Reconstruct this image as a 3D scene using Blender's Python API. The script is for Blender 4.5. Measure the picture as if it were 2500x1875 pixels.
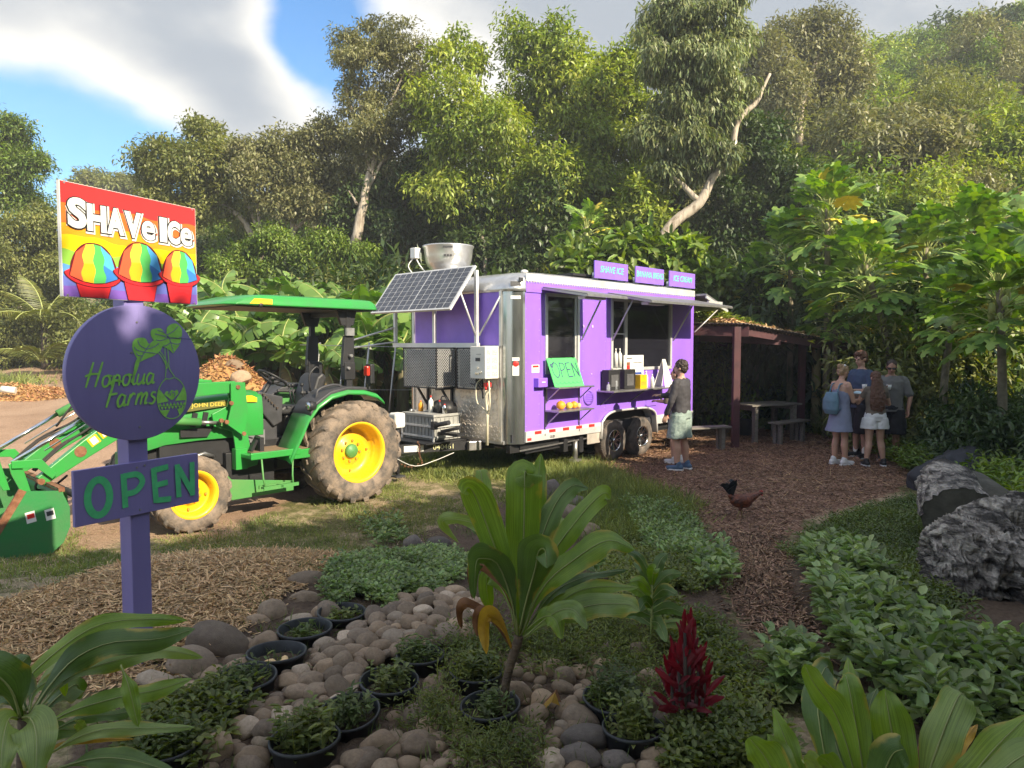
import bpy, bmesh, math, random
import numpy as np
from mathutils import Vector, Matrix, Euler, noise as mnoise

# ------------------------------------------------------------ camera, light, exposure
scene = bpy.context.scene
for o in list(bpy.data.objects):
    bpy.data.objects.remove(o)
col = scene.collection
R = math.radians
FPX, PITCH = 1733.0, R(3.153)
cd = bpy.data.cameras.new('camera'); cam = bpy.data.objects.new('camera', cd); col.objects.link(cam)
cam.location = (0, 0, 2); cam.rotation_euler = (R(90) - PITCH, 0, 0)
cd.sensor_width = 36; cd.lens = FPX / 2500 * 36; cd.clip_start = .05; cd.clip_end = 2000
scene.camera = cam
SUN = Vector((.70, -.714, .0)).normalized() * math.cos(R(32)) + Vector((0, 0, math.sin(R(32))))
sl = bpy.data.lights.new('sun', 'SUN'); sl.energy = 2.45; sl.angle = R(.55); sl.color = (1, .87, .66)
so = bpy.data.objects.new('sun', sl); col.objects.link(so)
so.rotation_euler = SUN.to_track_quat('Z', 'Y').to_euler()
scene.view_settings.view_transform = 'Standard'; scene.view_settings.look = 'None'
scene.view_settings.exposure = 2.0; scene.view_settings.gamma = 1
scene.view_settings.use_curve_mapping = False
scene.render.engine = 'CYCLES'
scene.cycles.max_bounces = 4; scene.cycles.diffuse_bounces = 2; scene.cycles.glossy_bounces = 2; scene.cycles.transparent_max_bounces = 4

world = bpy.data.worlds.new('World'); scene.world = world; world.use_nodes = True
wn = world.node_tree; wn.nodes.clear()
def N(t, typ, **kw):
    n = t.nodes.new(typ)
    for k, v in kw.items(): setattr(n, k, v)
    return n
def inp(t, n, key, v):
    s = n.inputs[key]
    if hasattr(v, 'is_output') and v.is_output: t.links.new(v, s)
    else: s.default_value = v
def mth(t, op, a, b=0., clamp=False):
    n = N(t, 'ShaderNodeMath', operation=op, use_clamp=clamp); inp(t, n, 0, a); inp(t, n, 1, b); return n.outputs[0]
def sstep(t, x, a, b):
    n = N(t, 'ShaderNodeMapRange', interpolation_type='SMOOTHSTEP'); inp(t, n, 0, x)
    n.inputs[1].default_value = a; n.inputs[2].default_value = b; return n.outputs[0]
sky = N(wn, 'ShaderNodeTexSky', sky_type='NISHITA'); sky.sun_disc = False
sky.sun_elevation = R(32); sky.sun_rotation = math.atan2(SUN.x, SUN.y); sky.dust_density = .7; sky.ozone_density = 2
tc = N(wn, 'ShaderNodeTexCoord')
def dirnoise(scale, detail, rough, off):
    mp = N(wn, 'ShaderNodeMapping'); inp(wn, mp, 0, tc.outputs['Generated']); mp.inputs[1].default_value = off; mp.inputs[3].default_value = (1, 1, 1.7)
    n = N(wn, 'ShaderNodeTexNoise'); inp(wn, n, 'Vector', mp.outputs[0]); n.inputs['Scale'].default_value = scale
    n.inputs['Detail'].default_value = detail; n.inputs['Roughness'].default_value = rough; return n.outputs[0]
n1 = dirnoise(2.6, 7, .55, (3.1, 1.7, .4)); n2 = dirnoise(1.9, 4, .5, (7.3, 2.2, 5.1))
def wdir(px, py):
    a = (px - 1250) / FPX; b = -(py - 937.5) / FPX
    return Vector((a, math.cos(PITCH) + b * math.sin(PITCH), -math.sin(PITCH) + b * math.cos(PITCH))).normalized()
def blob(px, py, r0, r1, w):      # soft bank of cloud round a direction of the sky
    d = N(wn, 'ShaderNodeVectorMath', operation='DISTANCE'); wn.links.new(tc.outputs['Generated'], d.inputs[0]); d.inputs[1].default_value = wdir(px, py)
    s = sstep(wn, d.outputs['Value'], r1, r0); return mth(wn, 'MULTIPLY', s, w)
n3 = dirnoise(9, 6, .6, (1.3, 4.4, 2.2)); acc = mth(wn, 'ADD', mth(wn, 'MULTIPLY', n1, 1.15), mth(wn, 'MULTIPLY', n3, .35))
for b in [(180, 40, .06, .30, .42), (520, 80, .02, .17, .34), (1200, -40, .08, .28, .36), (1850, -20, .08, .34, .38), (690, 300, .0, .11, .16), (580, 200, .0, .08, .14),
          (200, 410, .05, .19, -.55), (770, 90, .0, .11, -.55), (440, 400, .0, .12, -.32), (20, 400, .03, .17, -.45)]:
    acc = mth(wn, 'ADD', acc, blob(*b))
mask = sstep(wn, acc, .52, .97)
cr = N(wn, 'ShaderNodeValToRGB'); wn.links.new(sstep(wn, mth(wn, 'ADD', mth(wn, 'MULTIPLY', n2, .75), mth(wn, 'MULTIPLY', acc, .42)), .62, .92), cr.inputs[0])
cr.color_ramp.elements[0].color = (.32, .308, .285, 1); cr.color_ramp.elements[1].color = (.115, .13, .15, 1)
bs = N(wn, 'ShaderNodeBackground'); bs.inputs[1].default_value = .06
hs = N(wn, 'ShaderNodeHueSaturation'); hs.inputs['Saturation'].default_value = 1.4; wn.links.new(sky.outputs[0], hs.inputs['Color']); wn.links.new(hs.outputs[0], bs.inputs[0])
bc = N(wn, 'ShaderNodeBackground'); bc.inputs[1].default_value = 1.0; wn.links.new(cr.outputs[0], bc.inputs[0])
mx = N(wn, 'ShaderNodeMixShader'); wn.links.new(mask, mx.inputs[0]); wn.links.new(bs.outputs[0], mx.inputs[1]); wn.links.new(bc.outputs[0], mx.inputs[2])
wo = N(wn, 'ShaderNodeOutputWorld'); wn.links.new(mx.outputs[0], wo.inputs[0])

# ------------------------------------------------------------ placing helpers
rng = np.random.default_rng(7); random.seed(7)
def _ss(t): t = np.clip(t, 0, 1); return t * t * (3 - 2 * t)
def gz(x, y):
    x = np.asarray(x, float); y = np.asarray(y, float)
    z = .35 * _ss((7.4 - y) / 3.2)
    wl = _ss((-x - 1.5) / 4.5)
    z = z + .072 * np.maximum(0, y - 10) * wl
    q = x / np.maximum(y, 4)
    y0 = np.interp(q, [-.75, -.5, -.3, -.12, .2, .35, .6], [46, 36, 24, 18.5, 18, 18, 17])
    sl_ = np.interp(q, [-.75, -.45, -.2, 0, .15, .3, .45, .6, .8], [.10, .18, .22, .22, .22, .34, .44, .5, .55])
    d = np.maximum(0, y - y0); h = sl_ * (np.sqrt(d * d + 9) - 3)
    z = z + np.where(h > 26, 26 + (h - 26) * .1, h)
    und = .05 * np.sin(x * .9 + 1) * np.sin(y * .7) + .03 * np.sin(x * 2.3 + y * 1.1)
    return z + und * _ss((y - 13) / 6 + np.maximum(0, (-x - 5) / 4))
def g1(x, y): return float(gz(x, y))
def ray(px, py):
    a = (px - 1250) / FPX; b = -(py - 937.5) / FPX
    return Vector((a, math.cos(PITCH) + b * math.sin(PITCH), -math.sin(PITCH) + b * math.cos(PITCH)))
def at(px, py, Y):
    r = ray(px, py); t = Y / r.y; return Vector((r.x * t, Y, 2 + r.z * t))
def G(px, py):
    r = ray(px, py); lo, hi = .5, 400.
    t = .8
    while t < 90:
        p = (r.x * t, r.y * t, 2 + r.z * t)
        if p[2] <= g1(p[0], p[1]): break
        t *= 1.01
    return Vector((p[0], p[1], g1(p[0], p[1])))
def inpoly(P, x, y):
    x = np.asarray(x); y = np.asarray(y); c = np.zeros(x.shape, bool); n = len(P)
    for i in range(n):
        x0, y0 = P[i][0], P[i][1]; x1, y1 = P[i - 1][0], P[i - 1][1]
        if y0 == y1: continue
        k = ((y0 > y) != (y1 > y)) & (x < (x1 - x0) * (y - y0) / (y1 - y0) + x0); c ^= k
    return c
def gpoly(pts): return [tuple(G(*p)[:2]) for p in pts]
def scatter(P, n, seed=0, edge=0.0):
    r = np.random.default_rng(seed); P = np.array(P); lo = P.min(0) - edge; hi = P.max(0) + edge
    out = []; tot = 0
    while tot < n:
        q = r.uniform(lo, hi, (n * 3, 2)); j = q + r.normal(0, edge, q.shape) if edge else q
        q = q[inpoly(P, j[:, 0], j[:, 1])]; out.append(q); tot += len(q)
        if len(q) == 0: break
    q = np.concatenate(out)[:n]; return q

# ------------------------------------------------------------ mesh helpers
def tag(o, label=None, cat=None, group=None, kind=None):
    if label: o['label'] = label
    if cat: o['category'] = cat
    if group: o['group'] = group
    if kind: o['kind'] = kind
    return o
def thing(name, label, cat, loc=(0, 0, 0), rz=0, group=None):
    o = bpy.data.objects.new(name, None); col.objects.link(o); o.empty_display_size = .1
    o.location = loc; o.rotation_euler = (0, 0, rz); return tag(o, label, cat, group)
def link(name, me, parent=None):
    o = bpy.data.objects.new(name, me); col.objects.link(o)
    if parent: o.parent = parent
    return o
def np_mesh(name, v, f, mats, smooth=False):
    me = bpy.data.meshes.new(name); v = np.asarray(v, np.float32); f = np.asarray(f, np.int32)
    me.vertices.add(len(v)); me.vertices.foreach_set('co', v.ravel())
    k = f.shape[1]; me.loops.add(f.size); me.loops.foreach_set('vertex_index', f.ravel())
    me.polygons.add(len(f)); me.polygons.foreach_set('loop_start', np.arange(0, f.size, k, dtype=np.int32))
    me.polygons.foreach_set('loop_total', np.full(len(f), k, np.int32))
    if smooth: me.polygons.foreach_set('use_smooth', np.ones(len(f), bool))
    for m in (mats if isinstance(mats, (list, tuple)) else [mats]): me.materials.append(m)
    me.update(calc_edges=True); return me
class MB:
    def __init__(s): s.v = []; s.f = []; s.m = []; s.sm = []
    def add(s, vs, fs, mi=0, sm=True):
        b = len(s.v); s.v += [tuple(v) for v in vs]; s.f += [tuple(i + b for i in f) for f in fs]; s.m += [mi] * len(fs); s.sm += [sm] * len(fs); return s
    def box(s, c, d, rot=None, mi=0, taper=1.0):
        c = Vector(c); M = rot.to_matrix() if isinstance(rot, Euler) else (rot or Matrix.Identity(3))
        vs = []
        for z in (-.5, .5):
            t = taper if z > 0 else 1
            for x, y in ((-.5, -.5), (.5, -.5), (.5, .5), (-.5, .5)): vs.append(c + M @ Vector((x * d[0] * t, y * d[1] * t, z * d[2])))
        return s.add(vs, [(3, 2, 1, 0), (4, 5, 6, 7), (0, 1, 5, 4), (1, 2, 6, 5), (2, 3, 7, 6), (3, 0, 4, 7)], mi, False)
    def b2(s, x0, x1, y0, y1, z0, z1, mi=0): return s.box(((x0 + x1) / 2, (y0 + y1) / 2, (z0 + z1) / 2), (x1 - x0, y1 - y0, z1 - z0), None, mi)
    def beam(s, p0, p1, w, h, mi=0, up=(0, 0, 1)):
        p0, p1 = Vector(p0), Vector(p1); d = p1 - p0; x = d.normalized(); u = Vector(up)
        y = u.cross(x)
        if y.length < 1e-4: y = Vector((0, 1, 0)).cross(x)
        y.normalize(); z = x.cross(y); M = Matrix((x, y, z)).transposed()
        return s.box((p0 + p1) / 2, (d.length, w, h), M, mi)
    def tube(s, pts, r, n=8, mi=0, caps=True):
        pts = [Vector(p) for p in pts]; k = len(pts); rs = r if isinstance(r, (list, tuple)) else [r] * k
        vs = []; prev = None
        for i, p in enumerate(pts):
            t = (pts[min(i + 1, k - 1)] - pts[max(i - 1, 0)]).normalized()
            if prev is None: a = Vector((0, 0, 1)) if abs(t.z) < .9 else Vector((1, 0, 0)); u = t.cross(a).normalized()
            else: u = (prev - t * prev.dot(t)).normalized()
            prev = u; w = t.cross(u)
            for j in range(n): a = 2 * math.pi * j / n; vs.append(p + (u * math.cos(a) + w * math.sin(a)) * rs[i])
        fs = [(i * n + j, i * n + (j + 1) % n, (i + 1) * n + (j + 1) % n, (i + 1) * n + j) for i in range(k - 1) for j in range(n)]
        s.add(vs, fs, mi, True)
        if caps: b = len(s.v) - len(vs); s.f += [tuple(b + j for j in reversed(range(n))), tuple(b + (k - 1) * n + j for j in range(n))]; s.m += [mi] * 2; s.sm += [False] * 2
        return s
    def cyl(s, p0, p1, r0, r1=None, n=20, mi=0): return s.tube([p0, p1], [r0, r0 if r1 is None else r1], n, mi)
    def lathe(s, prof, o, ax, n=32, mi=0, close=False):
        o = Vector(o); ax = Vector(ax).normalized(); a = Vector((0, 0, 1)) if abs(ax.z) < .9 else Vector((1, 0, 0)); u = ax.cross(a).normalized(); w = ax.cross(u)
        vs = [o + ax * h + (u * math.cos(2 * math.pi * j / n) + w * math.sin(2 * math.pi * j / n)) * r for r, h in prof for j in range(n)]
        k = len(prof); fs = [(i * n + (j + 1) % n, i * n + j, (i + 1) * n + j, (i + 1) * n + (j + 1) % n) for i in range(k - 1) for j in range(n)]
        return s.add(vs, fs, mi, True)
    def prism(s, pts, O, U, V, th, mi=0, sm=False):        # 2D outline in frame O,U,V pushed out along U x V
        O, U, V = Vector(O), Vector(U), Vector(V); W = U.cross(V).normalized() * th; n = len(pts)
        a = [O + U * p[0] + V * p[1] for p in pts]; vs = a + [p + W for p in a]
        fs = [tuple(reversed(range(n))), tuple(range(n, 2 * n))]; s.add(vs, fs, mi, False)
        b = len(s.v) - 2 * n
        for i in range(n): s.f.append((b + i, b + (i + 1) % n, b + n + (i + 1) % n, b + n + i)); s.m.append(mi); s.sm.append(sm)
        return s
    def loft(s, rings, mi=0, caps=True, sm=True):
        n = len(rings[0]); vs = [p for r in rings for p in r]
        fs = [(i * n + j, i * n + (j + 1) % n, (i + 1) * n + (j + 1) % n, (i + 1) * n + j) for i in range(len(rings) - 1) for j in range(n)]
        s.add(vs, fs, mi, sm)
        if caps: b = len(s.v) - len(vs); k = len(rings); s.f += [tuple(b + j for j in reversed(range(n))), tuple(b + (k - 1) * n + j for j in range(n))]; s.m += [mi] * 2; s.sm += [False] * 2
        return s
    def ball(s, c, r, n=12, mi=0, rot=None):
        r = (r, r, r) if not isinstance(r, (list, tuple)) else r; c = Vector(c); M = rot.to_matrix() if rot else Matrix.Identity(3)
        vs = [c + M @ Vector((0, 0, -r[2]))]; h = n // 2
        for i in range(1, h):
            th = math.pi * i / h
            for j in range(n): a = 2 * math.pi * j / n; vs.append(c + M @ Vector((r[0] * math.sin(th) * math.cos(a), r[1] * math.sin(th) * math.sin(a), -r[2] * math.cos(th))))
        vs.append(c + M @ Vector((0, 0, r[2]))); L = len(vs) - 1; fs = [(0, 1 + (j + 1) % n, 1 + j) for j in range(n)]
        for i in range(h - 2):
            b = 1 + i * n; fs += [(b + j, b + (j + 1) % n, b + n + (j + 1) % n, b + n + j) for j in range(n)]
        b = 1 + (h - 2) * n; fs += [(b + j, b + (j + 1) % n, L) for j in range(n)]
        return s.add(vs, fs, mi, True)
    def mesh(s, name, mats):
        me = bpy.data.meshes.new(name); me.from_pydata(s.v, [], s.f)
        for m in (mats if isinstance(mats, (list, tuple)) else [mats]): me.materials.append(m)
        me.polygons.foreach_set('material_index', s.m); me.polygons.foreach_set('use_smooth', s.sm)
        me.update(); return me
    def build(s, name, mats, parent=None, bevel=0, loc=None, fix=True):
        me = s.mesh(name, mats)
        if fix:
            bm = bmesh.new(); bm.from_mesh(me); bmesh.ops.recalc_face_normals(bm, faces=bm.faces); bm.to_mesh(me); bm.free()
        o = link(name, me, parent)
        if loc: o.location = loc
        if bevel:
            b = o.modifiers.new('bevel', 'BEVEL'); b.width = bevel; b.segments = 2; b.limit_method = 'ANGLE'; b.angle_limit = R(40)
        return o
def spline(pts, n):
    pts = [Vector(p) for p in pts]
    if len(pts) < 3: return [pts[0].lerp(pts[-1], i / (n - 1)) for i in range(n)]
    P = [pts[0] * 2 - pts[1]] + pts + [pts[-1] * 2 - pts[-2]]; out = []; m = len(pts) - 1
    for i in range(n):
        t = i / (n - 1) * m; k = min(int(t), m - 1); u = t - k; a, b, c, d = P[k:k + 4]
        out.append(.5 * ((2 * b) + (c - a) * u + (2 * a - 5 * b + 4 * c - d) * u * u + (3 * b - 3 * c + d - a) * u ** 3))
    return out

# ------------------------------------------------------------ materials
def mat(name, c, rough=.6, metal=0., var=.12, scale=6., bump=0., bscale=40., c2=None, spec=.5, coat=0., trans=0., sheen=0., detail=6, thr=(.35, .65), island=0., hue=0., stretch=(1, 1, 1), coords='Object', emit=None, alpha=None):
    m = bpy.data.materials.new(name); m.use_nodes = True; t = m.node_tree; b = t.nodes['Principled BSDF']; out = t.nodes['Material Output']
    tc = N(t, 'ShaderNodeTexCoord'); mp = N(t, 'ShaderNodeMapping'); t.links.new(tc.outputs[coords], mp.inputs[0]); mp.inputs[3].default_value = stretch
    n = N(t, 'ShaderNodeTexNoise'); t.links.new(mp.outputs[0], n.inputs['Vector']); n.inputs['Scale'].default_value = scale; n.inputs['Detail'].default_value = detail; n.inputs['Roughness'].default_value = .6
    r = N(t, 'ShaderNodeValToRGB'); t.links.new(n.outputs[0], r.inputs[0])
    r.color_ramp.elements[0].position = thr[0]; r.color_ramp.elements[1].position = thr[1]
    a = c2 if c2 else tuple(min(1, x * (1 - var)) for x in c); bcol = c if c2 else tuple(min(1, x * (1 + var)) for x in c)
    r.color_ramp.elements[0].color = (*a, 1); r.color_ramp.elements[1].color = (*bcol, 1); last = r.outputs[0]
    if island:
        g = N(t, 'ShaderNodeNewGeometry'); h = N(t, 'ShaderNodeHueSaturation'); t.links.new(last, h.inputs['Color'])
        mr = N(t, 'ShaderNodeMapRange'); t.links.new(g.outputs['Random Per Island'], mr.inputs[0]); mr.inputs[3].default_value = 1 - island; mr.inputs[4].default_value = 1 + island; t.links.new(mr.outputs[0], h.inputs['Value'])
        if hue:
            m2 = mth(t, 'FRACT', mth(t, 'MULTIPLY', g.outputs['Random Per Island'], 37.7)); mr2 = N(t, 'ShaderNodeMapRange'); t.links.new(m2, mr2.inputs[0]); mr2.inputs[3].default_value = .5 - hue; mr2.inputs[4].default_value = .5 + hue; t.links.new(mr2.outputs[0], h.inputs['Hue'])
        last = h.outputs[0]
    t.links.new(last, b.inputs['Base Color']); b.inputs['Metallic'].default_value = metal; b.inputs['Specular IOR Level'].default_value = spec
    rr = N(t, 'ShaderNodeMapRange'); t.links.new(n.outputs[0], rr.inputs[0]); rr.inputs[3].default_value = max(0, rough - .1); rr.inputs[4].default_value = min(1, rough + .1); t.links.new(rr.outputs[0], b.inputs['Roughness'])
    b.inputs['Coat Weight'].default_value = coat
    if bump:
        n3 = N(t, 'ShaderNodeTexNoise'); t.links.new(mp.outputs[0], n3.inputs['Vector']); n3.inputs['Scale'].default_value = bscale; n3.inputs['Detail'].default_value = 5
        bp = N(t, 'ShaderNodeBump'); bp.inputs['Strength'].default_value = bump; bp.inputs['Distance'].default_value = .02; t.links.new(n3.outputs[0], bp.inputs['Height']); t.links.new(bp.outputs[0], b.inputs['Normal'])
    if emit: b.inputs['Emission Color'].default_value = (*emit, 1); b.inputs['Emission Strength'].default_value = 1
    if trans:
        tr = N(t, 'ShaderNodeBsdfTranslucent'); h2 = N(t, 'ShaderNodeHueSaturation'); t.links.new(last, h2.inputs['Color']); h2.inputs['Saturation'].default_value = 1.4; h2.inputs['Value'].default_value = 1.5; t.links.new(h2.outputs[0], tr.inputs[0])
        ms = N(t, 'ShaderNodeMixShader'); ms.inputs[0].default_value = trans; t.links.new(b.outputs[0], ms.inputs[1]); t.links.new(tr.outputs[0], ms.inputs[2]); t.links.new(ms.outputs[0], out.inputs[0])
    return m
def leafmat(name, c, c2, rough=.45, island=.35, trans=.3, scale=.6, hue=.02, spec=.5): return mat(name, c, rough, c2=c2, scale=scale, thr=(.38, .62), island=island, hue=hue, trans=trans, spec=spec, coords='Object')
M = {}
def mm(k, *a, **kw): M[k] = mat(k, *a, **kw); return M[k]
mm('black', (.02, .02, .022), .5); mm('rubber', (.035, .032, .03), .85, var=.3, scale=14, bump=.15)
mm('tyre_mud', (.26, .20, .15), .95, c2=(.09, .078, .068), scale=7, thr=(.36, .6), bump=.5, bscale=50)
mm('green_paint', (.03, .30, .05), .36, c2=(.055, .24, .065), coat=.25, scale=4, thr=(.25, .6), detail=10, bump=.02, bscale=30)
mm('green_dusty', (.045, .26, .06), .5, c2=(.11, .27, .08), scale=5, thr=(.3, .8))
mm('green_dark', (.02, .20, .05), .5, c2=(.055, .17, .06), scale=3, bump=.1)
mm('yellow_paint', (.85, .50, .01), .42, c2=(.60, .34, .03), coat=.2, scale=6, thr=(.25, .5), detail=9); mm('rust', (.16, .06, .03), .9, c2=(.25, .12, .06), scale=20, bump=.4)
mm('chrome', (.75, .75, .75), .15, 1.0, var=.05); mm('steel', (.42, .41, .40), .4, .8, var=.15, scale=10, bump=.05)
mm('alu', (.62, .62, .62), .33, .75, var=.16, scale=3, bump=.04, bscale=8); mm('alu_light', (.66, .66, .65), .45, .35, var=.1, scale=4)
mm('alu_col', (.5, .52, .53), .22, .9, var=.2, scale=2.5, bump=.06, bscale=6, stretch=(1, 1, .25))
mm('grey_plastic', (.10, .10, .105), .55, var=.15); mm('dark_grey', (.05, .05, .055), .5, var=.2)
mm('white', (.78, .78, .75), .5, var=.05); mm('white_plastic', (.72, .71, .66), .4, var=.06)
mm('purple', (.32, .155, .80), .38, c2=(.275, .135, .69), scale=2.2, coat=.15, thr=(.28, .6), stretch=(1, 1, .35), detail=9); mm('purple_sign', (.27, .23, .52), .5, c2=(.21, .175, .42), scale=3.5, thr=(.25, .7), bump=.12, bscale=22, stretch=(1, 1, .18), detail=10)
mm('purple_panel', (.27, .15, .70), .45, var=.05)  # wall purple darkened to put shade on the front panel; roof signs and seams reuse it
mm('sign_green', (.33, .74, .13), .5, var=.12, scale=25); mm('open_green', (.10, .62, .25), .5, var=.1, scale=18)
mm('sheet_green', (.10, .70, .16), .5, var=.05); mm('ink', (.05, .05, .16), .5); mm('mint', (.14, .66, .36), .5, var=.15, scale=15)
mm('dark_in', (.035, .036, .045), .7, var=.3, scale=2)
mm('orange_light', (.8, .25, .02), .4); mm('red_light', (.6, .04, .02), .25); mm('red', (.70, .03, .025), .45)
mm('dark_red', (.10, .035, .04), .6, c2=(.065, .025, .03), scale=8, bump=.15)
mm('wood_grey', (.23, .21, .18), .75, c2=(.13, .115, .10), scale=5, stretch=(1, 8, 8), bump=.25)
mm('bark_pale', (.50, .43, .34), .8, c2=(.20, .15, .11), scale=5, thr=(.32, .55), bump=.5, bscale=12, stretch=(2, 2, .6))
mm('bark_dark', (.10, .075, .055), .9, c2=(.045, .035, .028), scale=6, bump=.6, bscale=14, stretch=(2, 2, .5))
mm('bark_papaya', (.24, .21, .14), .8, c2=(.13, .11, .07), scale=9, bump=.4, bscale=20)
mm('driftwood', (.50, .45, .39), .9, c2=(.05, .042, .036), scale=3.2, thr=(.43, .60), bump=1.0, bscale=11, stretch=(1.2, 1, 5), detail=12)
mm('log_end', (.12, .11, .085), .9, c2=(.06, .055, .04), scale=6, bump=.4)
def glassmat(name, c, a):
    m = bpy.data.materials.new(name); m.use_nodes = True; t = m.node_tree; b = t.nodes['Principled BSDF']
    b.inputs['Base Color'].default_value = (*c, 1); b.inputs['Roughness'].default_value = .06; b.inputs['Alpha'].default_value = a; b.inputs['Specular IOR Level'].default_value = .6
    n = N(t, 'ShaderNodeTexNoise'); n.inputs['Scale'].default_value = 3; bp = N(t, 'ShaderNodeBump'); bp.inputs['Strength'].default_value = .03; t.links.new(n.outputs[0], bp.inputs['Height']); t.links.new(bp.outputs[0], b.inputs['Normal'])
    return m
M['glass'] = glassmat('glass', (.02, .02, .03), .55); M['clear'] = glassmat('clear', (.8, .85, .9), .3)
def stone_mat(name, c, c2):
    m = mat(name, c, .85, c2=c2, scale=4, thr=(.3, .7), bump=.35, bscale=30); t = m.node_tree; b = t.nodes['Principled BSDF']
    src = b.inputs['Base Color'].links[0].from_socket; v = N(t, 'ShaderNodeTexVoronoi'); v.inputs['Scale'].default_value = 16
    tcn = [n for n in t.nodes if n.type == 'MAPPING'][0]; t.links.new(tcn.outputs[0], v.inputs['Vector'])
    n2_ = N(t, 'ShaderNodeTexNoise'); n2_.inputs['Scale'].default_value = 3; t.links.new(tcn.outputs[0], n2_.inputs['Vector'])
    pit = mth(t, 'MULTIPLY', sstep(t, v.outputs['Distance'], .24, .10), sstep(t, n2_.outputs[0], .42, .58))
    mixn = N(t, 'ShaderNodeMixRGB'); t.links.new(mth(t, 'MULTIPLY', pit, .75), mixn.inputs[0]); t.links.new(src, mixn.inputs[1]); mixn.inputs[2].default_value = tuple(x * .35 for x in c2) + (1,)
    oi = N(t, 'ShaderNodeObjectInfo'); h = N(t, 'ShaderNodeHueSaturation'); t.links.new(mixn.outputs[0], h.inputs['Color'])
    mr = N(t, 'ShaderNodeMapRange'); t.links.new(oi.outputs['Random'], mr.inputs[0]); mr.inputs[3].default_value = .65; mr.inputs[4].default_value = 1.3; t.links.new(mr.outputs[0], h.inputs['Value']); t.links.new(h.outputs[0], b.inputs['Base Color'])
    bp = [n for n in t.nodes if n.type == 'BUMP'][0]; hs_ = bp.inputs['Height'].links[0].from_socket; t.links.new(mth(t, 'SUBTRACT', hs_, mth(t, 'MULTIPLY', pit, 1.2)), bp.inputs['Height'])
    return m
M['st_brown'] = stone_mat('stone_brown', (.33, .245, .165), (.21, .15, .10)); M['st_tan'] = stone_mat('stone_tan', (.43, .31, .20), (.30, .21, .135))
M['st_grey'] = stone_mat('stone_grey', (.27, .205, .145), (.17, .125, .09)); M['st_pale'] = stone_mat('stone_pale', (.54, .43, .32), (.38, .29, .205)); M['st_dark'] = stone_mat('stone_dark', (.20, .165, .14), (.12, .10, .085))
# ------------------------------------------------------------ ground
Zp = dict(
 dirt=gpoly([(-400, 1330), (-400, 800), (-100, 812), (20, 832), (170, 835), (250, 850), (480, 930), (520, 1010), (700, 1010), (940, 1080), (930, 1130), (640, 1260), (480, 1330), (250, 1320), (120, 1400)]),
 mulch=gpoly([(1330, 1128), (1500, 1100), (1560, 1040), (2100, 1030), (2260, 1070), (2260, 1150), (2190, 1200), (2060, 1240), (1950, 1280), (1915, 1330), (1905, 1400), (1940, 1480), (1990, 1570), (1900, 1610), (1840, 1540), (1775, 1450), (1750, 1370), (1735, 1310), (1700, 1245), (1560, 1195), (1440, 1160)]),
 under=gpoly([(1000, 1120), (1700, 1050), (2300, 1000), (2300, 960), (1000, 1000)]),
 chips=gpoly([(-300, 1470), (0, 1490), (200, 1440), (350, 1392), (520, 1356), (700, 1356), (840, 1372), (830, 1400), (740, 1450), (660, 1500), (590, 1560), (440, 1640), (300, 1680), (-100, 1700), (-500, 1640)]),
 bed=gpoly([(180, 1875), (330, 1650), (480, 1560), (690, 1440), (900, 1340), (1080, 1290), (1350, 1180), (1480, 1200), (1560, 1400), (1700, 1600), (1850, 1800), (1900, 1960), (100, 2000)]),
 bed2=gpoly([(1450, 1260), (1640, 1230), (1720, 1300), (1745, 1420), (1800, 1540), (1870, 1620), (1900, 1900), (1600, 1700)]), bed3=gpoly([(1960, 1300), (2100, 1245), (2600, 1200), (2800, 1900), (2000, 1900), (1985, 1620), (1930, 1500), (1915, 1380)]),
)
def soft(P, x, y, s):
    a = np.zeros(x.shape); r = np.random.default_rng(3)
    for k in range(6):
        nx = x + s * (np.sin(x * 1.7 * (k + 1) + y * 2.3 + k) * .5 + r.normal(0, .5)); ny = y + s * (np.sin(y * 1.9 * (k + 1) - x * 2.1 + 2 * k) * .5 + r.normal(0, .5)); a += inpoly(P, nx, ny)
    return a / 6
def chips_h(x, y):     # the wood-chip heap spread round the sign
    a = 0
    for cx, cy, r, h in [(at(600, 1400, 5.4).x, 5.3, 1.0, .10), (at(420, 1480, 4.7).x, 4.8, 1.2, .07)]: a = a + h * np.exp(-((np.asarray(x) - cx) ** 2 + (np.asarray(y) - cy) ** 2) / r ** 2 * 1.2)
    return a
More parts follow.
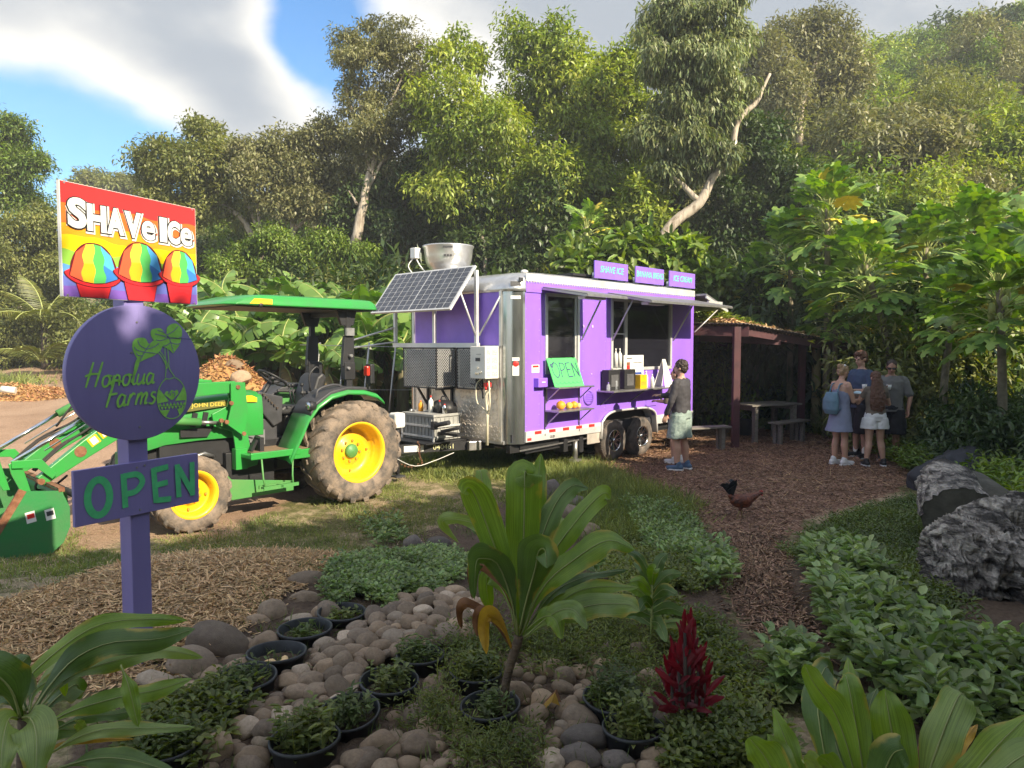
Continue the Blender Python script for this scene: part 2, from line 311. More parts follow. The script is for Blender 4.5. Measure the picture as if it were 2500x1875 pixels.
def make_ground():
    a = np.linspace(-1, 1, 420); X = 3.6 * np.sinh(a * 3.6) * 1.0 + 0; X = np.sign(a) * (np.abs(a) * 6 + (np.abs(a) ** 4) * 104)
    b = np.linspace(0, 1, 520); Y = -30 * np.clip(.06 - b, 0, 1) / .06 + 1 + b * 13 + b ** 5 * 116
    x, y = np.meshgrid(X, Y); z = gz(x, y) + chips_h(x, y)
    r = np.random.default_rng(5); z += r.normal(0, .006, z.shape) * (y < 16)
    v = np.stack([x, y, z], -1).reshape(-1, 3); n, k = x.shape
    i = (np.arange(n - 1)[:, None] * k + np.arange(k - 1)[None]).ravel(); f = np.stack([i, i + 1, i + k + 1, i + k], -1)
    me = np_mesh('ground', v, f, [], True); xs, ys = v[:, 0], v[:, 1]
    for key, s in (('dirt', .25), ('mulch', .16), ('chips', .12), ('bed', .12)):
        w = soft(Zp[key], xs, ys, s)
        if key == 'bed': w = np.maximum(w, np.maximum(soft(Zp['bed2'], xs, ys, .1), soft(Zp['bed3'], xs, ys, .1)))
        if key == 'mulch': w = np.maximum(w, soft(Zp['under'], xs, ys, .3))
        at_ = me.attributes.new(key, 'FLOAT', 'POINT'); at_.data.foreach_set('value', w.astype(np.float32))
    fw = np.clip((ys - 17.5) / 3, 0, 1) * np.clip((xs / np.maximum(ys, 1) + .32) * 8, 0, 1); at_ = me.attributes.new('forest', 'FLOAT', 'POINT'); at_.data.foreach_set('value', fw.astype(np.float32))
    m = bpy.data.materials.new('ground_mix'); m.use_nodes = True; t = m.node_tree; B = t.nodes['Principled BSDF']; B.inputs['Roughness'].default_value = .95; B.inputs['Specular IOR Level'].default_value = .15
    geo = N(t, 'ShaderNodeNewGeometry')
    def noi(s, d=6, st=(1, 1, 1), off=0):
        mp = N(t, 'ShaderNodeMapping'); t.links.new(geo.outputs['Position'], mp.inputs[0]); mp.inputs[3].default_value = st; mp.inputs[1].default_value = (off, off, off)
        q = N(t, 'ShaderNodeTexNoise'); t.links.new(mp.outputs[0], q.inputs[0]); q.inputs['Scale'].default_value = s; q.inputs['Detail'].default_value = d; q.inputs['Roughness'].default_value = .65; return q.outputs[0]
    def ramp(x, *st):
        r_ = N(t, 'ShaderNodeValToRGB'); t.links.new(x, r_.inputs[0]); e = r_.color_ramp.elements
        while len(e) < len(st): e.new(.5)
        for i_, (p, c) in enumerate(st): e[i_].position = p; e[i_].color = (*c, 1)
        return r_.outputs[0]
    big = noi(.55, 5); med = noi(3.2, 6, off=4); fine = noi(34, 5); vf = noi(95, 3)
    v = N(t, 'ShaderNodeTexVoronoi'); t.links.new(geo.outputs['Position'], v.inputs['Vector']); v.inputs['Scale'].default_value = 46; v.inputs['Randomness'].default_value = 1
    f2 = mth(t, 'ADD', mth(t, 'MULTIPLY', fine, .6), mth(t, 'MULTIPLY', med, .4))
    grass = ramp(f2, (.36, (.10, .075, .045)), (.47, (.15, .145, .055)), (.6, (.22, .23, .08)))
    straw = ramp(f2, (.35, (.22, .16, .10)), (.62, (.52, .40, .26)))
    g0 = N(t, 'ShaderNodeMixRGB'); t.links.new(sstep(t, mth(t, 'ADD', med, mth(t, 'MULTIPLY', big, .5)), .66, .86), g0.inputs[0]); t.links.new(grass, g0.inputs[1]); t.links.new(straw, g0.inputs[2])
    dirt = ramp(mth(t, 'ADD', mth(t, 'MULTIPLY', fine, .45), mth(t, 'MULTIPLY', big, .55)), (.3, (.25, .155, .10)), (.5, (.42, .28, .19)), (.68, (.54, .38, .27)))
    vc = N(t, 'ShaderNodeSeparateColor'); t.links.new(v.outputs['Color'], vc.inputs[0])
    mul = ramp(vc.outputs[0], (0, (.08, .042, .028)), (.45, (.24, .135, .085)), (.8, (.34, .20, .13)), (1, (.50, .34, .23)))
    chp = ramp(vc.outputs[1], (0, (.30, .18, .09)), (.5, (.58, .38, .20)), (1, (.78, .57, .34)))
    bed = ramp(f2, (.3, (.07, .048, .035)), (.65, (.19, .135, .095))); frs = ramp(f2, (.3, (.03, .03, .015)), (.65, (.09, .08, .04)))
    last = g0.outputs[0]
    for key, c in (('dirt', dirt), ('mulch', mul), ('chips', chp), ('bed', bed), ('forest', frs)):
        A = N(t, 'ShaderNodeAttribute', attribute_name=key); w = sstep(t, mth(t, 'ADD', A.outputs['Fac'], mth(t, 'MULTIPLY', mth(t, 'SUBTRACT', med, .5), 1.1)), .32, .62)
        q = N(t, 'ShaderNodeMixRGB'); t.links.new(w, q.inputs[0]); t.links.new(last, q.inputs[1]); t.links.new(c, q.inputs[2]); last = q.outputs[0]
    t.links.new(last, B.inputs['Base Color'])
    bp = N(t, 'ShaderNodeBump'); bp.inputs['Strength'].default_value = .8; bp.inputs['Distance'].default_value = .03
    t.links.new(mth(t, 'ADD', mth(t, 'ADD', fine, mth(t, 'MULTIPLY', vf, .5)), mth(t, 'MULTIPLY', vc.outputs[2], .35)), bp.inputs['Height']); t.links.new(bp.outputs[0], B.inputs['Normal'])
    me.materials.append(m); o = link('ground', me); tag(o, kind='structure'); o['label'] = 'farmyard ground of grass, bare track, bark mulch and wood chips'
make_ground()

# ------------------------------------------------------------ leaves (numpy)
def leaves(base, dirs, up, L, W, fold=.25, curl=.15, quads=2):
    base = np.asarray(base, float); n = len(base); d = dirs / np.linalg.norm(dirs, axis=1, keepdims=True)
    s = np.cross(d, up); s /= np.linalg.norm(s, axis=1, keepdims=True) + 1e-9; nn = np.cross(s, d)
    L = np.broadcast_to(L, (n,))[:, None]; W = np.broadcast_to(W, (n,))[:, None] * .5
    if quads == 1:
        tip = base + d * L - nn * L * curl; mid = base + d * L * .45 + nn * L * .04
        v = np.stack([base, mid + s * W, tip, mid - s * W], 1); f = np.array([[0, 1, 2, 3]])
    else:
        tip = base + d * L - nn * L * curl; up_ = nn * W * fold * 2
        l1 = base + d * L * .28 + s * W * .9 + up_; l2 = base + d * L * .68 + s * W * .85 + up_ - nn * L * curl * .4
        r1 = base + d * L * .28 - s * W * .9 + up_; r2 = base + d * L * .68 - s * W * .85 + up_ - nn * L * curl * .4
        v = np.stack([base, l1, l2, tip, r2, r1], 1); f = np.array([[0, 3, 2, 1], [0, 5, 4, 3]])
    k = v.shape[1]; F = (f[None] + (np.arange(n) * k)[:, None, None]).reshape(-1, 4); return v.reshape(-1, 3), F
def cat_vf(parts):
    V = []; Fs = []; b = 0
    for v, f in parts: V.append(v); Fs.append(f + b); b += len(v)
    return np.concatenate(V), np.concatenate(Fs)
def unit(r, n):
    v = r.normal(size=(n, 3)); return v / np.linalg.norm(v, axis=1, keepdims=True)
def crown(lobes, n, ll=.17, lw=.06, seed=1, droop=.35, cr=.28, per=14, out=.6, quads=1, inner=.22, up=.0):
    r = np.random.default_rng(seed); lobes = np.array(lobes, float); A = (lobes[:, 3] * lobes[:, 5] + lobes[:, 3] * lobes[:, 4]); p = A / A.sum()
    nc = max(1, n // per); idx = r.choice(len(lobes), nc, p=p); u = unit(r, nc); lo = lobes[idx]
    rad = np.where(r.random(nc) < inner, r.uniform(.25, .8, nc), r.normal(.95, .10, nc))[:, None]
    c = lo[:, :3] + u * lo[:, 3:6] * rad; cc = cr * r.uniform(.6, 1.35, nc)
    b = np.repeat(c, per, 0) + unit(r, nc * per) * np.repeat(cc, per)[:, None] * r.random((nc * per, 1)) ** .5 * np.array([1, 1, .75])
    d = unit(r, nc * per) * .8 + np.repeat(u, per, 0) * out; d[:, 2] += up - droop
    upv = unit(r, nc * per) * .6 + np.array([0, 0, 1.]) + np.repeat(u, per, 0) * .5
    return leaves(b, d, upv, ll * r.uniform(.6, 1.25, nc * per), lw * r.uniform(.7, 1.2, nc * per), quads=quads)
LM = dict(
 yellowgreen=leafmat('leaf_yellowgreen', (.34, .40, .07), (.19, .26, .045), island=.5), green=leafmat('leaf_green', (.22, .30, .06), (.11, .17, .035), island=.5),
 olive=leafmat('leaf_olive', (.26, .28, .09), (.14, .16, .05), trans=.3), greyolive=leafmat('leaf_greyolive', (.26, .30, .13), (.145, .175, .07), trans=.25, rough=.35, hue=.03),
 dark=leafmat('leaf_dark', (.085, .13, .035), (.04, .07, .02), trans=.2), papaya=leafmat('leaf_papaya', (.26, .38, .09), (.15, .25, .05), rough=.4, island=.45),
 banana=leafmat('leaf_banana', (.19, .30, .07), (.11, .20, .04), rough=.32, island=.25), dry=leafmat('leaf_dry', (.30, .22, .10), (.16, .11, .05), trans=.15),
 weed=leafmat('leaf_weed', (.23, .26, .08), (.13, .16, .045), island=.4, rough=.5, scale=2.), broad=leafmat('leaf_broad', (.33, .42, .18), (.18, .24, .09), island=.5, rough=.38, scale=2.),
 fine=leafmat('leaf_fine', (.16, .20, .06), (.09, .125, .04), island=.4), grass=leafmat('grass_blades', (.27, .30, .09), (.14, .18, .05), island=.45, scale=1.2, rough=.6),
 straw=leafmat('straw', (.56, .44, .28), (.36, .26, .15), island=.3, trans=.1, rough=.8), palm=leafmat('leaf_palm', (.20, .21, .05), (.12, .14, .03)),
 brownleaf=leafmat('leaf_brownish', (.27, .27, .12), (.15, .155, .065), trans=.25))
def sprout(L, r, n=4, f=.40):        # smaller boughs standing out of every lobe break up the outline
    out = []
    for q in L:
        out.append((*q[:3], q[3] * .82, q[4] * .82, q[5] * .82))
        for i in range(n):
            u = Vector((r.gauss(0, 1), r.gauss(0, 1), abs(r.gauss(0, 1)) * .8 - .1)).normalized(); k = r.uniform(.75, 1.15); s = f * r.uniform(.6, 1.2)
            out.append((q[0] + u.x * q[3] * k, q[1] + u.y * q[4] * k, q[2] + u.z * q[5] * k, q[3] * s, q[4] * s, q[5] * s * 1.1))
    return out
def tree(name, label, Y, px, lobes, mt, trunks=(), n=26000, gy=None, group=None, cat='tree', dense=1.0, bark='bark_pale', squash=.8, jit=.35, **kw):
    # px: where the trunk meets the ground; lobes (px, py, radius in px); trunks: lists of (px, py, width px)
    c0 = at(px, 900, gy or Y); base = Vector((c0.x, gy or Y, g1(c0.x, gy or Y))); t = thing(name, label, cat, base, 0, group); r = random.Random(name + label)
    L = []
    for q in lobes:
        dy = r.uniform(-jit, jit) * q[2] * Y / FPX * 2; p = at(q[0], q[1], Y + dy) - base; rr = q[2] * Y / FPX
        L.append((p.x, p.y, p.z, rr, rr * (q[3] if len(q) > 3 else 1.0), rr * squash * (q[4] if len(q) > 4 else 1.0)))
    L = sprout(L, r); v, f = crown(L, int(n), seed=r.randrange(9999), **kw); link('crown', np_mesh('crown', v, f, LM[mt]), t)
    for i, tr in enumerate(trunks):
        pts = [at(a, b, Y) - base for a, b, w in tr]; k = max(6, 3 * len(pts)); sp = spline(pts, k); ws = np.interp(np.linspace(0, 1, k), np.linspace(0, 1, len(tr)), [w * Y / FPX / 2 for a, b, w in tr])
        sp = [p + Vector((r.uniform(-1, 1), r.uniform(-1, 1), 0)) * ws[j] * .25 for j, p in enumerate(sp)]
        MB().tube(sp, list(ws), 10).build('trunk' if i == 0 else 'branch', M[bark], t)
    return t
def auto_trunk(t, h, r0, n=3, lean=.1, bark='bark_dark', seed=0, spread=.5):
    r = random.Random(seed); m = MB(); m.tube(spline([(0, 0, -.3), (r.uniform(-1, 1) * lean * h * .5, 0, h * .4), (r.uniform(-1, 1) * lean * h, r.uniform(-1, 1) * lean * h, h * .85)], 8), [r0 * (1 - .07 * i) for i in range(8)], 9).build('trunk', M[bark], t)
    for i in range(n):
        a = r.uniform(0, 6.28); m = MB(); m.tube(spline([(0, 0, h * .4), (math.cos(a) * spread * h * .25, math.sin(a) * spread * h * .25, h * .65), (math.cos(a) * spread * h * .45, math.sin(a) * spread * h * .45, h * .9)], 6), [r0 * .5, r0 * .42, r0 * .34, r0 * .26, r0 * .18, r0 * .1], 7).build('branch', M[bark], t)

# big trees behind the trailer
tree('tree', 'tall bright yellow-green tree with three pointed tops rising behind the trailer roof', 24, 1240,
     [(1130, 150, 62), (1100, 240, 80), (1180, 320, 105), (1270, 110, 58), (1290, 200, 85), (1375, 120, 62), (1380, 220, 85), (1330, 330, 115), (1440, 330, 75), (1220, 430, 110), (1090, 360, 75), (1360, 440, 90), (1120, 480, 85), (1250, 540, 90), (1440, 430, 70), (1255, 60, 28), (1365, 60, 25), (1120, 95, 28)],
     'yellowgreen', [[(1245, 760, 34), (1250, 560, 28), (1230, 400, 20)], [(1250, 560, 18), (1330, 430, 12), (1380, 250, 7)], [(1245, 620, 16), (1150, 480, 12), (1120, 300, 7)]], n=56000, ll=.21, lw=.075, cr=.42, per=16, droop=.5)
tree('eucalyptus_tree', 'tall grey-green tree with drooping leaves and pale trunk leaning above the small roof signs', 21, 1610,
     [(1640, 60, 68), (1740, 50, 68), (1620, 150, 60), (1700, 160, 88), (1790, 110, 52), (1650, 260, 68), (1740, 270, 72), (1600, 330, 44), (1700, 380, 68), (1780, 210, 44), (1630, 420, 40), (1760, 390, 40), (1640, 15, 36), (1725, 5, 40), (1570, 90, 20)],
     'greyolive', [[(1570, 660, 30), (1630, 560, 27), (1705, 495, 25), (1735, 440, 20), (1790, 385, 15)], [(1790, 385, 14), (1800, 300, 14), (1845, 250, 12), (1880, 180, 6)], [(1705, 490, 16), (1665, 450, 12), (1640, 430, 8)]],
     n=40000, ll=.24, lw=.055, droop=1.1, cr=.34, per=28, jit=.3)
tree('tall_tree', 'tall sparse grey-brown tree with thin white limbs against the sky', 25, 905,
     [(850, 120, 42), (930, 70, 34), (900, 150, 62), (980, 120, 55), (960, 220, 70), (880, 260, 55), (1030, 180, 42), (1010, 300, 62), (920, 330, 60), (860, 210, 28), (1045, 120, 22), (970, 400, 60), (890, 380, 45), (840, 95, 24)],
     'brownleaf', [[(868, 600, 26), (890, 480, 20), (912, 380, 15), (900, 300, 10)], [(906, 420, 9), (850, 240, 6), (832, 110, 3)], [(905, 380, 9), (960, 240, 6), (1000, 150, 3)], [(890, 480, 9), (930, 400, 7), (955, 382, 4)], [(872, 500, 8), (855, 470, 4), (845, 465, 3)], [(880, 300, 5), (880, 180, 4), (925, 80, 2)]],
     n=30000, ll=.16, lw=.055, cr=.34, per=40, inner=.08)
tree('broad_tree', 'broad olive tree with flat layered crown and bent pale limb behind the shave ice sign', 27, 620,
     [(500, 340, 48), (400, 390, 62), (370, 430, 40), (470, 400, 72), (540, 380, 55), (440, 460, 70), (370, 480, 34), (560, 450, 60), (500, 500, 66), (590, 520, 50), (420, 520, 50), (350, 395, 22), (480, 312, 26)],
     'olive', [[(640, 640, 18), (600, 545, 14), (540, 500, 11), (515, 490, 8)], [(545, 500, 7), (530, 460, 6), (520, 420, 4)], [(648, 640, 12), (630, 560, 9), (580, 440, 6)]], n=30000, ll=.19, lw=.08, cr=.42, per=20, squash=.72)
tree('broad_tree', 'brownish olive tree with thin forked pale stems between the broad and the sparse tree', 26, 690,
     [(620, 380, 55), (690, 350, 52), (640, 450, 60), (720, 430, 66), (780, 340, 52), (760, 400, 55), (810, 330, 40), (800, 440, 50), (850, 350, 42), (690, 500, 48), (760, 500, 50), (840, 450, 40)],
     'brownleaf', [[(700, 650, 18), (715, 540, 14), (690, 460, 10), (665, 420, 6)], [(640, 650, 12), (635, 560, 9), (625, 480, 5)], [(720, 560, 9), (760, 520, 7), (790, 440, 4)]], n=30000, ll=.17, lw=.07, cr=.4, per=20, squash=.75)
tree('tree', 'grey-brown bare-limbed tree on the hill shoulder right of the drooping tree', 34, 1950,
     [(1880, 130, 60), (1960, 90, 65), (2010, 60, 42), (2030, 150, 60), (1900, 220, 80), (1990, 230, 80), (1840, 180, 45), (2060, 90, 30), (2080, 200, 45)],
     'brownleaf', [[(1950, 360, 18), (1960, 250, 13), (2000, 130, 8)], [(1960, 260, 9), (1900, 190, 6), (1870, 140, 3)], [(1975, 200, 8), (2040, 160, 5), (2065, 100, 3)]], n=26000, ll=.24, lw=.09, cr=.55, per=18)
tree('tree', 'pale-leaved tree with cream flower tips between the bright green tree and the drooping tree', 25, 1500,
     [(1480, 190, 60), (1530, 180, 55), (1470, 280, 62), (1540, 270, 60), (1500, 370, 60), (1580, 350, 50), (1440, 180, 32), (1560, 460, 70), (1480, 470, 60)], 'yellowgreen', [[(1500, 720, 24), (1510, 560, 18), (1500, 420, 10)]], n=26000, ll=.2, lw=.08, cr=.4)
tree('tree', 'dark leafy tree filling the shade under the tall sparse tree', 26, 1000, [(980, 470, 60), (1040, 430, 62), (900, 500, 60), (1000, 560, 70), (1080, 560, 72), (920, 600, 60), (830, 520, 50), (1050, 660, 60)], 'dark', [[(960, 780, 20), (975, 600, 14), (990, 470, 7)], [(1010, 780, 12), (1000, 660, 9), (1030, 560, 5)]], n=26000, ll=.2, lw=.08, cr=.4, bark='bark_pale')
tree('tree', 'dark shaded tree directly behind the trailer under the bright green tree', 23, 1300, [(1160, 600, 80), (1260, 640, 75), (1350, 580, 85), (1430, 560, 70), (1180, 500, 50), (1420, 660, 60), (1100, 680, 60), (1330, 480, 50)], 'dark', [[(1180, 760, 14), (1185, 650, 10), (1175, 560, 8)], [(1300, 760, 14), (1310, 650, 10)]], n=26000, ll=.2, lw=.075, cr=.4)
tree('tree', 'leafy yellow-green tree lit low between the two leaning trunks', 22, 1580, [(1580, 560, 50), (1560, 480, 42), (1600, 440, 34), (1540, 620, 45), (1500, 520, 34), (1620, 400, 25)], 'yellowgreen', [[(1560, 720, 12), (1570, 600, 8)]], n=13000, ll=.2, lw=.09, cr=.35)
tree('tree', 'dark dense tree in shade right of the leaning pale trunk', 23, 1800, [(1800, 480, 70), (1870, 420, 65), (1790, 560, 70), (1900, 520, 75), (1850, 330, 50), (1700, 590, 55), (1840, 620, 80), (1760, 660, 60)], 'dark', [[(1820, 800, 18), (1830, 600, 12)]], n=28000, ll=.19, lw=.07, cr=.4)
tree('tree', 'round green tree with blue sky showing through at the left edge of the photo', 28, 20,
     [(-10, 330, 55), (30, 390, 60), (70, 420, 45), (10, 470, 70), (60, 500, 40), (-60, 420, 80), (-60, 280, 40), (85, 395, 22)], 'green', [[(20, 760, 20), (20, 600, 14), (10, 450, 8)]], n=24000, ll=.2, lw=.07, cr=.4, per=20)
tree('shrub_tree', 'dense green shrubby tree at the far left behind the palm', 27, 40, [(20, 590, 85), (90, 560, 62), (140, 570, 40), (60, 680, 80), (-70, 620, 90), (130, 640, 50), (10, 730, 60), (170, 590, 30), (110, 720, 50)], 'olive', [[(50, 830, 16), (50, 650, 9)]], n=30000, ll=.17, lw=.065, cr=.35)
tree('tree', 'low hazy tree on the far ridge behind the top of the shave ice sign', 60, 260, [(200, 460, 30), (240, 440, 30), (280, 455, 34), (330, 450, 26), (370, 430, 26), (170, 480, 25)], 'olive', n=9000, ll=.4, lw=.16, cr=.6)
tree('bush', 'round yellow-green bush in front of the pale trunks behind the banana patch', 21, 640, [(620, 625, 40), (680, 590, 42), (740, 640, 40), (800, 600, 34), (560, 660, 34), (880, 620, 34), (660, 670, 40), (830, 660, 40), (520, 690, 25)], 'green', n=22000, ll=.14, lw=.05, cr=.3, cat='bush')
tree('bush', 'large-leaved dark bush behind the trailer roof below the three small signs', 17.5, 1560, [(1450, 650, 60), (1540, 620, 58), (1620, 640, 60), (1690, 670, 55), (1500, 700, 60), (1640, 720, 60), (1750, 700, 45), (1400, 690, 40)], 'green', n=9000, ll=.30, lw=.16, cr=.4, cat='bush', quads=2, droop=.15, up=.1)
tree('bush', 'vine-hung bush in deep shade behind the picnic shelter', 19.5, 1850, [(1720, 840, 75), (1800, 880, 80), (1900, 860, 85), (1980, 900, 75), (1850, 780, 70), (2050, 870, 75), (1760, 960, 60), (1930, 970, 60), (2130, 900, 60)], 'olive', n=26000, ll=.22, lw=.05, cr=.4, cat='bush', droop=.8)
tree('tree', 'pale feathery tree with lacy leaves high on the right edge of the hill', 30, 2330, [(2300, 260, 70), (2380, 280, 80), (2440, 330, 70), (2260, 330, 70), (2350, 380, 90), (2460, 420, 70), (2240, 420, 60)], 'olive', [[(2330, 620, 16), (2340, 420, 9)]], n=26000, ll=.22, lw=.05, cr=.5)

# hillside forest: five crown shapes shared by many single trees
def base_crown(seed, mt, n, ll, lw, **kw):
    r = random.Random(seed); L = [(0, 0, 4.6, 1.7, 1.7, 1.5)]
    for i in range(9):
        a = r.uniform(0, 6.28); q = r.uniform(.7, 1.7); L.append((math.cos(a) * q, math.sin(a) * q, r.uniform(2.2, 5.6), r.uniform(.8, 1.35), r.uniform(.8, 1.35), r.uniform(.7, 1.2)))
    L = sprout(L, r, 3, .45); v, f = crown(L, n, ll=ll, lw=lw, seed=seed, **kw); return np_mesh('crown', v, f, LM[mt])
HC = [base_crown(1, 'yellowgreen', 17000, .26, .10, cr=.38), base_crown(2, 'green', 17000, .24, .09, cr=.36), base_crown(3, 'olive', 17000, .25, .08, cr=.4), base_crown(4, 'dark', 15000, .27, .11, cr=.38), base_crown(5, 'brownleaf', 14000, .24, .08, cr=.42)]
TRm = MB().tube(spline([(0, 0, -1), (.1, 0, 1.5), (0, .1, 3), (.15, 0, 4.6)], 7), [.17, .15, .13, .11, .09, .07, .05], 8).mesh('trunk', M['bark_dark'])
kinds = ['yellow-green', 'mid-green', 'olive', 'dark green', 'brownish']
def hill_tree(x, y, s, k, label, group, sz=1, rot=None, sink=.3):
    t = thing('hillside_tree', label, 'tree', (x, y, g1(x, y) - sink), random.uniform(0, 6.28), group); t.scale = (s, s, s * sz)
    link('crown', HC[k], t); link('trunk', TRm, t); return t
r_ = random.Random(11); cnt = 0
for Y in [23, 27, 31, 35, 40, 45, 51, 58, 66]:
    q = -.05
    while q < .95:
        q += r_.uniform(.75, 1.15) * 3.0 / Y
        if (q < .30 and Y < 31) or (q > .9): continue
        if q < .3 and Y > 45: continue
        x = q * Y; pxx = 1250 + q * FPX; s = r_.uniform(.78, 1.15) * (1.05 if Y < 45 else 1.3); k = r_.choices([0, 1, 2, 3, 4], [6, 3.5, 2.0, 1.0, .3] if pxx > 1900 else [1, 1.5, 2, 3, 1.5])[0]
        hill_tree(x, Y + r_.uniform(-1.2, 1.2), s, k, kinds[k] + ' tree on the steep hillside', 'trees on the right-hand hillside'); cnt += 1
for Y in [32, 38, 45, 52]:
    q = -.55
    while q < .1:
        q += r_.uniform(.8, 1.2) * 3.6 / Y
        if q < -.36 and Y > 40: continue
        k = r_.choices([1, 2, 3, 4], [1, 2, 2, 2])[0]; hill_tree(q * Y, Y + r_.uniform(-1, 1), r_.uniform(.8, 1.1), k, kinds[k] + ' tree in the forest behind the clearing', 'forest trees behind the clearing'); cnt += 1
for Y, q0, q1, st in [(30, -.95, -.66, 3.0), (40, -.98, -.58, 3.4), (52, -.85, -.52, 3.8), (62, -.8, -.3, 4.0)]:
    q = q0
    while q < q1:
        q += st / Y; k = r_.choices([1, 2, 3], [2, 2, 1])[0]; hill_tree(q * Y, Y, r_.uniform(.55, .8) * (1 if Y < 45 else .8), k, kinds[k] + ' tree at the far end of the track', 'trees at the far end of the track'); cnt += 1
print('hill trees', cnt)
# undergrowth bushes at the forest edge
def base_bush(seed, mt, n, **kw):
    r = random.Random(seed); L = [(r.uniform(-1, 1), r.uniform(-.6, .6), r.uniform(.4, 1.5), r.uniform(.5, .8), r.uniform(.5, .8), r.uniform(.45, .75)) for i in range(7)]
    v, f = crown(L, n, seed=seed, **kw); return np_mesh('foliage', v, f, LM[mt])
BC = [base_bush(1, 'dark', 8000, ll=.2, lw=.06, cr=.3), base_bush(2, 'olive', 8000, ll=.16, lw=.05, cr=.3), base_bush(3, 'green', 8000, ll=.2, lw=.08, cr=.3), base_bush(4, 'dark', 9000, ll=.32, lw=.035, cr=.35, droop=.9)]
bl = ['dark shade-loving bush', 'olive twiggy bush', 'green leafy bush', 'dark vine-draped bush']
for i in range(96):
    q = r_.uniform(-.30, .85); Y = r_.uniform(17.6, 23); k = r_.choice([0, 0, 1, 2, 3, 3]) if q < .42 else r_.choice([0, 1, 2, 2, 3]); x = q * Y; s = r_.uniform(.9, 1.6)
    t = link('bush', BC[k]); t.location = (x, Y, g1(x, Y) - .15); t.rotation_euler = (0, 0, r_.uniform(0, 6.28)); t.scale = (s, s, s * r_.uniform(.9, 1.5)); tag(t, bl[k] + ' at the forest edge', 'bush', 'undergrowth bushes at the forest edge')
for i in range(34):
    q = r_.uniform(-.74, -.30); Y = r_.uniform(22, 31) if q > -.55 else r_.uniform(26, 34); k = r_.choice([0, 1, 2]); x = q * Y; s = r_.uniform(.9, 1.4)
    t = link('bush', BC[k]); t.location = (x, Y, g1(x, Y) - .1); t.rotation_euler = (0, 0, r_.uniform(0, 6.28)); t.scale = (s, s, s); tag(t, bl[k] + ' on the bank left of the banana patch', 'bush', 'bushes on the left bank')
for i in range(22):
    q = r_.uniform(.50, .88); Y = r_.uniform(13.8, 17.2); x = q * Y; k = r_.choice([1, 2, 2]); s = r_.uniform(.9, 1.3)
    t = link('bush', BC[k]); t.location = (x, Y, g1(x, Y) - .1); t.rotation_euler = (0, 0, r_.uniform(0, 6.28)); t.scale = (s, s, s * r_.uniform(1.1, 1.9)); tag(t, bl[k] + ' filling the gap under the papaya leaves', 'bush', 'bushes under the papaya trees')
for i in range(18):
    x = r_.uniform(6.6, 10.5); Y = r_.uniform(9.8, 15.5)
    if x / Y < .62: continue
    k = r_.choice([0, 2, 3]); s = r_.uniform(.5, .8); t = link('bush', BC[k]); t.location = (x, Y, g1(x, Y) - .1); t.rotation_euler = (0, 0, r_.uniform(0, 6.28)); t.scale = (s, s, s); tag(t, bl[k] + ' behind the papaya trunks at the right edge', 'bush', 'bushes at the right edge of the yard')

# trees behind and right of the camera: they throw the shade that lies over the foreground
SC = []
for sd in (1, 2):
    r = random.Random(sd + 40); L = [(r.uniform(-1.5, 1.5), r.uniform(-1.2, 1.2), z, r.uniform(.9, 1.3), r.uniform(.9, 1.3), .9) for z in (.8, 1.4, 2.2, 2.8, 3.6, 4.2, 4.4, 1.0, 3.0, 4.0)] + [(x, 0, 4.7, .75, .9, .75) for x in (-1.8, -.9, 0, .9, 1.8)]
    v, f = crown(L, 36000, ll=.27, lw=.13, seed=sd, cr=.30, inner=.4); SC.append(np_mesh('crown', v, f, LM['green']))
for i, u in enumerate(np.arange(-6, 12, 1.75)):
    v_ = 3.4 + (i % 3) * .55 + (.6 if u > 9 else 0); x = .698 * u + .716 * v_; y = .716 * u - .698 * v_; h = (2.8 if u < 6 else 2.45) + .6 * (v_ + 2.9)
    t = thing('shade_tree', 'leafy tree standing right of and behind the camera, shading the foreground', 'tree', (x, y, 0), R(45.7 + 180 * (i % 2)), 'shade trees outside the frame'); s = h / 5.55 * (1 + .03 * math.sin(i * 2.1)); t.scale = (1.12, .5, s)
    link('crown', SC[i % 2], t); auto_trunk(t, 4.4, .16, 2, seed=i)
# ------------------------------------------------------------ banana plants
def banana_leaf(seed, L=1.75, W=.32):
    r = random.Random(seed); n = 26; m = MB(); P = []
    for i in range(n + 1):
        t = i / n; P.append(Vector((0, .15 * L * t + .62 * L * t ** 1.4, .78 * L * t - .60 * L * t ** 2.2)))
    for side in (-1, 1):
        i = 4
        while i < n:
            k = min(n - i, r.choice([1, 2, 2, 3, 4])); a = P[i]; b = P[i + k]; ta = i / n; tb = (i + k) / n
            w = lambda t: W * (math.sin(math.pi * min(1, max(0, (t - .12) / .9)) ** .75) ** .6 + .06) * r.uniform(.88, 1.04)
            dr = r.uniform(.15, .85); wa, wb = w(ta), w(tb); tng = (b - a).normalized(); S = Vector((side, 0, 0)); dn = Vector((0, 0, -1))
            def e(p, q, f): return p + (S * math.cos(dr * f) + dn * math.sin(dr * f) + tng * .22) * q
            gap = .12 * (b - a).length * tng
            vs = [a, e(a, wa * .5, .5) , e(a + gap, wa, 1), e(b - gap, wb, 1), e(b, wb * .5, .5), b]
            m.add(vs, [(0, 1, 4, 5), (1, 2, 3, 4)], 0); i += k
    m.tube(P[::2], [.028 - .0018 * i for i in range(len(P[::2]))], 5, 1)
    return m.mesh('leaf', [LM['banana'], M['stalk']])
mm('stalk', (.34, .38, .12), .5, var=.2); mm('banana_stem', (.20, .20, .09), .6, c2=(.10, .075, .045), scale=4, stretch=(2, 2, .5))
BL = [banana_leaf(i) for i in range(5)]; BLD = BL[0].copy(); BLD.materials[0] = LM['dry']
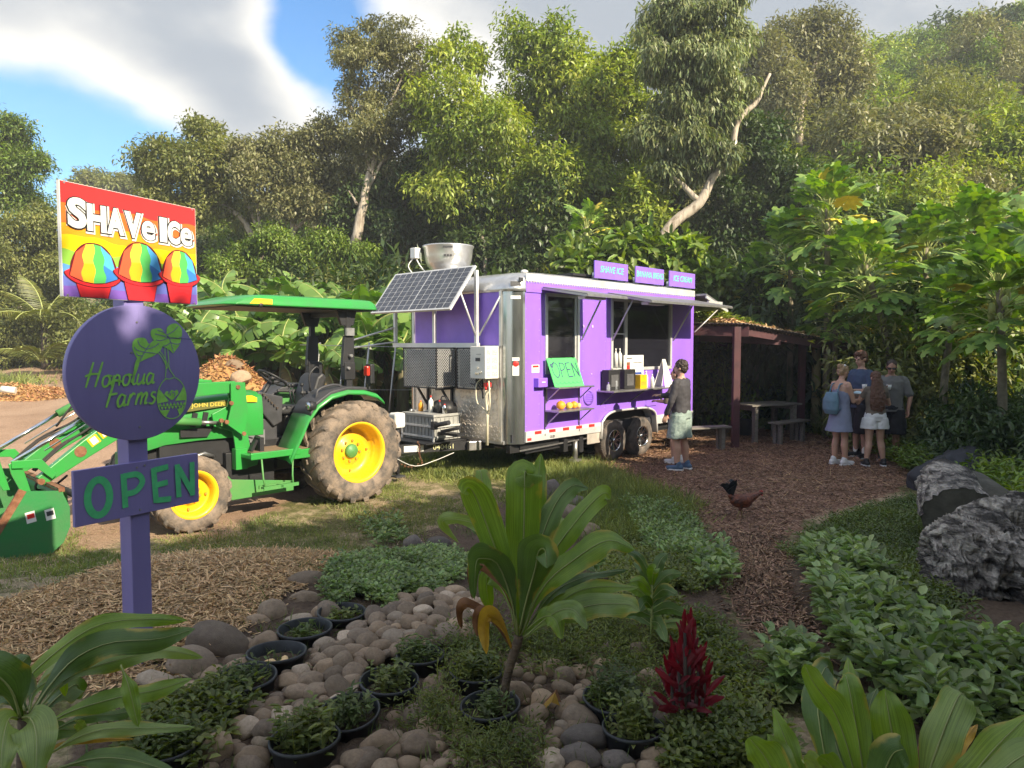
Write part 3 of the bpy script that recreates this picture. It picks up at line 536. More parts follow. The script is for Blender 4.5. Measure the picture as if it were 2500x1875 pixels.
def banana(x, y, h, s, n, label, seed):
    r = random.Random(seed); t = thing('banana_plant', label, 'banana plant', (x, y, g1(x, y)), 0, 'banana plants in the patch behind the tractor')
    MB().tube([(0, 0, -.1), (.03, 0, h * .5), (0, .03, h)], [.13 * s, .11 * s, .06 * s], 9).build('stem', M['banana_stem'], t)
    for i in range(n):
        o = link('leaf', BL[r.randrange(5)], t); o.location = (0, 0, h - .05 - .02 * i); e = r.uniform(-.25, .35) + (i / n) * .35
        o.rotation_euler = (.55 - e * 2.0, r.uniform(-.7, .7), i * 2.4 + r.uniform(-.4, .4)); k = s * r.uniform(.65, .95); o.scale = (k, k, k)
    for i in range(2):
        o = link('leaf', BLD, t); o.location = (0, 0, h * .8); o.rotation_euler = (-1.5, 0, r.uniform(0, 6)); o.scale = (s * .6,) * 3; o['label'] = 'withered brown leaf hanging down'
bp = [(440, 19, 1.7), (500, 17.5, 1.6), (560, 18.5, 1.8), (610, 16.8, 1.5), (660, 18, 1.9), (720, 16.5, 1.7), (770, 17.8, 1.9), (820, 16, 1.8), (860, 17.2, 2.0), (900, 15.2, 1.7), (945, 16.5, 1.9), (980, 15.8, 1.6), (690, 15.6, 1.2), (800, 14.8, 1.2), (590, 15.8, 1.1), (480, 16.5, 1.1), (400, 18.5, 1.2), (350, 19.5, 1.3), (530, 20.5, 1.9), (740, 20, 2.1), (880, 19.5, 2.1)]
for i, (px, Y, h) in enumerate(bp):
    x = at(px, 900, Y).x; banana(x, Y, h * 1.15 + .15, r_.uniform(.95, 1.2), 14, 'banana plant with torn bright green leaves in the patch behind the tractor', i)

# ------------------------------------------------------------ papaya trees
def papaya_leaf(seed):
    r = random.Random(seed); m = MB(); P = [Vector((0, .65 * t, .22 * math.sin(t * 2.2))) for t in [0, .25, .5, .75, 1]]; c = P[-1]
    m.tube(P, [.012, .011, .010, .009, .008], 5, 1)
    outl = []; nl = 9
    for k in range(nl):
        a = R(-150 + 300 * k / (nl - 1)) ; L = .36 * (1 - .35 * abs(a) / 2.6) * r.uniform(.9, 1.1); dx = math.sin(a); dy = math.cos(a); sx, sy = dy, -dx; dz = -.22
        def q(u, v): return c + Vector((dx * u + sx * v, dy * u + sy * v, -.35 * u * u / .36 + .0))
        outl = [q(0, 0), q(L * .42, -.045), q(L * .52, -.11), q(L * .70, -.05), q(L * .85, -.06), q(L, 0), q(L * .82, .065), q(L * .70, .05), q(L * .5, .11), q(L * .42, .045)]
        ctr = q(L * .55, 0); ctr.z += .012; b = len(m.v)
        m.add([ctr] + outl, [(0, i, i + 1) for i in range(1, 10)] + [(0, 10, 1)], 0)
    return m.mesh('leaf', [LM['papaya'], M['stalk']])
PL = [papaya_leaf(i) for i in range(3)]; PLY = PL[0].copy(); mm('yellow_leaf', (.62, .50, .05), .5, var=.2); PLY.materials[0] = M['yellow_leaf']
def papaya(px, Y, top, s, n, label, seed, gx=None, rings=3):
    r = random.Random(seed); p = at(px, top, Y); gxp = at(gx if gx else px, 900, Y).x; base = Vector((gxp, Y, g1(gxp, Y))); t = thing('papaya_tree', label, 'papaya tree', base); q = p - base
    MB().tube(spline([(0, 0, -.1), (q.x * .3, 0, q.z * .5), q], 9), [.075 * s ** .5 - .004 * i for i in range(9)], 10).build('trunk', M['bark_papaya'], t)
    n = int(n * 1.5)
    for i in range(n):
        f = i / n; o = link('leaf', PL[i % 3] if r.random() > .05 else PLY, t); o.location = q - Vector((0, 0, f * .7 * s)); el = R(62) - f * R(95) + r.uniform(-.15, .15)
        o.rotation_euler = Euler((el, r.uniform(-.4, .4), i * 2.4 + r.uniform(-.3, .3)), 'XYZ'); k = s * r.uniform(.62, .95); o.scale = (k, k, k)
        o.rotation_mode = 'XYZ'
    m = MB()
    for i in range(9):
        a = i * 2.4; z = -.12 - .05 * i; m.ball(q + Vector((math.cos(a) * .12, math.sin(a) * .12, z)), (.05, .05, .09), 8)
    m.build('fruit', M['stalk'], t)
papaya(2020, 15.5, 500, 1.35, 34, 'tallest papaya tree with wide splayed leaves above the shelter roof', 1)
papaya(1930, 16.5, 600, 1.2, 30, 'papaya tree just right of the shelter ridge, lower than its neighbour', 2)
papaya(2110, 14.2, 640, 1.3, 34, 'papaya tree with yellowed leaf right behind the standing group', 3, 2200)
papaya(2040, 15.2, 735, 1.0, 26, 'low papaya tree hanging over the shelter roof end', 4)
papaya(2260, 15.5, 600, 1.3, 30, 'papaya tree between the group and the right-hand trunk', 5)
papaya(2440, 10.6, 700, 1.15, 34, 'papaya tree with pale straight trunk at the right edge of the yard', 6, 2455)
papaya(2400, 13.5, 560, 1.35, 34, 'tall papaya tree at the right edge behind the pale trunk', 7, 2420)
papaya(2330, 12.5, 730, 1.05, 28, 'papaya tree leaning in behind the grey tee shirt man', 8, 2300)
papaya(1430, 18.2, 555, .95, 24, 'small papaya tree with narrow bare stems above the trailer roof', 9)
papaya(2520, 12.0, 600, 1.25, 28, 'papaya tree cut by the right edge of the photo', 10)
papaya(1850, 17.2, 690, 1.0, 24, 'papaya tree behind the vine-covered shelter roof', 11)

# ------------------------------------------------------------ palm at the left
def frond(L, mt, seed, name, par, loc, rot):
    r = random.Random(seed); m = MB(); n = 30; P = [Vector((0, L * t * (1 - .15 * t), .45 * L * t - .55 * L * t * t)) for t in [i / n for i in range(n + 1)]]; m.tube(P[::3], .02, 5, 1)
    for i in range(3, n):
        for s in (-1, 1):
            w = .55 * math.sin(math.pi * (i / n) ** .8) + .1; a = P[i]; tip = a + Vector((s * w * .8, .35 * w, -.45 * w + r.uniform(-.05, .05))); mid = a.lerp(tip, .5) + Vector((0, 0, .05))
            m.add([a + Vector((0, -.02, 0)), mid + Vector((0, -.025, 0)), tip, mid + Vector((0, .025, 0)), a + Vector((0, .02, 0))], [(0, 1, 2, 3), (0, 3, 4)], 0)
    o = m.build(name, [LM[mt], M['stalk']], par, fix=False); o.location = loc; o.rotation_euler = rot
px_ = at(105, 700, 25); t = thing('palm', 'pale green feathery palm against the bushes left of the shave ice sign', 'palm', (px_.x, 25, g1(px_.x, 25)))
MB().tube([(0, 0, -.2), (0, 0, 1.6)], [.14, .11], 9).build('trunk', M['bark_dark'], t)
for i in range(13): frond(2.3, 'palm', i, 'frond', t, (0, 0, 1.6), (r_.uniform(.0, 1.0) * (1 if i % 3 else .2) + .15, 0, i * 2.4))
px_ = at(95, 770, 23); t = thing('palm', 'small drooping yellow palm at the edge of the tall grass', 'palm', (px_.x, 23, g1(px_.x, 23)))
for i in range(6): frond(1.5, 'palm', i + 20, 'frond', t, (0, 0, .5), (.2 + .1 * i, 0, i * 1.1))

# ------------------------------------------------------------ grass, weeds and chips (uncountable)
def stuff(name, label, parts, mt, cat=None):
    v, f = cat_vf(parts) if isinstance(parts, list) else parts; o = link(name, np_mesh(name, v, f, LM.get(mt) or M[mt])); tag(o, label, cat or name.replace('_', ' '), kind='stuff'); return o
def zc(q): return gz(q[:, 0], q[:, 1]) + chips_h(q[:, 0], q[:, 1])
def blades(q, h0, h1, w, seed, lean=.5):
    r = np.random.default_rng(seed); n = len(q); b = np.column_stack([q, zc(q) - .01]); d = r.normal(0, lean, (n, 3)); d[:, 2] = 1
    return leaves(b, d, unit(r, n) + 1e-3, r.uniform(h0, h1, n), w * r.uniform(.6, 1.3, n), curl=.3, quads=1)
lawn = gpoly([(-200, 1290), (120, 1290), (300, 1330), (500, 1300), (700, 1250), (930, 1150), (1000, 1130), (1330, 1110), (1420, 1150), (1560, 1190), (1500, 1260), (1360, 1220), (1300, 1200), (1080, 1290), (860, 1360), (700, 1350), (520, 1352), (350, 1390), (100, 1460), (-300, 1500)])
def patchy(q, f, thr, seed):
    s = np.sin(q[:, 0] * f + seed) * np.cos(q[:, 1] * f * 1.2 + seed * 2) + .6 * np.sin(q[:, 0] * f * 2.7 + q[:, 1] * f * 2.1 + seed) + np.random.default_rng(seed).normal(0, .25, len(q)); return q[s > thr]
stuff('lawn_grass', 'short patchy green grass between the tractor and the stones', blades(patchy(scatter(lawn, 70000, 1, .1), 1.9, -.35, 3), .02, .075, .007, 1), 'grass', 'grass')
stuff('dry_straw', 'dead straw lying in the grass and around the wood chips', leaves(*(lambda q, r: (np.column_stack([q, zc(q) + .008]), np.column_stack([r.normal(size=(len(q), 2)), r.normal(0, .12, len(q))]), np.tile([0, 0, 1.], (len(q), 1))))(scatter(gpoly([(-300, 1300), (700, 1270), (1000, 1200), (1250, 1200), (860, 1380), (500, 1500), (300, 1700), (-500, 1700)]), 9000, 2), np.random.default_rng(9)), np.random.default_rng(4).uniform(.04, .16, 9000), .005, quads=1, curl=.05), 'straw', 'straw')
far = gpoly([(-300, 790), (-100, 782), (60, 780), (190, 800), (210, 832), (60, 828), (-300, 820)]); farg = np.array(scatter([(-30, 24), (-11.5, 27), (-9.5, 31), (-16, 40), (-34, 40)], 26000, 5))
stuff('tall_grass', 'tall bright green grass on the bank beyond the bend in the track', blades(farg, .5, 1.15, .06, 3, .3), 'grass', 'grass')
stuff('verge_grass', 'grass on the left verge of the dirt track', blades(scatter([(-16, 14.5), (-13.2, 17.5), (-13.9, 21.5), (-16.5, 22.5), (-22, 22), (-22, 15)], 9000, 6, .2), .15, .5, .03, 4), 'grass', 'grass')
stuff('patch_grass', 'rough grass at the foot of the banana plants', blades(scatter([(-9.5, 17), (-7.5, 14.6), (-5.8, 14.2), (-2.2, 13.8), (-2, 16), (-9, 20)], 16000, 7, .3), .12, .4, .025, 5), 'grass', 'grass')
stuff('trailer_grass', 'longer grass growing in front of and under the trailer side', blades(scatter(gpoly([(1000, 1125), (1140, 1100), (1300, 1110), (1400, 1130), (1420, 1160), (1200, 1175), (1040, 1170)]), 15000, 8, .15), .05, .17, .011, 6), 'grass', 'grass')
stuff('tuft_grass', 'loose seeding grass beside the bark path', blades(scatter(gpoly([(1300, 1180), (1450, 1140), (1560, 1195), (1690, 1240), (1600, 1330), (1500, 1330), (1400, 1260)]), 16000, 9, .15), .08, .28, .010, 7, .7), 'grass', 'grass')
def sprigs(q, per, hh, ll, lw, seed, spread=.07, tilt=.35, quads=2, curl=.25, stem=True):
    r = np.random.default_rng(seed); n = len(q); h = hh * r.uniform(.45, 1.1, n); lean = r.normal(0, .12, (n, 2)); b0 = np.column_stack([q, zc(q)])
    k = np.tile(np.arange(per), n); f = (k + 1) / per; B = np.repeat(b0, per, 0); H = np.repeat(h, per)
    B[:, 2] += H * (.25 + .75 * f); B[:, :2] += np.repeat(lean, per, 0) * (H * f)[:, None]; a = k * 2.4 + np.repeat(r.uniform(0, 6.28, n), per) + r.normal(0, .3, n * per)
    el = tilt + .5 * f * f + r.normal(0, .2, n * per); d = np.column_stack([np.cos(a) * np.cos(el), np.sin(a) * np.cos(el), np.sin(el)])
    B += d * spread * .3; up = np.tile([0, 0, 1.], (n * per, 1)) + r.normal(0, .15, (n * per, 3))
    P = [leaves(B, d, up, ll * r.uniform(.6, 1.15, n * per) * (1.1 - .35 * f), lw * r.uniform(.75, 1.15, n * per) * (1.1 - .35 * f), curl=curl, quads=quads)]
    if stem:
        s = leaves(b0, np.column_stack([lean, np.ones(n)]), unit(r, n), h * 1.02, .006, quads=2, curl=0, fold=0); P.append(s)
    return P
broadP = gpoly([(1965, 1365), (2040, 1345), (2120, 1380), (2200, 1480), (2290, 1600), (2560, 1640), (2600, 1800), (2400, 1840), (2200, 1780), (2080, 1670), (2035, 1580), (1995, 1470)])
stuff('broadleaf_weeds', 'broad pale green leafy weeds right of the bark path', sprigs(patchy(scatter(broadP, 620, 11), 2.1, -.75, 2), 9, .20, .105, .060, 11, .08), 'broad', 'weeds')
stuff('broadleaf_clump', 'pale broadleaf weeds at the lower end of the bark path', sprigs(scatter(gpoly([(1880, 1660), (1960, 1640), (2000, 1690), (1980, 1740), (1900, 1730)]), 45, 12), 9, .2, .10, .06, 12) + sprigs(scatter(gpoly([(1690, 1370), (1770, 1370), (1790, 1440), (1700, 1440)]), 60, 13), 8, .2, .09, .045, 13), 'broad', 'weeds')
w1 = gpoly([(1450, 1260), (1560, 1220), (1660, 1270), (1690, 1350), (1715, 1460), (1770, 1570), (1850, 1700), (1900, 1880), (1800, 1880), (1700, 1700), (1560, 1520), (1460, 1400)])
stuff('creeping_weeds', 'low grey-green weeds along the left side of the bark path', sprigs(patchy(scatter(w1, 4600, 14, .06), 2.6, -.55, 4), 8, .085, .045, .020, 14), 'weed', 'weeds')
w2 = gpoly([(1990, 1310), (2100, 1260), (2250, 1225), (2290, 1260), (2290, 1420), (2330, 1590), (2200, 1530), (2100, 1420), (1950, 1370)])
stuff('dense_weeds', 'dense low weeds between the yard and the weathered logs', sprigs(patchy(scatter(w2, 4200, 15, .08), 2.2, -.8, 6), 8, .10, .05, .022, 15), 'fine', 'weeds')
w3 = gpoly([(1540, 1240), (1620, 1260), (1700, 1300), (1700, 1360), (1640, 1380), (1560, 1320)])
stuff('leafy_mound', 'bright low leafy mound at the corner of the bark path', sprigs(scatter(w3, 600, 16, .06), 9, .16, .07, .035, 16), 'broad', 'weeds')
w4 = gpoly([(800, 1430), (860, 1400), (950, 1370), (1060, 1350), (1130, 1370), (1130, 1430), (1040, 1470), (960, 1490), (880, 1500), (800, 1500)])
stuff('clover_weeds', 'grey-green clover-like weeds spilling between the stones left of the tall ti plant', sprigs(patchy(scatter(w4, 1200, 17, .05), 5, -.7, 3), 8, .09, .042, .032, 17), 'broad', 'weeds')
w5 = gpoly([(1230, 1600), (1330, 1560), (1480, 1500), (1560, 1560), (1640, 1680), (1600, 1760), (1480, 1640), (1330, 1660)])
stuff('ferny_weeds', 'fine ferny weeds between the pots beside the red plant', sprigs(scatter(w5, 620, 18, .05), 9, .10, .035, .010, 18) + sprigs(scatter(gpoly([(1080, 1580), (1230, 1560), (1230, 1680), (1090, 1700)]), 200, 19, .04), 9, .14, .035, .011, 19) + sprigs(scatter(gpoly([(980, 1740), (1090, 1710), (1150, 1800), (1300, 1800), (1320, 1900), (1130, 1910), (1090, 1810), (980, 1780)]), 220, 20, .04), 10, .09, .035, .008, 20) + sprigs(scatter(gpoly([(1650, 1800), (1850, 1780), (1900, 1900), (1640, 1900)]), 500, 21, .04), 8, .10, .045, .028, 21), 'weed', 'weeds')
stuff('trailing_weeds', 'trailing weeds over the pots at the lower left', sprigs(scatter(gpoly([(380, 1740), (560, 1690), (600, 1740), (540, 1820), (520, 1880), (300, 1900), (300, 1800)]), 230, 22, .04), 7, .10, .05, .028, 22), 'weed', 'weeds')
stuff('edge_weeds', 'rough leafy weeds behind the weathered logs at the right', sprigs(scatter(gpoly([(2330, 1180), (2600, 1150), (2700, 1400), (2520, 1400), (2450, 1260)]), 700, 23), 10, .5, .13, .05, 23) + sprigs(scatter([(5.6, 8.2), (6.4, 12.5), (8.8, 13.5), (8.8, 7.2), (6.2, 6.5)], 1700, 24), 10, .35, .12, .05, 24), 'green', 'weeds')
stuff('green_patch', 'a few taller weeds in the lawn in front of the stones', sprigs(scatter(gpoly([(880, 1290), (970, 1280), (990, 1330), (900, 1350)]), 50, 31), 8, .16, .07, .04, 31), 'broad', 'weeds')
stuff('fringe_grass', 'thin grass growing among the stones of the bed', blades(patchy(scatter(Zp['bed'], 16000, 32), 3.3, .25, 5), .03, .11, .006, 33, .8), 'fine', 'grass')
def reeds(name, label, q, h, w, n, seed):
    r = np.random.default_rng(seed); q = np.repeat(np.array(q), n, 0) + r.normal(0, .09, (len(q) * n, 2)); m = len(q); b = np.column_stack([q, zc(q)]); P = []; d = r.normal(0, .42, (m, 3)); d[:, 2] = 1; d /= np.linalg.norm(d, axis=1)[:, None]
    L = h * r.uniform(.6, 1.1, m); segs = 5; s = np.cross(d, [0, 0, 1.]); s /= np.linalg.norm(s, axis=1)[:, None] + 1e-6; V = []
    for i in range(segs + 1):
        t = i / segs; c = b + d * (L * t)[:, None]; c[:, 2] -= L * .55 * t ** 2.6; ww = w * (1 - t) ** .6 * .5 + .001; V += [c - s * ww, c + s * ww]
    V = np.stack(V, 1); f = np.array([[2 * i, 2 * i + 1, 2 * i + 3, 2 * i + 2] for i in range(segs)]); F = (f[None] + (np.arange(m) * 2 * (segs + 1))[:, None, None]).reshape(-1, 4)
    stuff(name, label, (V.reshape(-1, 3), F), 'grass', 'grass')
reeds('reed_grass', 'long arching grass in sunlight behind the group at the right of the shelter', [(at(px, 900, Y).x, Y) for px, Y in [(2040, 15.6), (2075, 15), (2110, 15.8), (2220, 13.2), (2260, 13), (2290, 13.5), (2240, 14), (2025, 16), (2180, 14.6), (2300, 12.6)]], 1.35, .035, 110, 3)
reeds('bright_grass', 'sunlit yellow-green grass at the feet of the shelter posts', [(at(px, 900, Y).x, Y) for px, Y in [(1985, 16.3), (2010, 15.9), (2050, 15.2), (2200, 12.6), (2230, 12.4), (2250, 12.8), (2275, 12.2), (1940, 17), (1900, 17), (1860, 17)]], .5, .02, 160, 4)
# bark chips: real slivers on top of the mulch and the chip heap
def chips(name, label, q, l0, l1, w, mt, seed, th=.5):
    r = np.random.default_rng(seed); n = len(q); b = np.column_stack([q, zc(q) + r.uniform(.002, .02, n)]); d = r.normal(size=(n, 3)); d[:, 2] *= .22; up = r.normal(0, .35, (n, 3)); up[:, 2] = 1
    d /= np.linalg.norm(d, axis=1)[:, None]; s = np.cross(d, up); s /= np.linalg.norm(s, axis=1)[:, None]; L = r.uniform(l0, l1, n)[:, None] ** 1; W = (w * r.uniform(.5, 1.4, n))[:, None] * .5; u = np.cross(s, d) * W * th
    v = np.stack([b - s * W, b + s * W, b + d * L + s * W * .6, b + d * L - s * W * .7, b + u, b + d * L + u], 1); f = np.array([[0, 1, 2, 3], [0, 4, 5, 3], [1, 4, 5, 2]]); F = (f[None] + (np.arange(n) * 6)[:, None, None]).reshape(-1, 4)
    return stuff(name, label, (v.reshape(-1, 3), F), mt, 'wood chips')
M['chip'] = leafmat('chip', (.86, .58, .31), (.64, .41, .20), island=.45, trans=0, rough=.85, hue=.01); M['bark'] = leafmat('bark', (.42, .26, .165), (.24, .14, .09), island=.65, trans=0, rough=.9, hue=.01); M['chip_orange'] = leafmat('chip_orange', (.50, .27, .12), (.33, .15, .06), island=.35, trans=0, rough=.9)
chips('wood_chips', 'pale tan wood chips heaped round the sign post', scatter(Zp['chips'], 34000, 41, .06), .02, .075, .013, 'chip', 41)
chips('bark_mulch', 'red-brown bark mulch covering the yard and the path', np.concatenate([scatter(Zp['mulch'], 26000, 42, .12), scatter(gpoly([(1745, 1310), (1900, 1310), (1890, 1400), (1925, 1480), (1975, 1560), (1900, 1600), (1850, 1540), (1790, 1450)]), 12000, 43, .06)]), .02, .07, .016, 'bark', 43)
chips('yard_litter', 'pale straws and splinters strewn over the bark mulch', scatter(Zp['mulch'], 1500, 44, .3), .05, .25, .007, 'chip', 45)
# heap of orange chips behind the tractor, small heap by the track
def heap(name, label, cx, cy, rx, ry, h, n, seed):
    k = 40; a = np.linspace(-1, 1, k); X, Y = np.meshgrid(a, a); rr = X ** 2 + Y ** 2; r = np.random.default_rng(seed); Z = h * np.clip(1 - rr ** .8, 0, None) * (1 + .12 * np.sin(X * 5 + seed) * np.cos(Y * 4)) + r.normal(0, .012, X.shape) - .03
    x = cx + X * rx; y = cy + Y * ry; z = gz(x, y) + Z; v = np.stack([x, y, z], -1).reshape(-1, 3); i = (np.arange(k - 1)[:, None] * k + np.arange(k - 1)).ravel(); f = np.stack([i, i + 1, i + k + 1, i + k], -1)
    q = r.uniform(-1, 1, (n, 2)); q = q[(q ** 2).sum(1) < 1]; rr = (q ** 2).sum(1); b = np.column_stack([cx + q[:, 0] * rx, cy + q[:, 1] * ry, 0 * rr]); b[:, 2] = gz(b[:, 0], b[:, 1]) + h * (1 - rr ** .8) * (1 + .12 * np.sin(q[:, 0] * 5 + seed) * np.cos(q[:, 1] * 4))
    d = r.normal(size=(len(q), 3)); d[:, 2] *= .5; c = leaves(b, d, unit(r, len(q)) + [0, 0, 1.5], r.uniform(.04, .14, len(q)), .04, quads=1, curl=0); stuff(name, label, [(v, f), c], 'chip_orange', 'wood chip heap')
heap('chip_heap', 'tall heap of orange wood chips behind the tractor bonnet', at(545, 900, 14.6).x, 14.6, 1.75, 1.2, 1.32, 9000, 1)
heap('chip_heap', 'low spread of orange wood chips beside the track at the far left', at(20, 900, 19).x, 19, 2.0, 1.2, .22, 5000, 2)
# ------------------------------------------------------------ lettering
def text_obj(s, size, name, mt, parent, loc, rot, offset=0., ext=.002, shear=0., sx=1., align='CENTER', space=1., base=False):
    c = bpy.data.curves.new(name, 'FONT'); c.body = s; c.size = size; c.offset = offset; c.extrude = ext; c.shear = shear; c.align_x = align; c.align_y = 'BOTTOM_BASELINE' if base else 'CENTER'; c.space_character = space; c.resolution_u = 4
    o = bpy.data.objects.new('tmp', c); col.objects.link(o); dg = bpy.context.evaluated_depsgraph_get(); me = bpy.data.meshes.new_from_object(o.evaluated_get(dg)); bpy.data.objects.remove(o)
    me.name = name; me.materials.clear(); me.materials.append(M[mt]); o = link(name, me, parent); o.location = loc; o.rotation_euler = rot; o.scale = (sx, 1, 1); return o
def ribbon(m, pts, w, O, U, V, Nn, mi=0, close=False, k=0, taper=False):
    # a flat painted stroke of width w following 2D points
    P = [Vector((p[0], p[1])) for p in pts]; n = len(P); O, U, V, Nn = map(Vector, (O, U, V, Nn)); L = []; Rr = []
    for i in range(n):
        a = P[(i - 1) % n] if (close or i) else P[0]; b = P[(i + 1) % n] if (close or i < n - 1) else P[-1]
        d0 = (P[i] - a); d1 = (b - P[i]); d = (d0.normalized() if d0.length else Vector((0, 0))) + (d1.normalized() if d1.length else Vector((0, 0)))
        if d.length < 1e-6: d = d1 if d1.length else d0
        d.normalize(); nr = Vector((-d.y, d.x)); cs = 1.
        if d0.length and d1.length: cs = max(.5, abs(Vector((-d0.y, d0.x)).normalized().dot(nr)))
        ww = w * .5 / cs
        if taper: ww *= .70 + .30 * math.sin(math.pi * min(1, (i + .6) / n))
        L.append(P[i] + nr * ww); Rr.append(P[i] - nr * ww)
    z = Nn * (.0006 * k); vs = [O + U * p.x + V * p.y + z for p in L] + [O + U * p.x + V * p.y + z for p in Rr]
    m.add(vs, [(i, n + i, n + (i + 1) % n, (i + 1) % n) for i in range(n if close else n - 1)], mi, False)
def smooth2(pts, n=None):
    return [(p.x, p.y) for p in spline([(a, b, 0) for a, b in pts], n or len(pts) * 5)]
def arc(cx, cy, rx, ry, a0, a1, n=14): return [(cx + rx * math.cos(R(a0 + (a1 - a0) * i / (n - 1))), cy + ry * math.sin(R(a0 + (a1 - a0) * i / (n - 1)))) for i in range(n)]

# ------------------------------------------------------------ purple food trailer  (x along the serving side, -y outwards)
TA = math.atan2(.716, .698)
T = thing('food_trailer', 'purple food trailer with silver roof, open serving windows and twin axles', 'food trailer', (.195, 10.57, 0), TA)
TL, TW, RC = 4.85, 2.6, .24
def prof_arch():
    a = [(1.86, .70)] + [(1.9 + (2.32 - 1.9) * (1 - math.cos(R(b))), .70 + .17 * math.sin(R(b))) for b in range(15, 91, 15)] + [(3.02, .87)] + [(3.02 + (3.5 - 3.02) * math.sin(R(b)), .70 + .17 * math.cos(R(b))) for b in range(15, 91, 15)]
    return a
bot = [(0, .70)] + prof_arch() + [(TL, .70), (TL, 1.56), (0, 1.56)]
m = MB(); m.prism(bot, (0, .06, 0), (1, 0, 0), (0, 0, 1), .06)
for a, b in ((0, .45), (1.26, 2.13), (4.03, TL)): m.b2(a, b, 0, .06, 1.56, 2.78)
m.b2(0, TL, 0, .06, 2.78, 2.96)
m.build('serving_side', M['purple'], T)
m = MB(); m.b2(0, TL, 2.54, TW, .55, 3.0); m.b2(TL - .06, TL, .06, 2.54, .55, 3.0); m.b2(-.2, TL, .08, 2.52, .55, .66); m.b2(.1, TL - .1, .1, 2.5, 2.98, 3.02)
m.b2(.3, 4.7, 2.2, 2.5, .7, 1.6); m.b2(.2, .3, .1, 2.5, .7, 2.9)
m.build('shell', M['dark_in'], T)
m = MB(); m.b2(1.7, 4.6, 2.0, 2.3, 2.3, 2.7); m.b2(2.3, 2.9, 1.6, 2.1, 1.0, 1.9); m.b2(3.1, 3.3, .9, 1.3, 1.0, 1.75); m.b2(.55, 1.1, .8, 1.3, .8, 1.75); m.build('kitchen_fitting', M['steel'], T)
# rounded front column and roof cap
m = MB(); n = 10
for y0, s in ((RC, -1), (TW - RC, 1)):
    pr = [(RC * math.cos(a), RC * math.sin(a)) for a in [math.pi + s * -1 * 0 + s * -(-math.pi / 2) * i / n for i in range(n + 1)]]
ring = [(-RC * math.cos(a), RC - RC * math.sin(a)) for a in [i / n * math.pi / 2 for i in range(n + 1)]]     # from front face to side
v = [(x, y, z) for z in (.52, 2.79) for x, y in ring]; m.add(v, [(i, i + 1, n + 2 + i, n + 1 + i) for i in range(n)], 0, True)
m.build('corner_column', M['alu_col'], T, fix=False); m = MB(); v = [(x, TW - y, z) for z in (.52, 2.79) for x, y in ring]; m.add(v, [(i + 1, i, n + 1 + i, n + 2 + i) for i in range(n)], 0, True)
m.build('corner_column', M['alu_col'], T, fix=False)
def rring(z, fi, si):     # outline of the roof at height z: front pulled in by fi, sides by si
    out = []; x0 = -RC + fi; y0 = si; x1 = TL - si * .5; y1 = TW - si; r = .24 + fi * .3
    for cx, cy, a0 in ((x0 + r, y0 + r, 180), (x1 - .06, y0 + .06, 270), (x1 - .06, y1 - .06, 0), (x0 + r, y1 - r, 90)):
        rr = r if cx < 1 else .06
        for i in range(9): a = R(a0 + 90 * i / 8); out.append(Vector((cx + rr * math.cos(a), cy + rr * math.sin(a), z)))
    return out
m = MB(); m.loft([rring(z, f, s) for z, f, s in ((2.79, -.012, -.012), (2.84, -.012, -.012), (2.92, .02, -.010), (2.99, .07, -.008), (3.05, .16, 0), (3.085, .27, .03), (3.10, .45, .12))])
cap = m.build('roof_cap', M['alu'], T)
# cut the cap's side skirt where the purple wall shows: the wall trim sits proud of it
m = MB(); m.b2(0.0, TL, -.02, -.013, 2.955, 3.06); m.b2(0, TL, -.026, -.013, 2.945, 2.957)
for i in range(int(TL / .06)): m.b2(.03 + i * .06, .045 + i * .06, -.03, -.02, 2.925, 2.945)
m.build('roof_rail', M['alu_light'], T)
m = MB(); m.b2(0.004, TL, -.017, -.0125, 2.785, 2.948); m.build('wall_band', M['purple'], T)
m = MB(); m.b2(-.12, -.04, -.0, .02, 2.93, 2.99); m.build('vent_plate', M['dark_grey'], T); bpy.data.objects['vent_plate'].rotation_euler = (0, 0, 0)
# front face: purple above, chequer plate below
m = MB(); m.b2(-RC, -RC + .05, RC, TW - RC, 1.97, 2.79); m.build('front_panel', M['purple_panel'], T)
def tread(name, x, y0, y1, z0, z1, par, s=.075):
    m = MB(); m.b2(x, x + .012, y0, y1, z0, z1); k = 0; z = z0 + s / 2
    while z < z1 - .01:
        y = y0 + s / 2
        while y < y1 - .01:
            sg = 1 if k % 2 else -1; c = (x - .002, y, z); m.box(c, (.009, .016, s * .8), Euler((sg * R(45), 0, 0))); y += s; k += 1
        z += s; k += 1
    o = m.build(name, M['tread'], par, fix=False); return o
mm('tread', (.80, .73, .64), .38, .55, var=.18, scale=2.5, bump=.08, bscale=5)
tread('tread_plate', -RC - .012, RC, TW - RC, .70, 1.96, T)
tread('tread_plate', -RC - .025, RC, 1.35, .55, .80, T, .06)
m = MB()
for y in (RC + .02, TW - RC - .02): m.b2(-RC - .03, -RC, y - .02, y + .02, .53, 2.8)
m.b2(-RC - .03, -RC, RC, TW - RC, 1.95, 1.99); m.b2(-RC - .02, -RC + .3, 0.2, TW - .2, .51, .56)
m.build('front_trim', M['alu'], T)
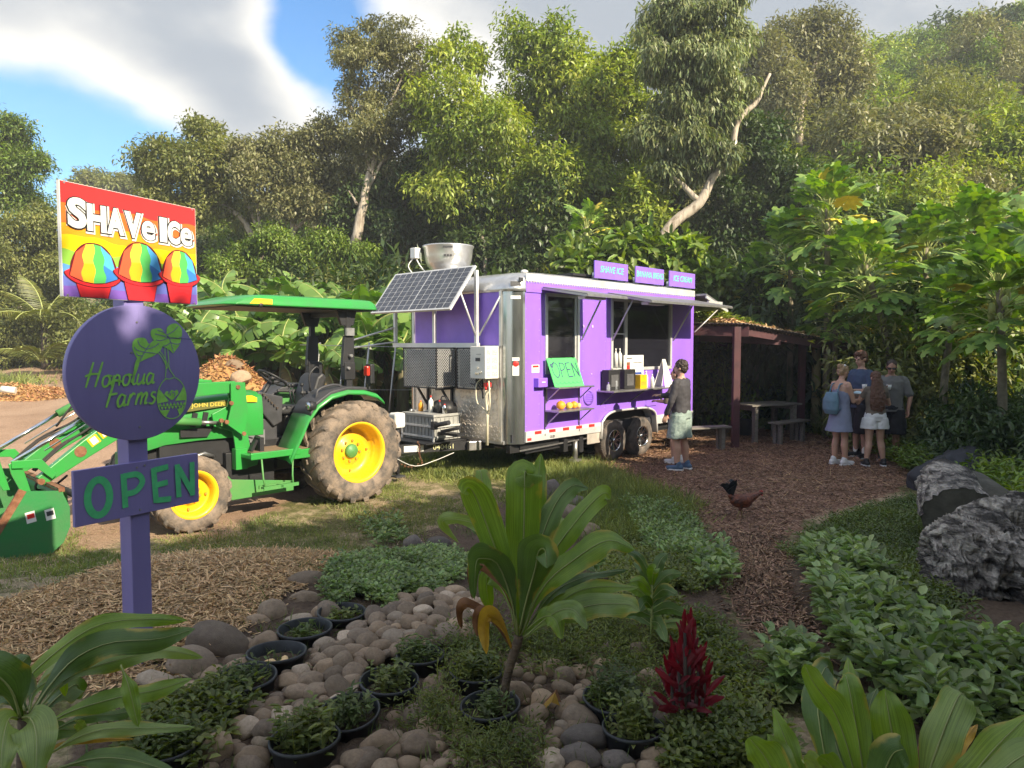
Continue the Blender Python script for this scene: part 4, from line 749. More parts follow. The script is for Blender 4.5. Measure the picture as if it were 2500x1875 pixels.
# skirt with red and white reflective tape
MB().b2(0, 1.84, -.018, 0, .54, .70).build('skirt', M['alu_light'], T); MB().b2(3.55, TL, -.018, 0, .54, .70).build('skirt', M['alu_light'], T)
x = .03; k = 0
while x < TL - .2:
    if not 1.72 < x < 3.5:
        MB().b2(x, x + .15, -.021, -.018, .645 if k % 2 else .64, .69).build('reflector', M['red' if k % 2 else 'white'], T)
    x += .165; k += 1
MB().b2(.03, .12, -.021, -.018, .56, .60).build('reflector', M['red'], T)
text_obj('GUD', .055, 'lettering', 'black', T, (.60, -.0205, .575), (R(90), 0, 0), offset=.001, ext=.001)
m = MB(); m.b2(0, TL, .1, 2.5, .42, .55); m.b2(-.2, TL, .12, .2, .38, .5); m.b2(-.2, TL, 2.4, 2.48, .38, .5); m.b2(.9, 1.0, .0, .3, .3, .5); m.b2(1.3, 1.4, .0, .3, .25, .5); m.beam((0.1, .1, .36), (2.0, .1, .40), .03, .03); m.build('underframe', M['black'], T)
m = MB(); m.beam((-.1, .02, .42), (1.5, .02, .46), .02, .02); m.cyl((1.25, .05, .12), (1.25, .05, .45), .04, n=12); m.b2(1.15, 1.35, .0, .1, .1, .14); m.build('stabiliser', M['steel'], T)
# double wheel arch
m = MB(); P = [(1.84, -.03, .42), (1.86, -.03, .6)] + [(a, -.03, b) for a, b in prof_arch()] + [(3.52, -.03, .6), (3.54, -.03, .38)]
v = []
for p in P: v += [(p[0], -.05, p[2]), (p[0], .22, p[2])]
m.add(v, [(2 * i, 2 * i + 2, 2 * i + 3, 2 * i + 1) for i in range(len(P) - 1)], 0, True); m.tube(P, .022, 6); m.build('wheel_arch', M['alu_light'], T)
m = MB(); m.b2(1.5, 1.84, .0, .012, .36, .62); m.build('mud_flap', M['tread'], T); m = MB(); m.b2(1.84, 3.54, .24, .28, .3, .95); m.b2(1.84, 3.54, .0, .26, .875, .885); m.build('wheel_well', M['black'], T)
mm('tyre_dusty', (.20, .165, .14), .9, c2=(.045, .042, .04), scale=6, bump=.2)
for i, x in enumerate((2.26, 3.10)):
    prof = [(.17, .09), (.19, .11), (.27, .115), (.325, .10), (.345, .06), (.35, 0), (.345, -.06), (.325, -.10), (.27, -.115), (.19, -.11), (.17, -.09)]
    m = MB(); m.lathe(prof, (x, .10, .35), (0, -1, 0), 40)
    for j in range(48):
        a = 2 * math.pi * j / 48; m.box((x + .346 * math.cos(a), .10, .35 + .346 * math.sin(a)), (.012, .16, .018), Euler((0, -a, 0)))
    w = m.build('wheel', M['tyre_dusty'], T)
    m = MB(); m.lathe([(.185, .105), (.19, .09), (.17, .05), (.16, -.02), (.0, -.02)], (x, .10, .35), (0, -1, 0), 36); m.build('rim', M['black'], w)
    m = MB()
    for j in range(8):
        a = 2 * math.pi * j / 8; c, s = math.cos(a), math.sin(a)
        for d in (-.13, .13): m.beam((x + .04 * c, .035, .35 + .04 * s), (x + .172 * math.cos(a + d), .012, .35 + .172 * math.sin(a + d)), .012, .018)
    m.cyl((x, .03, .35), (x, -.02, .35), .045, .04, 20); m.lathe([(.188, .098), (.192, .11), (.18, .112), (.172, .10)], (x, .10, .35), (0, -1, 0), 36); m.build('spokes', M['chrome'], w)
# windows
def window(x0, x1, z0, z1, mull=(), low=None):
    m = MB(); w = .045
    for a, b, c, d in ((x0 - .01, x0 + w, z0, z1), (x1 - w, x1 + .01, z0, z1)): m.b2(a, b, -.022, .05, c, d)
    m.b2(x0 - .01, x1 + .01, -.022, .05, z0 - .01, z0 + w); m.b2(x0 - .01, x1 + .01, -.022, .05, z1 - w, z1 + .005)
    for q in mull: m.b2(q - .018, q + .018, -.01, .04, z0 + w, z1 - w)
    f = m.build('window', M['alu_light'], T, bevel=.004); m = MB(); es = [x0 + w] + list(mull) + [x1 - w]
    for a, b in zip(es[:-1], es[1:]): MB().b2(a + .018, b - .018, .018, .024, z0 + w, z1 - w).build('pane', M['glass'], f)
    return f
window(.45, 1.26, 1.56, 2.79, [1.18]); w2_ = window(2.13, 4.03, 1.56, 2.79, [2.56])
m = MB(); m.b2(2.2, 2.53, -.0, .012, 2.18, 2.2); m.b2(2.53, 2.6, -.012, .03, 1.6, 2.76); m.build('slider_frame', M['alu_light'], w2_)
m = MB(); m.b2(2.64, 3.95, .03, .035, 1.62, 1.92); m.build('screen', M['grey_plastic'], w2_)
# window awnings, tilted flaps on struts
def awning(x0, x1, out, dz, name='awning', st=()):
    m = MB(); z0 = 2.87; m.beam(((x0 + x1) / 2, -.03, z0), ((x0 + x1) / 2, -out, z0 - dz), x1 - x0, .022); o = m.build(name, M['awning_skin'], T, bevel=.003)
    m = MB(); m.beam((x0, -.03, z0 - .02), (x0, -out, z0 - dz - .02), .03, .03); m.beam((x1, -.03, z0 - .02), (x1, -out, z0 - dz - .02), .03, .03); m.beam((x0, -out, z0 - dz - .015), (x1, -out, z0 - dz - .015), .03, .035); m.build('awning_frame', M['steel'], o)
    m = MB(); m.b2(x0 + .12, x0 + .62, -out * .85, -out * .7, z0 - dz * .8 - .085, z0 - dz * .8 - .045); m.build('awning_light', M['white_plastic'], o)
    for a in st: MB().tube([(a, -.03, 2.08), (a + .02, -out * .5, z0 - dz * .5 - .02)], .015, 8).build('strut', M['alu_light'], o)
    return o
mm('awning_skin', (.20, .20, .215), .45, .2, var=.1)
awning(.36, 1.34, .88, .14, st=(1.30,)); awning(2.0, 4.72, .88, .16, st=(2.14, 4.06))
# rear canopy panel beyond the end
m = MB(); m.beam((4.88, 1.0, 2.98), (5.75, 1.0, 2.72), 2.5, .04); pnl = m.build('rear_awning', M['awning_skin'], T)
m = MB(); m.b2(4.95, 5.5, -.27, -.23, 2.78, 2.86); m.beam((4.88, -.25, 2.93), (5.75, -.25, 2.68), .03, .05); m.build('rear_awning_frame', M['alu_light'], pnl); MB().tube([(4.86, -.02, 2.25), (5.5, -.2, 2.74)], .012, 6).build('strut', M['alu_light'], pnl)
# shelves, counter, vent, boxes on the serving side
def shelf(x0, x1, z):
    o = MB().b2(x0, x1, -.30, -.005, z - .012, z + .012).build('shelf', M['steel'], T, bevel=.003); m = MB()
    for x in (x0 + .04, x1 - .04): m.beam((x, -.012, z - .24), (x, -.012, z), .02, .012); m.beam((x, -.01, z - .22), (x, -.26, z - .015), .016, .016)
    m.build('bracket', M['steel'], o)
shelf(.43, 1.30, 1.345); shelf(.43, 1.30, .985)
MB().b2(.425, .44, -.02, -.0, .6, 1.34).b2(1.26, 1.275, -.02, -.0, .6, 1.34).build('shelf_rail', M['dark_grey'], T)
c_ = MB().b2(1.74, 3.75, -.36, -.0, 1.215, 1.24).build('counter', M['steel'], T, bevel=.004); m = MB()
for x in (1.85, 2.7, 3.6): m.beam((x, -.012, 1.0), (x, -.3, 1.21), .018, .018)
m.build('bracket', M['dark_grey'], c_)
m = MB(); m.lathe([(.10, 0), (.13, .0), (.135, .012), (.10, .016)], (1.52, 0, 1.14), (0, -1, 0), 28)
for i in range(5): m.b2(1.43, 1.61, -.014, -.004, 1.075 + i * .03, 1.088 + i * .03)
m.build('vent', M['purple'], T)
m = MB(); m.b2(.19, .40, -.10, -.0, 1.36, 1.50); m.build('outlet_box', M['purple'], T, bevel=.008); MB().b2(.26, .34, -.106, -.1, 1.43, 1.445).build('outlet_lip', M['white'], T)
MB().b2(.14, .31, -.006, 0, 1.58, 1.70).build('notice', M['white'], T); MB().b2(.16, .29, -.009, -.006, 1.66, 1.69).b2(.17, .28, -.009, -.006, 1.63, 1.637).build('notice_print', M['red'], T)
m = MB(); m.ball((1.38, -.004, 2.3), (.022, .006, .028), 10); m.ball((1.62, -.004, 2.3), (.022, .006, .028), 10); m.ball((1.6, -.004, 1.52), (.016, .006, .012), 8); m.build('screw_cover', M['purple_light'] if 'purple_light' in M else mm('purple_light', (.62, .45, .85), .5), T)
for a, b, c, d in ((TL - .11, TL - .106, .8, 2.75), (1.345, 1.349, .72, 2.78), (1.99, 1.993, .90, 2.78), (.335, .338, .72, 2.78), (.34, 2.0, 1.485, 1.488)): MB().b2(a, b, -.002, 0, c, d).build('panel_seam', M['purple_panel'], T)
m = MB()
for x in (.02, .31, 1.37, 1.97, 4.10, 4.72):
    for z in np.arange(.78, 2.76, .16): m.ball((x, -.001, z), (.007, .004, .007), 6)
m.build('rivet', M['purple_light'], T)['kind'] = 'stuff'
# roof signs
for x0, x1, s, w in ((1.63, 2.57, 'SHAVE ICE', .66), (2.80, 3.71, 'BANANA BREAD', .87), (3.90, 4.83, 'ICE CREAM', .68)):
    b = MB().b2(x0, x1, -.03, -.012, 3.10, 3.385).build('roof_sign', M['purple_panel'], T); xc = (x0 + x1) / 2
    for k, (mt, off) in enumerate((('mint', .0015),)):
        o = text_obj(s, .15, 'lettering', mt, b, (xc + (.004 if k == 0 else 0), -.0315 - .002 * k, 3.25), (R(90), 0, 0), offset=off, ext=.001, shear=.18)
        k_ = w / o.dimensions.x if o.dimensions.x else 1; o.scale = (k_, 1, 1)
    MB().b2(x0 + .1, x0 + .13, -.012, .10, 3.09, 3.2).b2(x1 - .13, x1 - .1, -.012, .10, 3.09, 3.2).build('sign_bracket', M['alu'], b)
MB().b2(1.3, 4.6, .15, 1.9, 3.13, 3.17).build('roof_solar_panel', M['black'], T)
m = MB(); m.ball((.25, .25, 3.12), (.07, .05, .03), 10); m.cyl((.25, .25, 3.07), (.25, .25, 3.12), .02); m.build('antenna', M['alu_light'], T)
# exhaust fan on the roof
fc = (.40, 2.2, 0); m = MB()
m.lathe([(.30, 3.08), (.30, 3.26), (.29, 3.28), (.32, 3.30), (.32, 3.32), (.355, 3.35), (.39, 3.42), (.41, 3.52), (.425, 3.66), (.445, 3.68), (.445, 3.70), (.42, 3.69), (.40, 3.55), (.36, 3.4), (.0, 3.36)], (fc[0], fc[1], 0), (0, 0, 1), 48); F_ = m.build('exhaust_fan', M['alu'], T)
m = MB(); m.b2(-.12, -.0, 2.46, 2.60, 3.48, 3.66); e_ = m.build('switch_box', M['white'], F_, bevel=.01)
MB().tube(spline([(-.08, 2.55, 3.5), (-.16, 2.6, 3.35), (-.12, 2.5, 3.2), (-.02, 2.42, 3.12)], 12), .009, 6).tube(spline([(-.06, 2.52, 3.5), (-.02, 2.46, 3.36), (.08, 2.36, 3.2), (.14, 2.3, 3.12)], 10), .011, 6).build('conduit', M['white'], F_)
m = MB()
for j, a in enumerate((-2.42, -2.30, -2.18)):
    q = Vector((math.cos(a), math.sin(a), 0)); m.box((fc[0] + q.x * .413, fc[1] + q.y * .413, 3.50), (.01, .035, .035), Euler((0, 0, a)))
m.box((fc[0] + math.cos(-2.3) * .425, fc[1] + math.sin(-2.3) * .425, 3.64), (.012, .16, .03), Euler((0, 0, -2.3))); m.build('rating_plate', M['dark_grey'], F_)
# folded-out solar panel on the nose
pa, pb = Vector((-.30, .74, 3.20)), Vector((-.82, .74, 2.52)); pw = 2.02
U = Vector((0, 1, 0)); Vv = (pb - pa).normalized(); Wn = U.cross(Vv); Hh = (pb - pa).length
MBx = MB(); MBx.box(pa + Vv * Hh / 2 + U * pw / 2, (pw, Hh, .035), Matrix((U, Vv, Wn)).transposed()); sp_ = MBx.build('solar_panel', M['alu_light'], T)
mm('pv', (.07, .075, .095), .28, .3, var=.2, scale=6); m = MB(); sgn = 1 if Wn.x < 0 else -1
nu, nv = 12, 8
for i in range(nu):
    for j in range(nv):
        cu = pw * (.02 + .96 * (i + .5) / nu) + (0.006 if i >= nu / 2 else -.006); cv = Hh * (.03 + .94 * (j + .5) / nv)
        m.box(pa + U * cu + Vv * cv + Wn * sgn * .019, (pw * .96 / nu - .014, Hh * .94 / nv - .011, .004), Matrix((U, Vv, Wn)).transposed())
m.build('solar_cell', M['pv'], sp_)
m = MB()
for y in (.70, 1.70): m.b2(-.36, -.31, y - .025, y + .025, 1.98, 3.13 if y < 1 else 2.6)
m.b2(-.37, -.30, .66, 2.78, 1.96, 2.03); m.b2(-.36, -.31, 2.72, 2.77, 1.98, 2.62); m.build('panel_frame', M['alu_light'], T)
for a, b in (((-.34, .70, 2.12), (-.62, .75, 2.80)), ((-.30, .68, 2.14), (-.26, .26, 2.72)), ((-.34, 2.74, 2.30), (-.95, 3.3, 2.05)), ((-.34, 2.74, 2.05), (-.9, 3.2, 1.95))): MB().tube([a, b], .015, 8).build('strut', M['alu_light'], T)
# cages, heater, pipework, crate on the nose
def cage(name, x0, x1, y0, y1, z0, z1):
    m = MB(); m.b2(x0 + .03, x1, y0 + .03, y1 - .03, z0 + .03, z1 - .03); o = m.build(name, M['dark_grey'], T); m = MB()
    for a in (x0, x1 - .01):
        for b in (y0, y1): m.b2(a - .008, a + .012, b - .01, b + .01, z0, z1)
    for z in (z0, z1):
        for b in (y0, y1): m.b2(x0, x1, b - .01, b + .01, z - .01, z + .01)
        m.b2(x0 - .01, x0 + .01, y0, y1, z - .01, z + .01)
    m.build('cage_frame', M['black'], o); m = MB(); s = .045        # expanded metal: crossing slanted strands
    def strands(P, Q, a1, b1):      # P + a*Qa + b*Qb
        a = -b1
        while a < a1:
            for sg in (1, -1):
                if sg == 1: u0, v0, u1, v1 = a, 0, a + b1, b1
                else: u0, v0, u1, v1 = a, b1, a + b1, 0
                if u0 < 0: v0 += -u0 * sg; u0 = 0
                if u1 > a1: v1 -= (u1 - a1) * sg; u1 = a1
                if u1 - u0 > .01: m.beam(P + Q[0] * u0 + Q[1] * v0, P + Q[0] * u1 + Q[1] * v1, .008, .004)
            a += s
    strands(Vector((x0, y0, z0)), (Vector((0, 1, 0)), Vector((0, 0, 1))), y1 - y0, z1 - z0); strands(Vector((x0, y0, z0)), (Vector((1, 0, 0)), Vector((0, 0, 1))), x1 - x0, z1 - z0)
    m.build('cage_mesh', M['alu_light'], o, fix=False); return o
c1 = cage('equipment_cage', -.68, -.28, 1.24, 2.06, 1.33, 1.95)
MB().beam((-.5, 1.95, 1.33), (-.27, 1.95, 1.0), .03, .03).beam((-.5, 1.35, 1.33), (-.27, 1.35, 1.0), .03, .03).b2(-.29, -.26, 1.93, 1.97, .8, 1.35).b2(-.29, -.26, 1.33, 1.37, .8, 1.35).b2(-.6, -.25, 1.33, 1.37, 1.29, 1.33).build('bracket', M['black'], T)
c2 = cage('equipment_cage', -.42, -.28, .62, 1.05, 1.33, 1.95)
m = MB(); m.b2(-.56, -.28, .27, .60, 1.50, 1.98); hb = m.build('water_heater', M['white_plastic'], T, bevel=.012); m = MB()
for a, b in ((.36, 1.60), (.42, 1.66), (.46, 1.58), (.41, 1.58)): m.cyl((-.575, a, b), (-.56, a, b), .018, n=12)
m.build('knob', M['chrome'], hb); MB().b2(-.563, -.56, .38, .48, 1.76, 1.81).b2(-.563, -.56, .36, .46, 1.86, 1.865).build('badge', M['dark_grey'], hb)
m = MB()
for i, (z0, z1) in enumerate(((1.85, 1.93), (1.73, 1.82), (1.64, 1.70), (1.54, 1.61))): m.b2(-.53, -.46, .266, .27, z0, z1); m.b2(-.42, -.32, .266, .27, z0, z1)
m.build('sticker', M['sticker'] if 'sticker' in M else mm('sticker', (.35, .36, .34), .5, c2=(.75, .74, .6), scale=60, thr=(.45, .55)), hb)
mm('pvc', (.72, .66, .50), .45, var=.1); m = MB()
m.tube([(-.40, .40, .50), (-.40, .40, 1.02), (-.40, .43, 1.3), (-.42, .43, 1.5)], .022, 8); m.tube(spline([(-.42, .35, 1.5), (-.45, .30, 1.35), (-.46, .28, 1.15), (-.42, .34, 1.02), (-.38, .4, 1.05)], 14), .012, 6); m.tube(spline([(-.42, .5, 1.5), (-.47, .56, 1.4), (-.47, .55, 1.15), (-.42, .46, 1.05), (-.4, .42, 1.0)], 14), .011, 6); m.tube(spline([(-.40, .33, 1.36), (-.44, .36, 1.25), (-.44, .33, 1.1), (-.4, .36, .98)], 10), .010, 6); m.build('pipework', M['pvc'], T)
MB().b2(-.46, -.38, .33, .41, 1.38, 1.44).cyl((-.45, .37, 1.33), (-.45, .37, 1.38), .02).build('valve', M['red'], T); MB().tube(spline([(-.3, .9, 1.43), (-.4, .8, 1.42), (-.42, .65, 1.4), (-.40, .52, 1.33), (-.42, .47, 1.2)], 12), .014, 6).build('hose', M['dark_grey'], T)
MB().b2(-.30, -.25, 1.02, 1.10, 1.45, 1.58).b2(-.30, -.25, .6, .85, 1.40, 1.52).build('junction_box', M['dark_grey'], T)
m = MB(); X0, X1, Y0, Y1 = -.95, -.42, .98, 1.72; m.b2(X0, X1, Y0, Y1, .56, .93)
for y in np.arange(Y0 + .04, Y1, .085): m.b2(X0 - .012, X0, y, y + .016, .57, .90)
for x in np.arange(X0 + .04, X1, .085): m.b2(x, x + .016, Y0 - .012, Y0, .57, .90)
m.b2(X0 - .02, X1 + .01, Y0 - .02, Y1 + .02, .915, .955); m.build('battery_box', M['crate_grey'] if 'crate_grey' in M else mm('crate_grey', (.36, .36, .34), .5, var=.15), T, bevel=.004)
m = MB()
for z in (.60, .76): m.b2(X0 - .03, X0 - .015, Y0 - .03, Y1 + .03, z, z + .03); m.b2(X0 - .03, X1, Y0 - .035, Y0 - .02, z, z + .03)
for y in (Y0 - .03, Y1): m.b2(X0 - .03, X0 - .015, y, y + .03, .52, .79)
m.build('box_rail', M['alu_light'], T)
m = MB(); m.tube([(-.98, .93, .80), (-.98, .60, .87)], .035, 12); m.tube([(-.95, .80, .72), (-.9, .45, .8)], .025, 10); m.b2(-1.02, -.94, .9, .97, .74, .86); m.b2(-.9, -.75, .5, .95, .66, .70); m.build('water_pump', M['black'], T)
# drawbar with painted number
m = MB(); m.beam((-.05, .62, .47), (-1.72, 1.28, .47), .07, .13); m.beam((-.05, 1.98, .47), (-1.72, 1.34, .47), .07, .13); m.b2(-1.95, -1.6, 1.27, 1.35, .42, .53); m.b2(-1.2, -.3, .85, 1.75, .535, .55); m.build('drawbar', M['black'], T)
dv = Vector((-1.67, .66, 0)).normalized(); nrm = Vector((dv.y * -1, dv.x, 0)); nrm = nrm if nrm.y < 0 else -nrm; ang = math.atan2(-dv.y, -dv.x)
mm('chalk', (.82, .80, .45), .7, var=.1)
def onbar(f, off): p = Vector((-.05, .62, .47)) + Vector((-1.67, .66, 0)) * f; return p + nrm * (.035 + off)
text_obj('040461', .11, 'lettering', 'chalk', T, onbar(.46, .003), (R(90), 0, ang), ext=.0008, sx=1.05, offset=-.001)
o = MB().box((0, 0, 0), (.30, .004, .09)).build('sticker', M['white'], T); o.location = onbar(.72, .003); o.rotation_euler = (0, 0, ang)
o = MB().box((0, 0, 0), (.2, .10, .14)).build('hitch_box', M['steel'], T, bevel=.01); o.location = onbar(.20, .05); o.rotation_euler = (0, 0, ang)
m = MB(); m.cyl((-1.52, 1.12, .12), (-1.52, 1.12, .78), .032, n=14); m.b2(-1.6, -1.44, 1.04, 1.2, .08, .10); m.build('jack_post', M['dark_grey'], T); m = MB(); m.b2(-1.62, -1.44, 1.02, 1.2, .80, 1.02); m.build('jack_head', M['white'], T, bevel=.03)
m = MB()
for i in range(9):
    z = .56 - i * .038; m.lathe([(.014, -.006), (.022, 0), (.014, .006), (.010, 0), (.014, -.006)], (-1.22 + .012 * math.sin(i), 1.02 - .01 * i, z), (1, 0, 0) if i % 2 else (0, 1, 0), 10)
for i in range(6): m.lathe([(.014, -.006), (.022, 0), (.014, .006), (.010, 0), (.014, -.006)], (-1.25 - .03 * i, .98 + .04 * i, .24 - .012 * i * (5 - i) * .5), (0, 0, 1) if i % 2 else (0, 1, 0), 10)
m.build('chain', M['rust'], T); MB().tube(spline([(-1.6, 1.2, .4), (-1.4, .9, .25), (-1.1, .8, .3), (-.8, .7, .4)], 12), .006, 5).build('cable', M['white_plastic'], T)
# red tag on the column
m = MB(); a = R(-128); q = Vector((0, RC, 0)) + Vector((math.cos(a), math.sin(a), 0)) * (RC + .003); o = MB().box((0, 0, 0), (.10, .003, .15)).box((0, 0, .17), (.11, .003, .05)).build('tag', M['white'], T); o.location = (q.x, q.y, 1.62); o.rotation_euler = (0, 0, a + math.pi / 2)
o = MB().ball((0, 0, 0), (.045, .01, .045), 14).build('tag_clip', M['red'], T); o.location = (q.x, q.y, 1.72); o.rotation_euler = (0, 0, a + math.pi / 2)
o = MB().box((0, 0, 0), (.15, .003, .05)).build('column_sticker', M['white'], T); o.location = (q.x, q.y, 2.70); o.rotation_euler = (0, 0, a + math.pi / 2)
o = MB().box((0, 0, 0), (.16, .006, .07)).box((0, 0, 0), (.13, .012, .04)).build('marker_plate', M['dark_grey'], T); o.location = (q.x + .0, q.y - .0, 2.90); o.rotation_euler = (R(-12), 0, a + math.pi / 2)
# ---- things standing on the trailer (top-level)
TM = Matrix.Translation((.195, 10.57, 0)) @ Matrix.Rotation(TA, 4, 'Z')
def tw(x, y, z): return TM @ Vector((x, y, z))
g = thing('open_sign', 'bright green sheet hand lettered OPEN, leaning against the left serving window', 'sign', tw(.75, -.24, 1.36), TA)
MB().box((0, 0, 0.235), (.70, .012, .47)).build('sheet', M['sheet_green'], g); m = MB(); k = 0
lt = [[smooth2([(.0, .5), (-.12, .3), (-.12, -.2), (0, -.45), (.13, -.2), (.12, .3), (0, .5)]), smooth2([(-.13, .42), (-.17, .3), (-.1, .2), (-.02, .45)])],
      [[(-.08, -.45), (-.06, .45)], smooth2([(-.07, .45), (.10, .4), (.12, .15), (.02, 0), (-.07, -.02)])],
      [[(.1, .45), (-.08, .42), (-.08, -.45), (.12, -.42)], [(-.08, .02), (.08, .03)]], [[(-.1, -.45), (-.1, .45)], [(-.1, .45), (.11, -.45)], [(.11, -.45), (.1, .45)]]]
for i, L_ in enumerate(lt):
    for st in L_: ribbon(m, [(-.22 + i * .155 + x * .55, .27 + y * .26) for x, y in st], .019, (0, -.0075, 0), (1, 0, 0), (0, 0, 1), (0, -1, 0), k=k); k += 1
for i in range(6): ribbon(m, arc(-.25 + i * .1, .075, .05, .03, 180, 360, 8), .007, (0, -.0075, 0), (1, 0, 0), (0, 0, 1), (0, -1, 0), k=i)
m.build('lettering', M['ink'], g, fix=False); MB().box((-.25, 0, .48), (.01, .03, .05)).box((.28, 0, .48), (.01, .03, .05)).build('clip', M['black'], g)
g.rotation_euler = (R(-22), 0, TA)
fru = [(.66, 'orange', .075, 'large orange fruit at the left end of the lower shelf'), (.86, 'yellow_f', .058, 'small yellow fruit second on the lower shelf'), (.98, 'orange', .062, 'orange fruit third on the lower shelf'), (1.09, 'peach', .045, 'small pale fruit at the right end of the lower shelf')]
mm('orange', (.80, .36, .03), .5, bump=.1, bscale=90, var=.12); mm('yellow_f', (.75, .55, .08), .5, var=.1); mm('peach', (.75, .45, .22), .5, var=.15)
for x, mt, r, lb in fru:
    p = tw(x, -.14, .998 + r * .93); f = thing('fruit', lb, 'fruit', p - Vector((0, 0, r * .93)), 0, 'fruit on the lower trailer shelf'); MB().ball((0, 0, r * .93), (r, r, r * .93), 18).build('flesh', M[mt], f); MB().cyl((0, 0, r * 1.82), (0, 0, r * 2.0), .006, n=6).build('stalk', M['bark_dark'], f)
def bottle(x, y, z, h, r, mt, cap, label, name='bottle', scene_loc=None):
    t = thing(name, label, 'bottle', tw(x, y, z) if scene_loc is None else scene_loc); m = MB(); m.lathe([(0, 0), (r, 0), (r, h * .62), (r * .9, h * .7), (r * .35, h * .82), (r * .35, h * .9)], (0, 0, 0), (0, 0, 1), 16); m.build('body', M[mt], t); MB().cyl((0, 0, h * .88), (0, 0, h), r * .4, r * .3, 12).build('cap', M[cap], t)
for x, y, h, r, mt, cp, lb in [(2.05, -.16, .22, .035, 'clear', 'clear', 'clear spray bottle in front of the left napkin box'), (2.98, -.15, .30, .035, 'white', 'white', 'tall white squeeze bottle beside the yellow box on the counter'), (3.10, -.2, .24, .035, 'white', 'white', 'shorter white squeeze bottle on the counter'), (1.80, -.2, .14, .03, 'clear', 'purple', 'small clear jar at the left end of the counter')]:
    bottle(x, y, 1.241, h, r, mt, cp, lb)
bottle(2.27, .0, 1.61, .33, .04, 'white', 'white', 'left white bottle standing inside the serving window'); bottle(2.39, .0, 1.61, .33, .04, 'white', 'white', 'right white bottle standing inside the serving window')
for x, lb in ((2.0, 'black napkin dispenser at the left of the counter'), (2.45, 'black napkin dispenser beside the yellow box on the counter')):
    t = thing('napkin_dispenser', lb, 'dispenser', tw(x, -.10, 1.241), TA, 'black dispensers on the counter'); MB().b2(-.16, .16, -.08, .07, 0, .34).build('case', M['black'], t, bevel=.01); MB().b2(-.10, .10, -.086, -.079, .06, .26).build('front_plate', M['grey_plastic'], t)
t = thing('box', 'yellow carton of straws on the counter in front of the menu poster', 'box', tw(2.74, -.2, 1.241), TA); MB().b2(-.10, .10, -.06, .06, 0, .24).build('carton', M['yellow_paint'], t); MB().b2(-.08, .08, -.0615, -.06, .05, .12).build('print', M['orange'], t)
t = thing('menu_poster', 'white menu poster with coloured squares standing on the counter', 'poster', tw(2.72, -.06, 1.3), TA); MB().b2(-.30, .30, -.006, .006, 0, .52).build('sheet', M['white'], t)
mm('blue_p', (.05, .30, .75), .5); mm('navy', (.03, .07, .3), .5); mm('brownp', (.25, .1, .05), .5)
for a, b, c, d, mt in ((-.22, -.12, .14, .21, 'yellow_paint'), (-.22, -.12, .21, .28, 'orange'), (-.22, -.12, .28, .34, 'red'), (-.22, -.12, .34, .4, 'brownp'), (.0, .18, .05, .15, 'blue_p'), (-.06, .24, .18, .22, 'navy')): MB().b2(a, b, -.0085, -.006, c, d).build('print', M[mt], t)
MB().b2(-.22, -.05, -.0085, -.006, .46, .475).b2(-.03, .24, -.0085, -.006, .38, .392).b2(-.05, .24, -.0085, -.006, .32, .324).b2(-.05, .2, -.0085, -.006, .29, .294).build('print', M['black'], t)
t = thing('tent_card', 'white folded tent card standing open at the right end of the counter', 'menu card', tw(3.50, -.18, 1.241), TA); MB().add([(-.15, -.13, 0), (.15, -.13, 0), (.05, 0, .50), (-.05, 0, .50), (-.15, .12, 0), (.15, .12, 0)], [(0, 1, 2, 3), (4, 3, 2, 5)], 0, False).build('card', M['white'], t)
t = thing('phone', 'small dark device hanging under the counter edge on a strap', 'device', tw(3.2, -.3, 1.05), TA); MB().tube([(0, -.03, .16), (0, -.03, .05)], .004, 5).build('strap', M['black'], t); MB().b2(-.02, .02, -.04, -.02, -.03, .06).build('body', M['black'], t, bevel=.004)
for y, h, mt, cp, lb in ((1.58, .17, 'orange', 'orange_light', 'orange bottle on the grey battery box'), (1.33, .26, 'white', 'red_light', 'white bottle with red cap in the middle of the battery box'), (1.12, .2, 'black', 'red_light', 'dark bottle with red cap on the battery box'), (1.0, .15, 'chrome', 'red_light', 'small silver bottle with red cap at the corner of the battery box')):
    bottle(-.72, y, .956, h, .04, mt, cp, lb)
t = thing('tool_bag', 'black tool bag lying on the battery box behind the bottles', 'bag', tw(-.58, 1.18, .956), TA); MB().loft([[Vector((a * s, b * s2, z)) for a, b in ((-.1, -.2), (.1, -.2), (.13, 0), (.1, .2), (-.1, .2), (-.13, 0))] for z, s, s2 in ((0, 1, 1), (.08, 1.05, 1.0), (.15, .8, .85), (.19, .35, .6))]).build('bag_body', M['black'], t); MB().tube(spline([(0, -.08, .18), (0, -.05, .24), (0, .05, .24), (0, .08, .18)], 8), .01, 6).build('handle', M['dark_grey'], t)
t = thing('pipe_fittings', 'loose metal pipe fittings at the back corner of the battery box', 'tools', tw(-.85, 1.62, .956), TA)
MB().cyl((-.05, 0, .02), (.06, .03, .02), .018).cyl((0, -.08, .02), (.02, .06, .03), .014).build('fitting', M['steel'], t)
